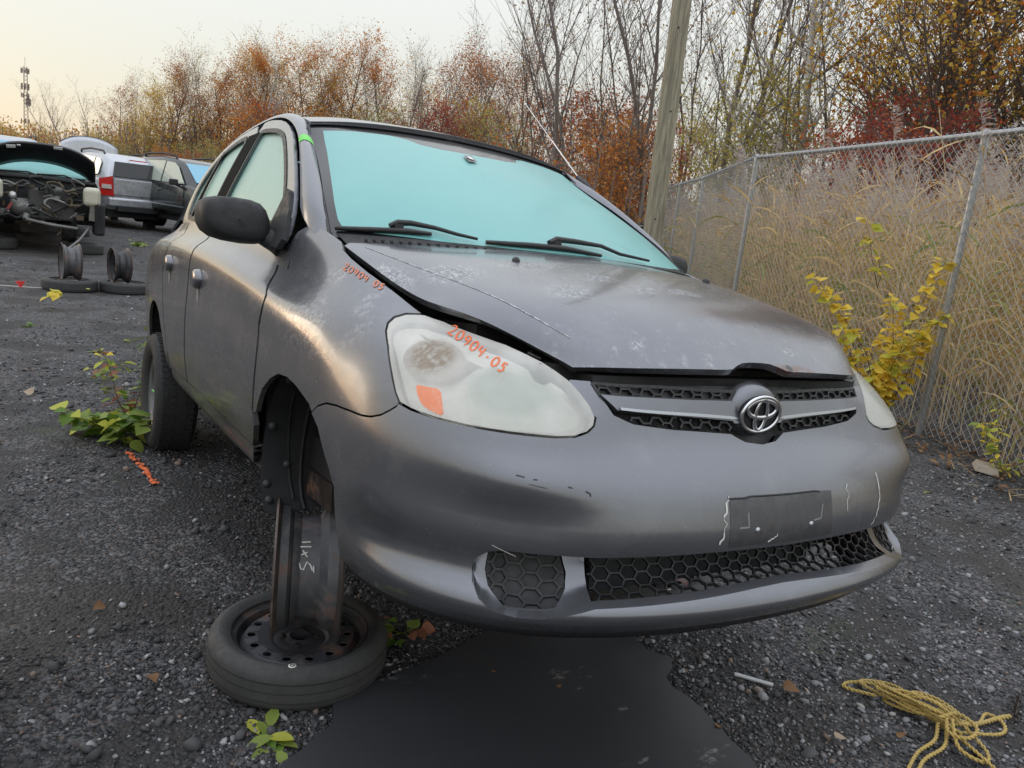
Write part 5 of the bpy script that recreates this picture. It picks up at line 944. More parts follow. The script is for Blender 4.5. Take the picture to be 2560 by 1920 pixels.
# ------------------------------------------------------------------ rubber mat under the bumper
MATM = Mat('torn_rubber_mat', (.038, .040, .045), .46); MATM.tint(MATM.ramp(MATM.noise(5, 6, .7), .5, .7), (.045, .045, .046), .6); MATM.tint(MATM.math('MULTIPLY', MATM.ramp(MATM.noise(2.4, 7, .75, (1, 3, 1)), .60, .66), MATM.ramp(MATM.noise(40, 5, .7), .42, .6)), (.32, .31, .29), .7); MATM.tint(MATM.ramp(MATM.noise(130, 3, .7), .70, .76), (.2, .2, .19), .6); MATM.bump(MATM.noise(3, 3), .3, .02)
MS = FSurf(lambda u, v: np.stack([u, v, gh(u, v) + .016 + .004 * np.sin(u * 7 + v * 3) + .003 * np.sin(v * 11)], 1))
mat_o = panel('rubber_mat', MS, [(u + .004 * math.sin(i * 37), v + .004 * math.cos(i * 23)) for i, (u, v) in enumerate(resample(MS, MAT_OUTLINE, .03))], MATM.m, None, .03, rim=.012, out=1)
tag(mat_o, 'torn black rubber mat lying on the gravel below the front bumper', 'mat')
# ------------------------------------------------------------------ yellow rope
ROPE = Mat('yellow_rope', (.50, .36, .11), .8); _r = ROPE.noise(9, 3); ROPE.tint(ROPE.ramp(_r, .4, .7), (.42, .33, .14), .6); ROPE.tint(ROPE.ramp(ROPE.noise(160, 2), .5, .7), (.20, .14, .05), .5)
def cat_rom(P, n=8):
    P = [np.array(p, float) for p in P]; P = [2 * P[0] - P[1]] + P + [2 * P[-1] - P[-2]]; o = []
    for i in range(1, len(P) - 2):
        for t in np.linspace(0, 1, n, endpoint=False):
            a, b, c, d = P[i - 1:i + 3]; o.append(.5 * ((2 * b) + (c - a) * t + (2 * a - 5 * b + 4 * c - d) * t * t + (3 * b - a - 3 * c + d) * t**3))
    o.append(P[-2]); return o
def twisted(mb, path, r):
    """two-strand twisted rope along a path"""
    path = [Vector(p) for p in path]; S_ = 0; offs = [[], []]
    for i, p in enumerate(path):
        t = (path[min(i + 1, len(path) - 1)] - path[max(i - 1, 0)]).normalized(); a = Vector((0, 0, 1)).cross(t); a = a.normalized() if a.length > 1e-3 else Vector((1, 0, 0)); b = t.cross(a)
        if i: S_ += (p - path[i - 1]).length
        for k in range(2): q = S_ / .030 * 2 * math.pi + k * math.pi; offs[k].append(p + (a * math.cos(q) + b * math.sin(q)) * r * .5)
    for k in range(2): mb.tube(offs[k], r * .62, 6)
rope = empty('yellow_rope', (1.0, -.62, 0)); tag(rope, 'tangled yellow rope lying in a bundle on the gravel', 'rope')
rg = random.Random(5)
def rpath(c, d, n_loops, wid, seed):
    g = random.Random(seed); P = []
    for i in range(n_loops * 2 + 1):
        e = 1 if i % 2 else -1; P.append((c[0] + d[0] * e * (1 + g.uniform(-.25, .15)) + g.uniform(-wid, wid), c[1] + d[1] * e * (1 + g.uniform(-.25, .15)) + g.uniform(-wid, wid), .012 + .05 * g.random()))
        m_ = (c[0] + g.uniform(-wid, wid), c[1] + g.uniform(-wid, wid), .02 + .05 * g.random()); P.append(m_)
    return P
mb = MB(); twisted(mb, cat_rom([(x - 1.0, y + .62, z) for x, y, z in rpath((.99, -.63), (-.035, .11), 9, .022, 3)], 14), .0058); mb.build('bundle', ROPE.m, rope)
mb = MB()
for P in ([(.94, -.52, .02), (.90, -.45, .012), (.905, -.425, .01), (.95, -.425, .01), (.99, -.47, .02), (1.0, -.56, .04)], [(.95, -.55, .03), (.955, -.46, .02), (.99, -.435, .012), (1.05, -.47, .012), (1.06, -.52, .02), (1.01, -.58, .04)],
          [(1.0, -.60, .03), (1.09, -.55, .015), (1.14, -.60, .012), (1.13, -.68, .012), (1.08, -.69, .015), (1.13, -.74, .014), (1.22, -.72, .012), (1.225, -.77, .012), (1.15, -.80, .012), (1.0, -.74, .02)],
          [(.98, -.72, .06), (.93, -.76, .05), (.96, -.80, .05), (1.02, -.79, .06), (1.02, -.73, .07), (.96, -.71, .06)], [(.97, -.74, .07), (.92, -.80, .03), (.95, -.86, .015), (1.0, -.84, .02), (1.01, -.76, .05)], [(.98, -.70, .03), (.90, -.74, .02), (.80, -.75, .012), (.66, -.80, .012)], [(.99, -.72, .03), (.90, -.77, .02), (.78, -.78, .012), (.64, -.84, .012)], [(.97, -.78, .03), (.94, -.9, .02), (.9, -1.0, .012)]):
    twisted(mb, cat_rom([(x - 1.0, y + .62, z) for x, y, z in P], 16), .0058)
mb.build('loop', ROPE.m, rope)
mb = MB(); twisted(mb, cat_rom([(.02, -.10, .03), (.12, -.12, .015), (.24, -.13, .012), (.29, -.14, .012)], 16), .0075); mb.build('spliced_end', ROPE.m, rope)
ch = empty('rusty_chain', (1.30, -.77, 0)); tag(ch, 'short rusty chain hooked to the end of the yellow rope', 'chain')
for k in range(7):
    mb = MB(); M = Matrix.Translation((k * .026, k * .012 + .004 * math.sin(k), .012)) @ Matrix.Rotation(R(25), 4, 'Z') @ Matrix.Rotation(R(90) * (k % 2) + .3, 4, 'X')
    L_ = [M @ Vector((.019 * math.cos(t), .011 * math.sin(t), 0)) for t in np.linspace(0, 2 * math.pi, 17)]; mb.tube(L_, .0032, 6); mb.build('chain_ring', RUST, ch)
# ------------------------------------------------------------------ small litter
mb = MB(); mb.tube([(.575, -.255, .022), (.655, -.345, .018)], .0062, 10); ro = mb.build('metal_rod', simple('pale_rod', (.55, .57, .58), .4, .3), None); tag(ro, 'pale metal rod lying on gravel beside a brown leaf', 'rod')
mb = MB(); mb.box((-1.02, -.12, .016), (.022, .028, .022), rz=.4); o_ = mb.build('foil_scrap', simple('foil', (.7, .75, .75), .3, .4, 60), None); bevel(o_, .006); tag(o_, 'crumpled shiny scrap on the gravel left of the spare wheel', 'scrap')
def string_line(): 
    mb = MB(); P = [(-3.2, 8.05, .16), (-1.52, 8.36, .03), (-.8, 8.48, .015), (0, 8.66, .012), (1.2, 8.8, .012)]; mb.tube(cat_rom(P, 8), .006, 6); o = mb.build('white_cord', simple('pale_cord', (.55, .52, .46), .8), None); tag(o, 'thin pale cord stretched across the ground before the tyre pair', 'cord')
string_line()
mb = MB(); mb.tube(cat_rom([(-1.0, 8.3, .10), (-.92, 8.25, .09), (-.86, 8.28, .07), (-.76, 8.28, .05), (-.68, 8.24, .05)], 6), .008, 6); mb.tube([(-1.0, 8.3, .10), (-1.01, 8.36, .11), (-.96, 8.33, .10)], .012, 6)
o = mb.build('ribbon_knot', simple('yellow_tape', (.62, .60, .22), .7), None); tag(o, 'yellow ribbon end knotted on the pale cord', 'ribbon')
FLAG = Mat('red_flagging', (.75, .06, .05), .7).m
mb = MB()
for k in range(5): a = -1.0 + k * .45; mb.add([(-1.335, 8.28, .02), (-1.335 + .032 * math.sin(a) - .012, 8.28, .09 + .015 * math.cos(a * 3)), (-1.335 + .045 * math.sin(a) + .012, 8.29, .095)], [(0, 1, 2)]); mb.add([(-1.335, 8.285, .02), (-1.335 + .045 * math.sin(a) - .012, 8.285, .09), (-1.335 + .045 * math.sin(a) + .012, 8.295, .095)], [(2, 1, 0)])
o = mb.build('red_flag', FLAG, None); tag(o, 'small red flagging tuft standing at the pale cord', 'flag')
TARP = simple('grey_tarp', (.34, .36, .38), .55, 0, 9, .3); TS = FSurf(lambda u, v: np.stack([u, v, .03 + .05 * np.clip(np.sin((u - .0) * 5) * np.cos(v * 6), 0, 1) + .015 * np.sin(u * 31 + v * 17) + .01 * np.sin(v * 43)], 1))
o = panel('grey_tarp', TS, [(-.12, 8.75), (.1, 8.55), (.5, 8.5), (.9, 8.7), (.85, 9.4), (.3, 9.5), (0, 9.2)], TARP, None, .04, rim=.03, out=1); tag(o, 'crumpled grey tarp on the ground right of the tyre pair', 'tarp')
# orange spray dashes
SPRAY = Mat('orange_spray', (.75, .16, .05), .85); 
V = []; F = []; g = random.Random(3)
for k in range(34):
    t = k / 34; x = -.925 + .055 * t + g.uniform(-.012, .012); y = 2.28 - .46 * t + g.uniform(-.01, .01); s = g.uniform(.006, .016); b = len(V); z = float(gh(np.array(x), np.array(y))) + .012
    for a in range(6): V.append((x + s * math.cos(a * 1.05) * g.uniform(.6, 1.2), y + s * 1.4 * math.sin(a * 1.05) * g.uniform(.6, 1.2), z + g.uniform(-.002, .004)))
    F.append(tuple(range(b, b + 6)))
o = link('orange_spray_mark', mesh_np('orange_spray_mark', np.array(V), F), SPRAY.m); tag(o, 'broken orange paint line sprayed on the gravel by the rear wheel', 'paint mark', kind='stuff')
mb = MB(); mb.box((4.42, 1.02, .035), (.22, .16, .05), rz=.6, rx=.1, taper=.8); o = mb.build('broken_board', simple('pale_board', (.42, .36, .29), .8, 0, 15, .4), None); bevel(o, .008); tag(o, 'pale broken board lying at the foot of the fence', 'board')

# ------------------------------------------------------------------ other vehicles
def loft(name, secs, mat, parent, smooth=True, caps=True):
    """secs: list of rings (same length) of points"""
    V = [tuple(p) for s in secs for p in s]; n = len(secs[0]); F = []
    for i in range(len(secs) - 1):
        for k in range(n): F.append((i * n + k, i * n + (k + 1) % n, (i + 1) * n + (k + 1) % n, (i + 1) * n + k))
    if caps: F.append(tuple(range(n))[::-1]); F.append(tuple(range((len(secs) - 1) * n, len(secs) * n)))
    o = link(name, mesh_np(name, np.array(V), F, smooth), mat, parent); bevel(o, .015, 2, R(40)); return o
def ring(x, zb, zt, wb, wm, wt):
    """closed section of a car's lower body at station x"""
    pts = [(-wb, zb), (-wm, zb + .10), (-wm - .02, (zb + zt) / 2), (-wm + .01, zt - .08), (-wt, zt), (wt, zt), (wm - .01, zt - .08), (wm + .02, (zb + zt) / 2), (wm, zb + .10), (wb, zb)]
    return [(x, y, z) for y, z in pts]
def quadpart(name, P, mat, parent, th=.012):
    P = [Vector(p) for p in P]; n = (P[1] - P[0]).cross(P[2] - P[1]).normalized(); k = len(P)
    V = [p + n * .004 for p in P] + [p - n * th for p in P]; F = [tuple(range(k)), tuple(range(k, 2 * k))[::-1]] + [(i, k + i, k + (i + 1) % k, (i + 1) % k) for i in range(k)]
    o = link(name, mesh_np(name, np.array(V), F), mat, parent); return o
REDL = Mat('red_tail_lamp', (.55, .02, .015), .18, 0, .6, Coat_Weight=.6).m; CLEARL = Mat('clear_lamp', (.62, .55, .52), .2, 0, .5, Coat_Weight=.5).m
LAMPW = simple('cream_headlamp', (.60, .59, .47), .28, 0, 6, .12)
BLUEG = fogglass('sky_blue_windscreen', (.20, .48, .64), (.26, .54, .68))
PALEG = Mat('pale_window', (.50, .56, .48), .15, 0, .5, Coat_Weight=.5).m; DARKG = Mat('dark_window', (.02, .022, .025), .08, 0, .6).m
def suv(name, M, paintm, label, front_glass, side_glass, rear_glass, damaged=False, lift=.22):
    o = empty(name, mat=M); tag(o, label, 'car'); z0 = lift
    # x forward, length 4.5, width 1.8
    st = [(-2.2, .42, .95, .55, .70, .66), (-2.12, .32, 1.0, .70, .82, .80), (-1.75, .28, 1.03, .74, .87, .83), (-.9, .27, 1.03, .74, .88, .84), (.3, .27, 1.02, .74, .88, .84), (1.15, .28, 1.00, .74, .87, .82), (1.75, .30, .90, .70, .83, .74), (2.12, .35, .80, .60, .74, .62), (2.25, .42, .70, .5, .6, .5)]
    loft('body', [ring(x, zb + z0, zt + z0, wb, wm, wt) for x, zb, zt, wb, wm, wt in st], paintm, o)
    # greenhouse
    def gr(x, zt, wb_, wt_): return [(x, -wb_, .96 + z0), (x, -wt_ - .01, zt - .07 + z0), (x, -wt_ + .06, zt + z0), (x, wt_ - .06, zt + z0), (x, wt_ + .01, zt - .07 + z0), (x, wb_, .96 + z0)]
    secs = [gr(-2.12, 1.08, .78, .70), gr(-1.95, 1.46, .80, .66), gr(-1.6, 1.60, .82, .66), (gr(-.6, 1.64, .83, .67)), gr(.15, 1.60, .83, .66), gr(.42, 1.53, .83, .64), gr(1.22, 1.02, .80, .72)]
    loft('cabin', secs, paintm, o)
    zz = lambda z: z + z0
    for sg in (-1, 1):
        def W_(nm, P, m): quadpart(nm, [(x, sg * (.845 - (z - .98) * .30), zz(z)) for x, z in (P if sg > 0 else P[::-1])][::1], m, o)
        W_('front_side_window', [(.92, 1.03), (-.18, 1.03), (-.20, 1.52), (.20, 1.50), (.40, 1.42)][::-1], side_glass)
        W_('rear_side_window', [(-.25, 1.03), (-1.15, 1.05), (-1.22, 1.50), (-.27, 1.53)][::-1], side_glass)
        W_('quarter_window', [(-1.25, 1.06), (-1.72, 1.12), (-1.70, 1.40), (-1.55, 1.48), (-1.30, 1.50)][::-1], side_glass)
        mb = MB(); mb.tube([(.1, sg * .60, zz(1.60)), (.05, sg * .61, zz(1.67)), (-.6, sg * .61, zz(1.71)), (-1.45, sg * .60, zz(1.67)), (-1.55, sg * .60, zz(1.60))], .024, 8); mb.build('roof_rail', MATTE, o)
        for xw, rr in ((1.38, .36), (-1.30, .36)):
            mb = MB(); M2 = Matrix.Translation((xw, sg * .80, zz(.30) + .02)) @ Matrix.Rotation(R(90), 4, 'X'); mb.lathe([(.0001, -.10), (rr, -.10), (rr, .10), (.0001, .10)], 28, M2); mb.build('wheel_well', DARK, o)
        mb = MB(); mb.box((.72, sg * .99, zz(1.05)), (.10, .20, .14)); mo = mb.build('side_mirror', MATTE, o); bevel(mo, .03, 3)
        mb = MB(); mb.tube([(.70, sg * .84, zz(.98)), (.72, sg * .92, zz(1.0))], .03, 6); mb.build('mirror_arm', MATTE, o)
        for xd in (-.12, -1.05): mb = MB(); mb.box((xd, sg * .905, zz(.86)), (.16, .03, .03)); hd = mb.build('door_handle', SATIN, o)
        mb = MB(); mb.box((0.05, sg * .895, zz(.50)), (2.0, .012, .03)); mb.build('side_moulding', SATIN, o)
        for xd in (1.0, -.21, -1.15): mb = MB(); mb.box((xd, sg * .888, zz(.72)), (.012, .012, .55)); mb.build('door_gap', DARK, o)
        # tail lamp wrapped round the corner
        quadpart('tail_lamp', [(-2.27, sg * .64, zz(.64)), (-2.10, sg * .90, zz(.64)), (-2.05, sg * .90, zz(1.02)), (-2.22, sg * .66, zz(1.10))][::(-1 if sg > 0 else 1)], REDL, o, .05)
        quadpart('reverse_lamp', [(-2.265, sg * .685, zz(.80)), (-2.145, sg * .865, zz(.80)), (-2.14, sg * .865, zz(.90)), (-2.255, sg * .695, zz(.90))][::(-1 if sg > 0 else 1)], CLEARL, o, .02)
        if not damaged: quadpart('headlamp', [(2.20, sg * .50, zz(.60)), (1.98, sg * .78, zz(.62)), (1.90, sg * .78, zz(.80)), (2.14, sg * .52, zz(.76))][::(1 if sg > 0 else -1)], LAMPW, o, .03)
    quadpart('windscreen', [(1.16, .66, zz(1.08)), (.50, .58, zz(1.50)), (.50, -.58, zz(1.50)), (1.16, -.66, zz(1.08))][::-1], front_glass, o)
    quadpart('rear_window', [(-2.15, .62, zz(1.10)), (-2.01, .54, zz(1.44)), (-2.01, -.54, zz(1.44)), (-2.15, -.62, zz(1.10))], rear_glass, o)
    mb = MB(); mb.box((-2.16, 0, zz(1.035)), (.06, 1.2, .09)); mb.build('tailgate_trim', simple('grey_trim', (.25, .26, .27), .5), o)
    mb = MB(); mb.box((-2.215, 0, zz(.86)), (.03, 1.25, .38)); tg = mb.build('tailgate_skin', paintm, o); bevel(tg, .02)
    mb = MB(); mb.box((-2.20, 0, zz(.50)), (.16, 1.5, .22)); rb = mb.build('rear_bumper', paintm, o); bevel(rb, .05, 3)
    mb = MB(); mb.box((-2.24, 0, zz(.36)), (.10, 1.1, .12)); mb.build('bumper_valance', MATTE, o)
    mb = MB(); mb.box((-2.02, 0, zz(1.51)), (.04, .40, .025)); mb.build('brake_light', REDL, o)
    mb = MB(); mb.tube([(-1.7, .1, zz(1.61)), (-1.85, .1, zz(1.74))], .008, 5); mb.build('roof_aerial', BLACKP, o)
    mb = MB(); mb.box((-.1, 0, zz(.22)), (3.9, 1.4, .16)); mb.box((-1.3, .6, lift * .5), (.2, .2, lift + .1)); mb.box((-1.3, -.6, lift * .5), (.2, .2, lift + .1)); mb.box((1.3, .6, lift * .5), (.2, .2, lift + .1)); mb.box((1.3, -.6, lift * .5), (.2, .2, lift + .1)); mb.build('underbody', DARK, o)
    if damaged:
        mb = MB(); mb.lathe([(.0001, .0), (.22, .01), (.26, -.05)], 24, Matrix.Translation((1.98, -.60, zz(.68))) @ Matrix.Rotation(R(70), 4, 'Y') @ Matrix.Rotation(0, 4, 'X')); mb.build('missing_lamp_hole', DARK, o)
        mb = MB(); mb.box((2.1, 0, zz(.58)), (.3, 1.1, .42)); mb.build('open_front', DARK, o)
        quadpart('fender_tear', [(1.55, -.885, zz(.80)), (1.9, -.84, zz(.70)), (1.85, -.86, zz(.5)), (1.62, -.89, zz(.56))][::-1], DARK, o)
    return o
def at_m(x, y, head):   # heading: azimuth of the car's nose, from +Y towards +X
    a = math.radians(head); return Matrix.Translation((x, y, 0)) @ Matrix.Rotation(math.pi / 2 - a, 4, 'Z')
SILVER = simple('silver_paint', (.50, .52, .56), .30, .55, 3, .03, Coat_Weight=.5); DKPAINT = simple('dark_green_grey_paint', (.055, .06, .06), .25, .5, 4, .4, Coat_Weight=.6)
s1_ = suv('silver_suv', at_m(.70, 22.2, -14), SILVER, 'silver SUV seen from behind, red tail lamp showing, its hood raised', PALEG, PALEG, DARKG, lift=.12)
V = []; F = []
for i in range(9):
    t = i / 8
    for j in range(13):
        s = -1 + 2 * j / 12; V.append((1.28 + .16 * t - .05 * s * s, .80 * s * (1 - .10 * t), .12 + 1.10 + .92 * t - .22 * abs(s)**2.5 * t))
for i in range(8):
    for j in range(12): F.append((i * 13 + j, i * 13 + j + 1, (i + 1) * 13 + j + 1, (i + 1) * 13 + j))
h_ = link('raised_hood', mesh_np('raised_hood', np.array(V), F, True), SILVER, s1_); h_.modifiers.new('t', 'SOLIDIFY').thickness = .03
mb = MB(); mb.tube([V[8 * 13 + j] for j in range(13)], .028, 6); mb.build('hood_edge', MATTE, h_)
suv('dark_suv', at_m(2.50, 19.8, 162), DKPAINT, 'dark SUV with torn front fender parked between the silver SUV and the sedan', BLUEG, PALEG, DARKG, damaged=True, lift=.20)

# --- black wreck with its hood up and the engine bay bare
def wreck(name, M, label, full=True, teal=True):
    o = empty(name, mat=M); tag(o, label, 'car'); BP = simple('dull_black_paint', (.014, .014, .016), .38, .2, 5, .2, Coat_Weight=.3); z0 = .12
    st = [(-2.6, .45, .92, .5, .66, .6), (-2.3, .35, 1.0, .68, .80, .76), (-1.2, .30, 1.02, .72, .85, .80), (.0, .30, 1.02, .72, .85, .80), (.35, .32, .99, .72, .84, .78)]
    loft('body', [ring(x, a + z0, b + z0, c, d, e) for x, a, b, c, d, e in st], BP, o)
    def gr(x, zt, wb_, wt_): return [(x, -wb_, .96 + z0), (x, -wt_ - .01, zt - .07 + z0), (x, -wt_ + .06, zt + z0), (x, wt_ - .06, zt + z0), (x, wt_ + .01, zt - .07 + z0), (x, wb_, .96 + z0)]
    loft('cabin', [gr(-2.1, 1.05, .76, .70), gr(-1.5, 1.45, .78, .60), gr(-.8, 1.48, .78, .60), gr(-.35, 1.42, .78, .58), gr(.30, 1.02, .76, .68)], BP, o)
    quadpart('windscreen', [(.27, .68, 1.04 + z0), (-.28, .54, 1.40 + z0), (-.28, -.54, 1.40 + z0), (.27, -.68, 1.04 + z0)][::-1], TEAL, o)
    # front fender rails and firewall
    mb = MB(); mb.box((.36, 0, .72 + z0), (.06, 1.50, .56)); mb.build('firewall', DARK, o)
    for sg in (-1, 1):
        mb = MB(); mb.tube([(.35, sg * .78, .98 + z0), (.8, sg * .76, .93 + z0), (1.12, sg * .66, .84 + z0)], .03, 6); mb.box((.75, sg * .70, .62 + z0), (.8, .05, .5)); mb.build('fender_rail', BP, o)
        mb = MB(); mb.box((.86, sg * .76, .46 + z0), (.30, .16, .50)); lf = mb.build('hanging_liner', MATTE, o); bevel(lf, .04, 2)
        quad = [(1.16, sg * .52, .66 + z0), (1.12, sg * .84, .66 + z0), (1.02, sg * .86, .98 + z0), (1.06, sg * .56, 1.02 + z0)]
        hl_ = MB(); hl_.box((1.06, sg * .64, .80 + z0), (.20, .24, .29)); ho_ = hl_.build('headlamp', LAMPW, o); bevel(ho_, .07, 4)
        mb = MB(); mb.box((1.06, sg * .66, .60 + z0), (.14, .10, .22)); mb.box((1.10, sg * .64, .50 + z0), (.08, .08, .12)); mb.build('bracket', simple('bare_bracket', (.22, .21, .19), .6, .4, 20, .4), o)
    # engine clutter
    g = random.Random(9); ENG = [simple('engine_cast', (.10, .10, .097), .6, .4, 30, .4), simple('engine_grey', (.27, .27, .26), .55, .5, 25, .4), MATTE, simple('engine_brown', (.12, .095, .06), .7, 0, 20, .4)]
    mb = MB(); mb.box((.72, .12, .62 + z0), (.42, .62, .46)); e_ = mb.build('engine_block', ENG[0], o); bevel(e_, .03)
    mb = MB(); mb.lathe([(.0001, .1), (.10, .1), (.13, .0), (.13, -.18), (.0001, -.2)], 16, Matrix.Translation((.80, -.32, .55 + z0)) @ Matrix.Rotation(R(90), 4, 'X')); mb.build('gearbox', ENG[1], o)
    for k in range(46):
        x, y, z = g.uniform(.85, 1.10), g.uniform(-.55, .55), g.uniform(.45, .92); mb = MB()
        if k % 3 == 0: mb.box((x, y, z + z0), (g.uniform(.03, .10), g.uniform(.03, .12), g.uniform(.03, .10)), rz=g.uniform(0, 3))
        else:
            P = [(x, y, z + z0)]
            for _ in range(4): P.append((P[-1][0] + g.uniform(-.1, .1), P[-1][1] + g.uniform(-.16, .16), P[-1][2] + g.uniform(-.1, .1)))
            mb.tube(cat_rom(P, 5), g.uniform(.008, .022), 6)
        mb.build('engine_fitting', ENG[g.choice((0, 1, 1, 2, 3))], o)
    mb = MB(); mb.lathe([(.0001, .02), (.05, .02), (.055, -.03)], 14, Matrix.Translation((1.0, -.40, .72 + z0)) @ Matrix.Rotation(R(80), 4, 'Y')); mb.build('bright_pulley', simple('bright_alloy', (.6, .6, .6), .35, .7), o)
    mb = MB(); mb.box((1.04, -.44, .56 + z0), (.02, .035, .12), rx=R(-30)); mb.build('red_tag', simple('dull_red', (.30, .06, .05), .6), o)
    mb = MB(); mb.tube([(1.02, .45, .30 + z0), (1.08, .1, .33 + z0), (1.10, -.24, .39 + z0)], .025, 8); mb.tube([(1.02, .62, .34 + z0), (1.2, .46, .14 + z0), (1.35, .20, .04)], .018, 8); mb.tube([(1.0, -.22, .45 + z0), (1.05, -.24, .38 + z0)], .05, 8); mb.build('drive_shaft', ENG[1], o)
    mb = MB(); mb.tube([(.4, 0, 1.0 + z0), (.42, .75, .98 + z0)], .03, 6); mb.tube([(.4, 0, 1.0 + z0), (.42, -.75, .98 + z0)], .03, 6); mb.build('cowl', MATTE, o)
    for y0 in (.45, -.05):
        mb = MB(); mb.tube([(.33, y0, 1.03 + z0), (.30, y0 - .12, 1.07 + z0), (.34, y0 - .5, 1.05 + z0)], .012, 6); mb.build('wiper', BLACKP, o)
    # raised hood, underside to the camera: arched lower edge, top edge leaning forward
    V = []; F = []
    for i in range(9):
        t = i / 8
        for j in range(15):
            s = -1 + 2 * j / 14; lo = .99 + .24 * (1 - abs(s)**2.2); hi = 1.50 - .20 * abs(s)**3.2
            V.append((.28 + .30 * t + .05 * math.sin(t * 3), .76 * s * (1 - .06 * t), z0 + lo + (hi - lo) * t + .03 * math.sin(t * 3.1)))
    for i in range(8):
        for j in range(14): F.append((i * 15 + j, i * 15 + j + 1, (i + 1) * 15 + j + 1, (i + 1) * 15 + j))
    # arched lower cut so that the windscreen shows
    hd = link('raised_hood', mesh_np('raised_hood', np.array(V) + np.array([.0, 0, .0]), F, True), BP, o); hd.modifiers.new('t', 'SOLIDIFY').thickness = .04
    mb = MB(); mb.box((.61, .22, 1.475 + z0), (.01, .12, .04), ry=R(35)); mb.box((.60, -.40, 1.42 + z0), (.01, .12, .045), ry=R(35), rx=R(8)); mb.box((.61, -.30, 1.45 + z0), (.01, .05, .018), ry=R(35)); mb.build('hood_label', WHITEP, hd)
    mb = MB(); mb.tube([(.42, -.62, 1.0 + z0), (.50, -.58, 1.30 + z0)], .008, 6); mb.build('hood_strut', SATIN, o)
    # supports
    for sg in (-1, 1):
        mb = MB(); mb.lathe([(.0001, 0), (.19, 0), (.19, .2), (.0001, .2)], 20, Matrix.Translation((.45, sg * .58 - .1, .36)) @ Matrix.Rotation(R(90), 4, 'X')); mb.build('support_rim', STEEL_D, o)
        mb = MB(); mb.lathe(tyre_prof(.28, .15, .16), 28, Matrix.Translation((.5, sg * .6, .08))); mb.build('support_tyre', RUBBER, o)
    return o
wreck('black_wreck', at_m(-1.04, 13.5, 178), 'black wrecked car with bare engine bay, cream headlamps and raised hood')
wreck('black_wreck', at_m(-1.0, 17.2, 176), 'black car behind the wreck, only the edge of its raised hood showing')
wreck('black_wreck', at_m(-2.25, 14.6, 178), 'dark car at the left edge behind the wreck, its hood raised')
suv('pale_van', at_m(-1.55, 20.6, 175), simple('pale_grey_paint', (.5, .52, .55), .35, .2, 3, .1), 'pale grey car far left, glimpsed under the raised hoods', BLUEG, PALEG, DARKG)
wreck('black_wreck', at_m(16.8, 19.3, 215), 'dark car with raised hood far off between the wooden pole and the fence')

# ------------------------------------------------------------------ vegetation
def leafmat(name, base, var, rough=.6, trans=.45):
    m = Mat(name, base, rough, 0, .3); g = _node(m.nt, 'ShaderNodeNewGeometry'); r = g.outputs['Random Per Island']
    m.tint(m.ramp(r, 0, 1), var, 1.0); m.tint(m.noise(30, 3), tuple(c * .6 for c in base), .3)
    t = _node(m.nt, 'ShaderNodeBsdfTranslucent'); mx = _node(m.nt, 'ShaderNodeMixShader'); mx.inputs[0].default_value = trans
    m.L(m.col, t.inputs[0]); m.L(m.p.outputs[0], mx.inputs[1]); m.L(t.outputs[0], mx.inputs[2]); m.L(mx.outputs[0], m.out.inputs[0]); return m.m
BARK = simple('grey_brown_bark', (.24, .205, .185), .9, 0, 12, .4); BARK_D = simple('dark_bark', (.16, .13, .115), .9, 0, 12, .4)
BIRCH = Mat('birch_bark', (.46, .44, .40), .8); BIRCH.tint(BIRCH.ramp(BIRCH.noise(7, 5, .7, (1, 1, 5)), .55, .62), (.08, .07, .06), .85)
BIRCH = BIRCH.m
L_OR = leafmat('orange_leaf', (.66, .215, .035), (.70, .34, .06)); L_YE = leafmat('yellow_leaf', (.78, .50, .075), (.66, .48, .09)); L_RU = leafmat('rust_leaf', (.46, .18, .08), (.56, .27, .10))
L_RE = leafmat('red_leaf', (.50, .10, .045), (.58, .20, .06)); L_DR = leafmat('dark_red_leaf', (.30, .05, .04), (.40, .09, .05)); L_GY = leafmat('yellow_green_leaf', (.44, .42, .11), (.58, .46, .11)); L_BR = leafmat('brown_leaf', (.42, .29, .16), (.52, .36, .20))
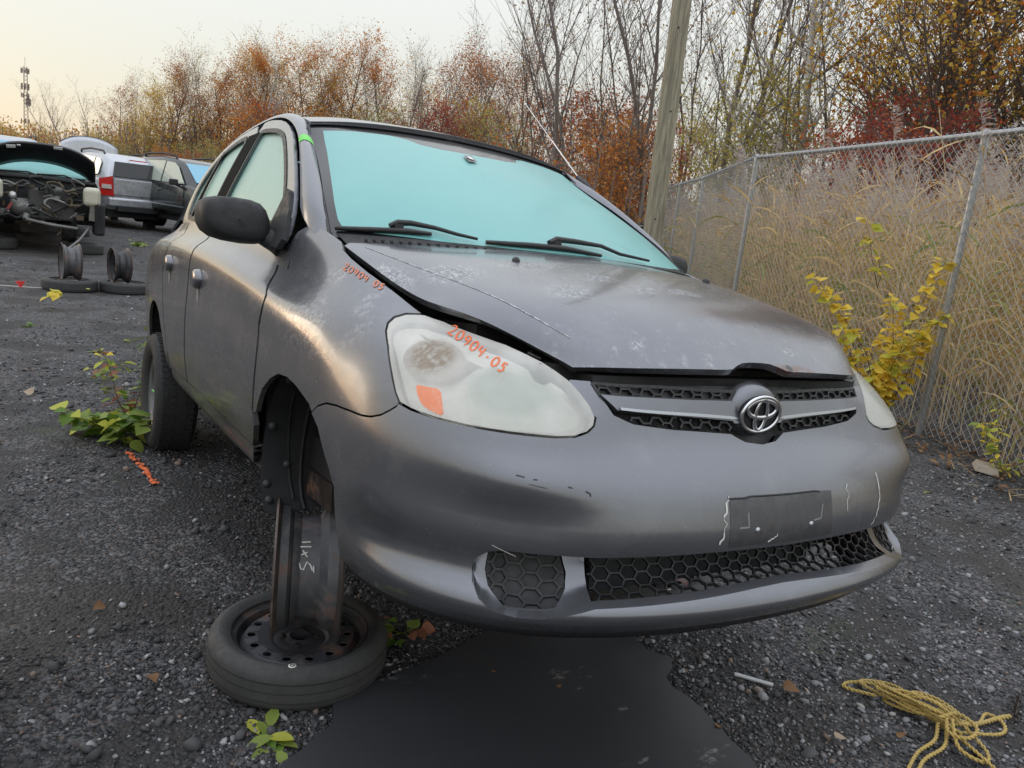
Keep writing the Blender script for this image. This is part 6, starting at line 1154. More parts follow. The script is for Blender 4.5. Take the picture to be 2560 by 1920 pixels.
def tree_mesh(seed, H, nb, spread, up, leaf_n, leaf_s, bushy=False, stems=1, leaf_lo=.2, twig=True, tr=.011):
    """wood: tapering trunk, limbs, twigs; leaves: small folded faces near the twigs"""
    g = random.Random(seed); WV = []; WF = []; TV = []; TF = []; ends = []
    def seg(A, B, r0, r1, V, F, n):
        t = (B - A); L = t.length
        if L < 1e-6: return
        t /= L; a = t.orthogonal().normalized(); b = t.cross(a); k0 = len(V)
        for p, r in ((A, r0), (B, r1)):
            for k in range(n): q = 2 * math.pi * k / n; V.append(p + (a * math.cos(q) + b * math.sin(q)) * r)
        for k in range(n): F.append((k0 + k, k0 + (k + 1) % n, k0 + n + (k + 1) % n, k0 + n + k))
    def grow(p, d, L, r, lev, V, F):
        n = 4 if lev == 0 else 3; k = 7 if lev == 0 else (4 if lev == 1 else 3); st = L / k; pts = [p]
        for i in range(k):
            d = (d + Vector((g.gauss(0, .10), g.gauss(0, .10), g.gauss(0, .05) + up * (.05 if lev else .03)))).normalized(); q = p + d * st
            r0, r1 = r * (1 - .75 * i / k), r * (1 - .75 * (i + 1) / k); seg(p, q, r0, r1, V, F, 6 if lev == 0 else n); p = q; pts.append(p)
            f = (i + 1) / k
            if lev == 0 and f > (.12 if bushy else .28):
                for _ in range(nb):
                    az = g.uniform(0, 6.283); e = Vector((math.cos(az) * spread, math.sin(az) * spread, up + g.uniform(-.15, .35))).normalized(); grow(p - d * st * g.random(), e, L * g.uniform(.22, .40) * (1.25 - .6 * f), r1 * .62, 1, V, F)
            elif lev == 1:
                for _ in range(2 if not bushy else 3):
                    az = g.uniform(0, 6.283); e = (d * .8 + Vector((math.cos(az), math.sin(az), g.uniform(-.1, .7))) * .65).normalized(); grow(p, e, L * g.uniform(.32, .6), max(r1 * .6, H * .00055), 2, TV, TF)
            elif lev == 2: ends.append((Vector(p), Vector(d)))
            elif lev == 2 and False: pass
        if lev == 2 and twig:
            for _ in range(3):
                az = g.uniform(0, 6.283); e = (d + Vector((math.cos(az), math.sin(az), g.uniform(-.2, .6))) * .7).normalized(); q = pts[g.randrange(len(pts))]; q2 = q + e * L * g.uniform(.3, .7); seg(q, q2, H * .0005, H * .0003, TV, TF, 3); ends.append((q2, e))
    for s in range(stems):
        az = g.uniform(0, 6.283); o = .05 * H * (stems > 1); sp = .0 if stems == 1 else .14
        grow(Vector((o * math.cos(az) * g.random(), o * math.sin(az) * g.random(), -.1)), Vector((sp * math.cos(az), sp * math.sin(az), 1)).normalized(), H * g.uniform(.82, 1.0) if s else H, H * tr * (1 if stems == 1 else .75), 0, WV, WF)
    LV = []; LF = []
    cand = [e for e in ends if e[0].z > leaf_lo * H * g.uniform(.6, 1.3)]
    for _ in range(leaf_n):
        if not cand: break
        p, d = cand[g.randrange(len(cand))]; p = p + Vector((g.gauss(0, .02), g.gauss(0, .02), g.gauss(0, .02))) * H; s = leaf_s * g.uniform(.6, 1.4)
        u = Vector((g.gauss(0, 1), g.gauss(0, 1), g.gauss(0, .6))).normalized(); v = u.orthogonal().normalized(); v = (v * math.cos(q_ := g.uniform(0, 6.28)) + u.cross(v) * math.sin(q_)); w = u.cross(v); b = len(LV)
        LV += [p, p + u * s * .5 + v * s * .34 + w * s * .1, p + u * s, p + u * s * .5 - v * s * .34 + w * s * .1]; LF += [(b, b + 1, b + 2, b + 3)]
    o_ = len(WV); WV += TV; WF += [tuple(i + o_ for i in f) for f in TF]
    mk = lambda nm, V, F: mesh_np(nm, np.array([tuple(p) for p in V]) if V else np.zeros((0, 3)), np.array(F) if F else [])
    return mk('trunk', WV, WF), (mk('crown', LV, LF) if LF else None)
# kind: (variants, wood, leaf, label words, category)
def variants(n, **kw):
    H = kw.pop('H', 10.); return [tree_mesh(100 * hash_(kw) + i, H, **kw) for i in range(n)]
def hash_(kw): return sum((k + 1) * int(float(v) * 1000) for k, v in enumerate(kw.values()) if not isinstance(v, str)) % 977
KIND = {
 'bare': (variants(3, nb=2, spread=.42, up=1.0, leaf_n=60, leaf_s=.10, stems=1, tr=.0085), BARK, L_BR, 'bare grey-brown tree'),
 'sparse': (variants(3, nb=2, spread=.42, up=1.0, leaf_n=1100, leaf_s=.085, stems=2, tr=.007), BARK_D, L_BR, 'half-bare brown tree'),
 'orange': (variants(2, nb=4, spread=.7, up=.7, leaf_n=5600, leaf_s=.10), BARK_D, L_OR, 'orange-leaved tree'),
 'amber': (variants(2, nb=4, spread=.8, up=.6, leaf_n=5200, leaf_s=.09, stems=2), BARK_D, L_YE, 'amber-leaved tree'),
 'yellow': (variants(2, nb=4, spread=.7, up=.6, leaf_n=8000, leaf_s=.12, bushy=True), BARK, L_YE, 'yellow-leaved tree'),
 'rust': (variants(2, nb=4, spread=.7, up=.7, leaf_n=7500, leaf_s=.10), BARK_D, L_RU, 'rust-brown leafy tree'),
 'birch': (variants(2, nb=3, spread=.7, up=.7, leaf_n=160, leaf_s=.09, tr=.012), BIRCH, L_BR, 'white-barked birch with bare branches'),
 'redbush': (variants(2, nb=5, spread=1.1, up=.3, leaf_n=4800, leaf_s=.19, bushy=True, stems=3, leaf_lo=.02, tr=.008), BARK_D, L_RE, 'red-leaved shrubby maple'),
 'darkred': (variants(2, nb=5, spread=1.1, up=.3, leaf_n=5200, leaf_s=.18, bushy=True, stems=3, leaf_lo=.02, tr=.008), BARK_D, L_DR, 'dark crimson shrubby tree'),
 'orangebush': (variants(2, nb=5, spread=1.1, up=.3, leaf_n=4800, leaf_s=.19, bushy=True, stems=3, leaf_lo=.02, tr=.008), BARK_D, L_OR, 'orange-leaved bush'),
 'greenbush': (variants(2, nb=5, spread=.9, up=.5, leaf_n=5200, leaf_s=.18, bushy=True, stems=3, leaf_lo=.02, tr=.008), BARK, L_GY, 'yellow-green bush')}
TREES = [(t[0], t[1], t[2], t[3] if not (t[3] == 'sparse' and i % 3 == 1 and math.atan2(t[0] + 1.39, t[1] + 1.81) < R(30)) else ('amber', 'orange')[i % 2]) for i, t in enumerate([(-1.9,86.2,4.5,'yellow'),(-0.8,84.2,4.3,'yellow'),(0.4,82.2,4.7,'yellow'),(1.2,80.1,8.0,'bare'),(1.9,78.1,6.9,'bare'),(2.6,76.1,8.4,'bare'),(3.7,76.0,8.4,'bare'),(4.3,74.0,5.8,'bare'),(3.4,60.0,3.7,'yellow'),(5.0,65.9,7.5,'rust'),(5.6,63.8,5.5,'sparse'),(6.1,61.7,8.2,'sparse'),(6.4,59.7,7.4,'yellow'),(7.7,63.6,9.0,'bare'),(7.8,59.5,9.4,'rust'),(8.7,59.4,9.1,'sparse'),(9.8,61.2,10.1,'sparse'),(10.0,57.1,9.8,'sparse'),(10.7,56.9,8.6,'rust'),(10.8,52.8,9.9,'sparse'),(10.4,48.8,9.8,'birch'),(12.4,54.5,10.3,'orange'),(14.6,60.1,11.7,'sparse'),(13.9,54.1,10.1,'amber'),(15.2,55.8,10.0,'rust'),(15.5,53.7,11.1,'orange'),(15.8,51.5,10.1,'amber'),(17.7,55.1,11.8,'sparse'),(17.8,52.9,11.5,'orange'),(20.1,56.3,11.2,'sparse'),(19.5,52.3,11.4,'sparse'),(21.1,53.8,10.8,'sparse'),(19.5,48.0,11.0,'bare'),(22.0,51.3,10.8,'sparse'),(24.4,54.6,11.4,'sparse'),(24.3,52.4,10.7,'rust'),(20.8,43.0,11.6,'bare'),(24.1,48.0,11.1,'sparse'),(25.9,49.3,12.1,'bare'),(25.7,47.2,11.1,'rust'),(23.3,41.7,11.4,'bare'),(25.0,43.0,10.6,'rust'),(19.6,32.2,9.9,'sparse'),(18.1,28.4,10.9,'bare'),(17.6,26.4,10.8,'bare'),(20.4,29.3,11.2,'bare'),(22.2,30.5,10.3,'sparse'),(19.2,25.2,9.7,'sparse'),(17.3,21.7,9.6,'bare'),(16.5,19.7,9.8,'bare'),(18.1,21.0,10.0,'bare'),(22.8,24.9,10.7,'sparse'),(16.5,17.1,9.2,'bare'),(15.4,15.4,9.2,'bare'),(15.6,15.1,8.9,'bare'),(18.9,17.5,9.3,'sparse'),(20.9,18.3,9.2,'sparse'),(13.8,11.2,8.1,'birch'),(18.8,14.6,8.8,'sparse'),(17.6,12.8,8.1,'sparse'),(16.3,11.2,7.9,'bare'),(19.9,13.1,8.4,'sparse'),(14.4,8.7,7.6,'amber'),(15.5,8.8,7.6,'orange'),(14.9,7.9,7.5,'amber'),(16.8,8.6,7.6,'orange'),(15.3,7.2,7.3,'amber'),(16.4,7.4,7.1,'orange'),(15.6,6.6,7.2,'amber'),(12.1,8.6,4.5,'redbush'),(11.6,7.6,4.3,'redbush'),(12.6,7.8,4.9,'darkred'),(12.9,7.4,5.0,'darkred'),(13.3,11.8,4.7,'greenbush'),(15.7,15.0,4.7,'greenbush'),(21.8,28.3,6.9,'redbush'),(22.1,30.6,6.7,'orangebush'),(19.9,24.7,5.6,'orangebush'),(16.6,22.2,4.7,'orangebush'),(20.9,23.9,5.4,'redbush'),(22.6,32.7,7.2,'redbush'),(17.9,37.7,6.6,'darkred'),(17.6,40.1,6.3,'darkred'),(20.9,40.7,7.8,'redbush'),(21.3,38.2,7.4,'greenbush'),(17.1,44.6,6.8,'greenbush'),(6.4,41.5,3.6,'greenbush'),(5.4,39.6,2.9,'redbush'),(4.7,39.7,2.7,'redbush'),(5.0,43.7,3.1,'orangebush'),(3.3,50.0,3.4,'greenbush'),(2.5,52.0,2.9,'greenbush'),(9.7,46.9,6.4,'orangebush'),(11.2,48.6,7.0,'redbush'),(13.2,48.1,7.0,'orangebush')]) if not (t[3] in ('bare', 'sparse') and math.atan2(t[0] + 1.39, t[1] + 1.81) > R(31) and i % 3 == 1)]
def where(x, y):
    a = math.degrees(math.atan2(x + 1.39, y + 1.81))
    if a < 3: return 'beside the telecom mast'
    if a < 9: return 'beyond the wrecked cars'
    if a < 16: return 'above the sedan rear window'
    if a < 24.5: return 'above the sedan roof'
    if a < 33: return 'above the windscreen'
    if a < 40: return 'just left of the wooden pole'
    if a < 46: return 'just right of the wooden pole'
    if a < 53: return 'above the fence bend'
    return 'behind the reeds at the right edge'
ORD = ('first', 'second', 'third', 'fourth', 'fifth', 'sixth', 'seventh', 'eighth', 'ninth', 'tenth')
rank_ = {}; by_ = {}
for i, (x, y, h, kd) in enumerate(TREES): by_.setdefault((kd, where(x, y)), []).append((math.atan2(x + 1.39, y + 1.81), i))
for v in by_.values():
    for r_, (_, i) in enumerate(sorted(v)): rank_[i] = '' if len(v) == 1 else f', {ORD[r_]} from the left'
for i, (x, y, h, kd) in enumerate(TREES):
    vs_, wood, leaf, words = KIND[kd]; tr_, cr_ = vs_[i % len(vs_)]
    a = math.degrees(math.atan2(x + 1.39, y + 1.81))
    h *= .92 * float(np.interp(a, [0, 6, 12, 30, 33], [.90, .92, .96, 1, 1.12]))
    if kd in ('redbush', 'darkred') and a > 50: h *= .8
    if h > 7 and math.hypot(x, y) < 40 and a > 31 and kd in ('bare', 'sparse', 'birch', 'amber', 'orange'): h *= 1.25
    nm = {'redbush': 'maple_bush', 'darkred': 'maple_bush', 'orangebush': 'autumn_bush', 'greenbush': 'green_bush', 'birch': 'birch_tree'}.get(kd, 'bare_tree' if kd == 'bare' else 'autumn_tree')
    t = empty(nm, (x, y, 0), (i * 2.399) % 6.283); s = h / 10.0; wd = s * (1.0 if 'bush' not in kd and kd != 'darkred' else .85); t.scale = (wd, wd, s)
    tag(t, words + ' ' + where(x, y) + rank_[i], 'tree' if 'bush' not in kd and kd != 'darkred' else 'bush', 'autumn trees and bushes round the yard')
    link('trunk', tr_, wood, t)
    if cr_ is not None: link('crown', cr_, leaf, t)
# far woodland mass behind the single trees: stems, twigs and leaves
def woodland(name, band, n_stem, n_leaf, hmax, mats, label, seed, leaf_s=.22):
    g = np.random.default_rng(seed); a = g.uniform(R(band[0]), R(band[1]), n_stem); d = g.uniform(band[2], band[3], n_stem); h = hmax(np.degrees(a)) * g.uniform(.55, 1.0, n_stem)
    bx = -1.39 + np.sin(a) * d; by = -1.81 + np.cos(a) * d; V = []; r0 = g.uniform(.03, .09, n_stem); tx = g.normal(0, .05, n_stem) * h; ty = g.normal(0, .05, n_stem) * h
    q = np.arange(3) * 2.094; ring0 = np.stack([bx[:, None] + r0[:, None] * np.cos(q), by[:, None] + r0[:, None] * np.sin(q), np.zeros((n_stem, 3)) - .1], -1); ring1 = np.stack([(bx + tx)[:, None] + .012 * np.cos(q), (by + ty)[:, None] + .012 * np.sin(q), np.repeat(h[:, None], 3, 1)], -1)
    V = np.concatenate([ring0, ring1], 1).reshape(-1, 3); b = (np.arange(n_stem) * 6)[:, None]; F = np.concatenate([b + np.array([[0, 1, 4, 3]]), b + np.array([[1, 2, 5, 4]]), b + np.array([[2, 0, 3, 5]])])
    # side twigs
    m = n_stem * 9; k = g.integers(0, n_stem, m); t = g.uniform(.2, .98, m); p = np.stack([bx[k] + tx[k] * t, by[k] + ty[k] * t, h[k] * t], -1); az = g.uniform(0, 6.28, m); L = (1.05 - t) * h[k] * .28 + .35
    e = p + np.stack([np.cos(az) * L * .55, np.sin(az) * L * .55, L * g.uniform(.35, 1.0, m)], -1); w = .011; off = np.stack([np.sin(az) * w, -np.cos(az) * w, np.zeros(m)], -1)
    V2 = np.stack([p - off, p + off, e], 1).reshape(-1, 3); F2 = np.arange(m * 3).reshape(m, 3)
    k0 = len(V); V = np.concatenate([V, V2]); Fq = [tuple(f) for f in F] + [tuple(f + k0) for f in F2]
    me = mesh_np(name, V, Fq); o = link(name, me, mats[0]); tag(o, label[0], 'woodland', kind='stuff')
    for j, (mt, fr, lab) in enumerate(mats[1]):
        N = int(n_leaf * fr); kk = g.integers(0, m, N); t = g.uniform(.2, 1.05, N)[:, None]; c = p[kk] * (1 - t) + e[kk] * t + g.normal(0, .25, (N, 3))
        if j > 0:   # colour comes in patches
            ph = np.sin(c[:, 0] * .35 + j * 2.1) + np.sin(c[:, 1] * .28 + j * 1.3); keep = ph > -.2; c = c[keep]; N = len(c)
        u = g.normal(0, 1, (N, 3)); u /= np.linalg.norm(u, axis=1)[:, None]; v = np.cross(u, g.normal(0, 1, (N, 3))); v /= np.linalg.norm(v, axis=1)[:, None]; s = leaf_s * g.uniform(.5, 1.3, (N, 1))
        Vl = np.stack([c, c + u * s * .5 + v * s * .4, c + u * s, c + u * s * .5 - v * s * .4], 1).reshape(-1, 3); o = link(lab[0], mesh_np(lab[0], Vl, np.arange(N * 4).reshape(N, 4)), mt); tag(o, lab[1], 'foliage', kind='stuff')
woodland('far_woodland', (-22, 32, 58, 82), 2100, 62000, lambda a: np.interp(a, [-7, 1, 4, 8, 16, 26, 34], [3.6, 3.5, 4.2, 5.6, 7.2, 7.6, 7.6]), (BARK, ((L_BR, .34, ('brown_foliage', 'thin brown leaves through the far wood')), (L_OR, .36, ('orange_foliage', 'orange leaves through the far wood')), (L_YE, .44, ('yellow_foliage', 'yellow leaves through the far wood')), (L_RU, .20, ('rust_foliage', 'rust-red leaves through the far wood')), (L_GY, .30, ('green_foliage', 'yellow-green leaves through the far wood')))), ('dense grey stems of the far wood beyond the yard',), 21, .17)
woodland('near_woodland', (28, 72, 26, 48), 700, 24000, lambda a: np.interp(a, [28, 40, 50, 72], [4.6, 4.0, 4.0, 4.6]), (BARK, ((L_BR, .30, ('brown_foliage', 'thin brown leaves through the wood behind the fence')), (L_OR, .34, ('orange_foliage', 'orange leaves low in the wood behind the fence')), (L_RE, .30, ('red_foliage', 'red leaves low in the wood behind the fence')), (L_GY, .26, ('green_foliage', 'yellow-green leaves low in the wood behind the fence')))), ('grey stems and brush of the wood behind the fence',), 22, .11)
# ------------------------------------------------------------------ reeds behind the fence
def strips(name, P, Wd, mat, label, cat='reeds', kind='stuff', parent=None, side=None):
    """P (N,k,3) centre lines, Wd (N,k) widths -> ribbons"""
    N, k, _ = P.shape; t = np.gradient(P, axis=1); sd = np.cross(t, RNG.normal(0, 1, (N, 1, 3)) if side is None else side); sd /= np.linalg.norm(sd, axis=2, keepdims=True) + 1e-9
    V = np.stack([P - sd * Wd[..., None] / 2, P + sd * Wd[..., None] / 2], 2).reshape(-1, 3); i = (np.arange(N) * k * 2)[:, None] + (np.arange(k - 1) * 2)[None]; i = i.ravel(); F = np.stack([i, i + 1, i + 3, i + 2], 1)
    o = link(name, mesh_np(name, V, F, True), mat, parent); tag(o, label, cat, kind=kind); return o
STRAW = leafmat('straw_stem', (.80, .66, .44), (.44, .31, .17), .7, .3); STRAW2 = leafmat('straw_leaf', (.88, .66, .32), (.46, .28, .10), .7, .4); REEDG = leafmat('green_reed_leaf', (.30, .34, .11), (.46, .42, .13), .6, .4); PLUME = leafmat('reed_plume', (.52, .45, .42), (.62, .54, .48), .85, .45)
def along(n, d0, d1):
    P = np.array(FP, float); seg = np.linalg.norm(np.diff(P, axis=0), axis=1); cs = np.concatenate([[0], np.cumsum(seg)]); s = RNG.uniform(0, cs[-1], n); i = np.clip(np.searchsorted(cs, s) - 1, 0, len(seg) - 1); t = (s - cs[i]) / seg[i]
    p = P[i] * (1 - t[:, None]) + P[i + 1] * t[:, None]; d = (P[i + 1] - P[i]) / seg[i][:, None]; nrm = np.stack([d[:, 1], -d[:, 0]], 1); off = RNG.uniform(d0, d1, n)**1.0
    return p + nrm * off[:, None], s / cs[-1]
N = 4200; xy, fr = along(N, .12, 4.2); k = 5
h = RNG.uniform(1.6, 2.5, N) * np.interp(fr, [0, .3, .6, 1], [1.06, 1.03, .92, .85]); lean = RNG.normal(0, .15, (N, 2)); tt = np.linspace(0, 1, k)
P = np.zeros((N, k, 3)); P[..., 0] = xy[:, None, 0] + lean[:, None, 0] * h[:, None] * tt**1.6; P[..., 1] = xy[:, None, 1] + lean[:, None, 1] * h[:, None] * tt**1.6; P[..., 2] = h[:, None] * tt
strips('reed_stems', P, np.repeat(np.linspace(.009, .005, k)[None], N, 0), STRAW, 'dry tan reed stems crowded behind the chain-link fence')
def blades(M, src, z0, z1, L0, L1, w, mat, name, label, droop=.55):
    i = RNG.integers(0, len(src), M); t = RNG.uniform(z0, z1, M); j = np.clip((t * (k - 1)).astype(int), 0, k - 2); f = t * (k - 1) - j; p = src[i, j] * (1 - f[:, None]) + src[i, j + 1] * f[:, None]
    az = RNG.uniform(0, 6.283, M); L = RNG.uniform(L0, L1, M); u = np.linspace(0, 1, 5); out = np.stack([np.cos(az), np.sin(az)], 1)
    Q = np.zeros((M, 5, 3)); Q[..., :2] = p[:, None, :2] + out[:, None] * (L[:, None] * .8 * u)[..., None]; Q[..., 2] = p[:, None, 2] + L[:, None] * (.75 * u - droop * RNG.uniform(.4, 1.9, (M, 1)) * u**2)
    strips(name, Q, w * RNG.uniform(.6, 1.3, (M, 1)) * np.array([.5, 1, .9, .6, .08])[None], mat, label)
blades(9500, P, .12, .97, .22, .60, .020, STRAW2, 'reed_leaves', 'dry yellow reed leaves tangled behind the fence', .42)
blades(3000, P, .08, .75, .30, .80, .026, REEDG, 'green_reed_leaves', 'olive green reed leaves low behind the fence', .7)
# feathery plumes on the taller stems
tall = np.where(h > 1.5)[0]; tall = RNG.choice(tall, min(1300, len(tall)), False); nf = 64
tip = P[tall, -1]; b0 = P[tall, -2]; ax = tip - b0; ax /= np.linalg.norm(ax, axis=1)[:, None]; M = len(tall) * nf; ii = np.repeat(np.arange(len(tall)), nf); s = RNG.uniform(0, 1, M); az = RNG.uniform(0, 6.28, M)
c = tip[ii] + ax[ii] * ((s - .25) * .30)[:, None]; r = .055 * np.sin(np.clip(s, .05, 1) * math.pi * .9) + .015; u = np.linspace(0, 1, 3); droopdir = RNG.normal(0, .3, (len(tall), 2))
Q = np.zeros((M, 3, 3)); Q[..., 0] = c[:, None, 0] + np.cos(az)[:, None] * r[:, None] * u + droopdir[ii, 0][:, None] * .06 * u; Q[..., 1] = c[:, None, 1] + np.sin(az)[:, None] * r[:, None] * u + droopdir[ii, 1][:, None] * .06 * u; Q[..., 2] = c[:, None, 2] + RNG.uniform(-.02, .06, (M, 1)) * u
strips('reed_plumes', Q, RNG.uniform(.003, .009, (M, 1)) * np.array([.5, 1, .3])[None], PLUME, 'mauve-grey feathery reed plumes along the fence top')
# fallen straw and dead leaves along the fence foot
def litter(name, n, d0, d1, mat, label, sz, flat=.4):
    xy, _ = along(n, d0, d1); u = RNG.normal(0, 1, (n, 3)) * [1, 1, flat]; u /= np.linalg.norm(u, axis=1)[:, None]; v = np.cross(u, RNG.normal(0, .3, (n, 3)) + [0, 0, 1]); v /= np.linalg.norm(v, axis=1)[:, None]; s = sz * RNG.uniform(.5, 1.4, (n, 1)); c = np.concatenate([xy, RNG.uniform(.01, .05, (n, 1))], 1)
    V = np.stack([c, c + u * s * .5 + v * s * .35 + [0, 0, .006], c + u * s, c + u * s * .5 - v * s * .35 + [0, 0, .006]], 1).reshape(-1, 3); o = link(name, mesh_np(name, V, np.arange(n * 4).reshape(n, 4)), mat); tag(o, label, 'litter', kind='stuff')
DEAD = leafmat('dead_leaf', (.16, .09, .05), (.30, .17, .08), .8, .1)
litter('leaf_litter', 1500, -.55, .3, DEAD, 'dead brown leaves heaped along the fence foot', .06)
n = 260; xy, _ = along(n, -.75, .15); a = RNG.uniform(0, 6.28, n); L = RNG.uniform(.08, .40, n); Q = np.zeros((n, 2, 3)); Q[:, 0, :2] = xy; Q[:, 1, 0] = xy[:, 0] + np.cos(a) * L; Q[:, 1, 1] = xy[:, 1] + np.sin(a) * L; Q[..., 2] = RNG.uniform(.012, .05, (n, 2))
strips('fallen_straw', Q, np.full((n, 2), .006), STRAW2, 'pale straw stalks fallen on the gravel by the fence', 'straw', side=np.array([0, 0, 1.]))
# ------------------------------------------------------------------ leafy plants
def leaf_geo(mb, p, d, s, nrm, heart=False, curl=.15):
    d = Vector(d).normalized(); n_ = Vector(nrm); n_ = (n_ - d * n_.dot(d)); n_ = n_.normalized() if n_.length > 1e-4 else d.orthogonal().normalized(); v = d.cross(n_); p = Vector(p)
    prof = ((0, .05), (.10, .36), (.30, .50), (.60, .34), (.85, .12), (1, .0)) if heart else ((0, .02), (.2, .18), (.5, .26), (.8, .16), (1, .0))
    V = []; 
    for t, w in prof:
        c = p + d * s * t - n_ * s * curl * t * t
        V += [c - v * s * w + n_ * s * w * .25, c, c + v * s * w + n_ * s * w * .25]
    F = []
    for i in range(len(prof) - 1):
        for k in range(2): F.append((i * 3 + k, i * 3 + k + 1, (i + 1) * 3 + k + 1, (i + 1) * 3 + k))
    mb.add(V, F, True)
def plant(name, loc, label, cat, stems, leafm, stemm, seed, n_leaf, leaf_s, height, spread, heart=False, leaf_mats=None, low=0.1, clump=False):
    """each leaf is a part of its own"""
    o = empty(name, loc); tag(o, label, cat); g = random.Random(seed); k = 0
    mb = MB(); lines = []
    for s in range(stems):
        az = g.uniform(0, 6.283); P = [Vector((0, 0, -.02))]; d = Vector((math.cos(az) * spread, math.sin(az) * spread, 1)).normalized(); n_ = 6; hh = height * g.uniform(.6, 1.05)
        for i in range(n_): d = (d + Vector((g.gauss(0, .14), g.gauss(0, .14), -.04 * spread * i))).normalized(); P.append(P[-1] + d * hh / n_)
        mb.tube(P, [.004 * height**.5 * (1 - .12 * i) for i in range(len(P))], 5); lines.append(P)
    mb.build('stem', stemm, o)
    rest = MB()
    for j in range(n_leaf):
        P = lines[g.randrange(len(lines))]; t = g.uniform(low, 1) * (len(P) - 1); i = min(int(t), len(P) - 2); p = P[i].lerp(P[i + 1], t - i); az = g.uniform(0, 6.283); d = Vector((math.cos(az), math.sin(az), g.uniform(-.35, .6)))
        mb = MB() if j < 300 else rest; s_ = leaf_s * g.uniform(.6, 1.2); st_ = p + d.normalized() * s_ * .35
        mb.tube([p, st_], .0012, 3, False); leaf_geo(mb, st_, d + Vector((0, 0, g.uniform(-.6, .1))), s_, Vector((g.gauss(0, .4), g.gauss(0, .4), 1)), heart)
        if j < 300: mb.build('leaf', g.choice(leaf_mats) if leaf_mats else leafm, o)
    if rest.V: tag(rest.build('leaves', leafm, o), kind='stuff')
    return o
LG = leafmat('fresh_green_leaf', (.13, .24, .035), (.22, .32, .05), .5, .3); LG2 = leafmat('pale_green_leaf', (.25, .34, .07), (.33, .36, .08), .5, .3); LY = leafmat('bright_yellow_leaf', (.86, .64, .08), (.80, .60, .10), .5, .4); LYG = leafmat('lime_leaf', (.58, .62, .10), (.72, .64, .10), .5, .4); LRD = leafmat('reddish_leaf', (.42, .16, .10), (.35, .20, .12), .6, .3)
STEMG = simple('green_stem', (.14, .17, .05), .7); STEMR = simple('brown_red_stem', (.10, .045, .03), .7)
plant('aspen_sapling', (4.62, 2.02, 0), 'young aspen with yellow heart-shaped leaves in front of the fence post', 'sapling', 8, LY, STEMR, 4, 640, .078, 1.45, .27, True, [LY, LY, LY, LYG, LYG], .22)
plant('yellow_vine', (5.02, 2.55, 1.15), 'few large yellow leaves high on the reeds left of the near fence post', 'vine', 2, LY, STEMR, 8, 24, .085, .85, .45, True, [LY, LY, LYG], .15)
plant('goldenrod', (4.42, .92, 0), 'feathery yellow weed at the fence foot by the pale board', 'weed', 4, LYG, STEMG, 5, 120, .055, .62, .35, False, [LYG, LY, LG2], .15)
plant('goldenrod', (4.20, .42, 0), 'yellow-green weed at the fence foot near the right edge', 'weed', 4, LYG, STEMG, 15, 90, .06, .55, .4, False, [LYG, LG2, LG], .1)
plant('broadleaf_weed', (-.95, 2.60, .03), 'leafy green weed clump growing beside the rear wheel', 'weed', 9, LG, STEMG, 6, 130, .085, .36, 1.1, True, [LG, LG, LG2, LYG], .2)
plant('tall_weed', (-.84, 2.95, .02), 'tall withering weed with reddish leaves behind the rear wheel clump', 'weed', 5, LG2, STEMR, 16, 150, .06, .52, .5, False, [LG2, LYG, LRD, LG], .1)
plant('upright_weed', (-.74, 3.25, .02), 'upright green weed half hidden behind the rear wheel', 'weed', 3, LG, STEMG, 26, 60, .06, .62, .18, False, [LG, LG2], .2)
plant('dandelion', (-.85, .0, 0), 'withered dandelion rosette in front of the spare wheel', 'weed', 8, LG2, STEMG, 7, 30, .075, .08, 1.9, False, [LG, LG2, LG2, LYG], .1)
plant('violet_weed', (-.34, .37, 0), 'small round-leaved green weed at the mat edge under the bumper', 'weed', 7, LG, STEMG, 9, 22, .055, .12, 1.0, True, [LG, LG, LG2, LRD], .5)
plant('seedling', (-.98, .98, 0), 'tiny pale seedlings on bare gravel between spare wheel and rear wheel', 'weed', 5, LG2, STEMG, 10, 16, .03, .035, 2.0, False, [LG2, LG, LYG], .2)
plant('poplar_seedling', (-1.10, 6.9, 0), 'leaning thin seedling with four yellow-green leaves in the open yard', 'sapling', 1, LYG, STEMG, 31, 6, .11, .36, .25, True, [LYG, LY], .7)
plant('yard_weed', (-1.32, 6.0, 0), 'small green weed near the left edge of the yard', 'weed', 4, LG, STEMG, 12, 16, .05, .10, 1.0, False, None, .2)
plant('yard_weed', (-.86, 4.9, 0), 'small weed with yellow leaves in the yard left of the rear wheel', 'weed', 5, LY, STEMR, 13, 22, .05, .10, 1.3, True, [LY, LYG, LG, LRD], .2)
plant('yard_weed', (-.60, 5.4, 0), 'low green weed near the sedan quarter panel', 'weed', 4, LG, STEMG, 14, 14, .05, .06, 1.6, False, [LG, LG2], .2)
plant('yard_weed', (-.70, 4.3, 0), 'pale green sprig just behind the sedan rear wheel', 'weed', 3, LG2, STEMG, 17, 10, .045, .06, 1.6, False, None, .2)
plant('grass_tuft', (.62, 15.2, 0), 'green weeds growing below the dark SUV', 'weed', 9, LG, STEMG, 18, 40, .12, .25, 1.3, False, [LG, LG2], .1)
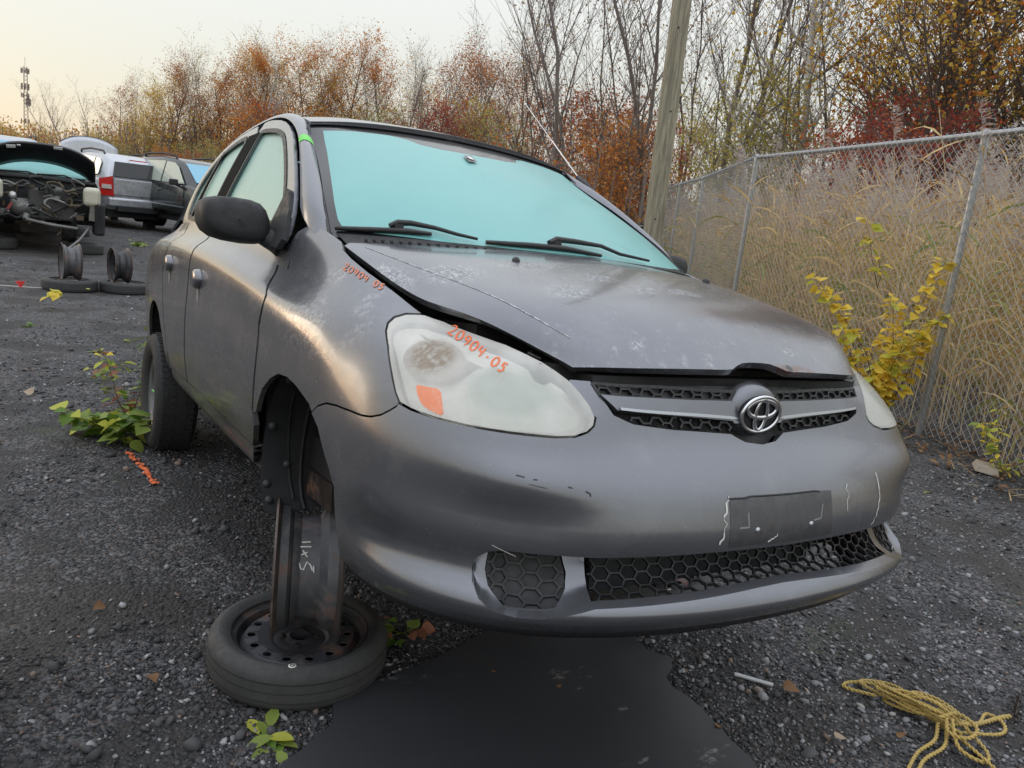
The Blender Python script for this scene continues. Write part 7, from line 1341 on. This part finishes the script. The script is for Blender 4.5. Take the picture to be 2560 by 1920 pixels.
plant('grass_tuft', (3.35, .82, 0), 'flat green grass tuft on the gravel beyond the bumper', 'weed', 9, LG, STEMG, 19, 26, .07, .05, 2.4, False, [LG, LG2], .1)
# single fallen leaves
BL = leafmat('fallen_tan_leaf', (.28, .165, .085), (.20, .10, .05), .8, .1); BL2 = leafmat('fallen_pale_leaf', (.48, .38, .28), (.42, .33, .24), .8, .1)
LEAF_AT = [(.668, -.372, 'curled brown leaf touching the metal rod', .07, BL), (.72, -.42, 'pale torn leaf beside the brown leaf', .035, BL2), (.60, -.62, 'pale dry leaf on the gravel left of the rope', .05, BL2), (.80, -.70, 'small reddish leaf left of the rope loops', .035, BL), (-.17, .02, 'small tan leaf on the rubber mat', .03, BL), (-1.16, .80, 'tan leaf on the gravel at the left', .05, BL), (-1.08, .35, 'brown curled leaf left of the spare wheel', .05, BL), (-.93, 1.25, 'small orange leaf between the wheels', .04, BL), (1.6, .55, 'pale leaf on gravel right of the bumper', .06, BL2), (2.2, .9, 'pinkish leaf on gravel behind the bumper corner', .07, BL2), (-1.45, 2.6, 'pale dry leaf near the left edge', .07, BL2), (-1.30, 3.6, 'pale leaf on gravel left of the weed clump', .08, BL2), (-1.12, 3.0, 'white dry leaf left of the weed clump', .06, BL2), (-.02, -.12, 'tan twig leaf on the mat middle', .025, BL), (.30, -.45, 'orange leaf at the torn mat edge', .03, BL)]
for i, (x, y, lab, s_, mt) in enumerate(LEAF_AT):
    mb = MB(); g = random.Random(i); a = g.uniform(0, 6.28); leaf_geo(mb, (x, y, .030), (math.cos(a), math.sin(a), .25), s_ * .72, (g.gauss(0, .5), g.gauss(0, .5), 1), True, .45); o = mb.build('fallen_leaf', mt, None); tag(o, lab, 'leaf', 'fallen leaves on the gravel')

woodland('woodland_behind', (78, 338, 34, 50), 900, 26000, lambda a: 6.0 + 0 * a, (BARK_D, ((L_BR, .5, ('brown_foliage', 'brown leaves of the wood on the near side of the yard')), (L_OR, .4, ('orange_foliage', 'orange leaves of the wood on the near side of the yard')))), ('stems of the wood on the near side of the yard',), 23, .24)
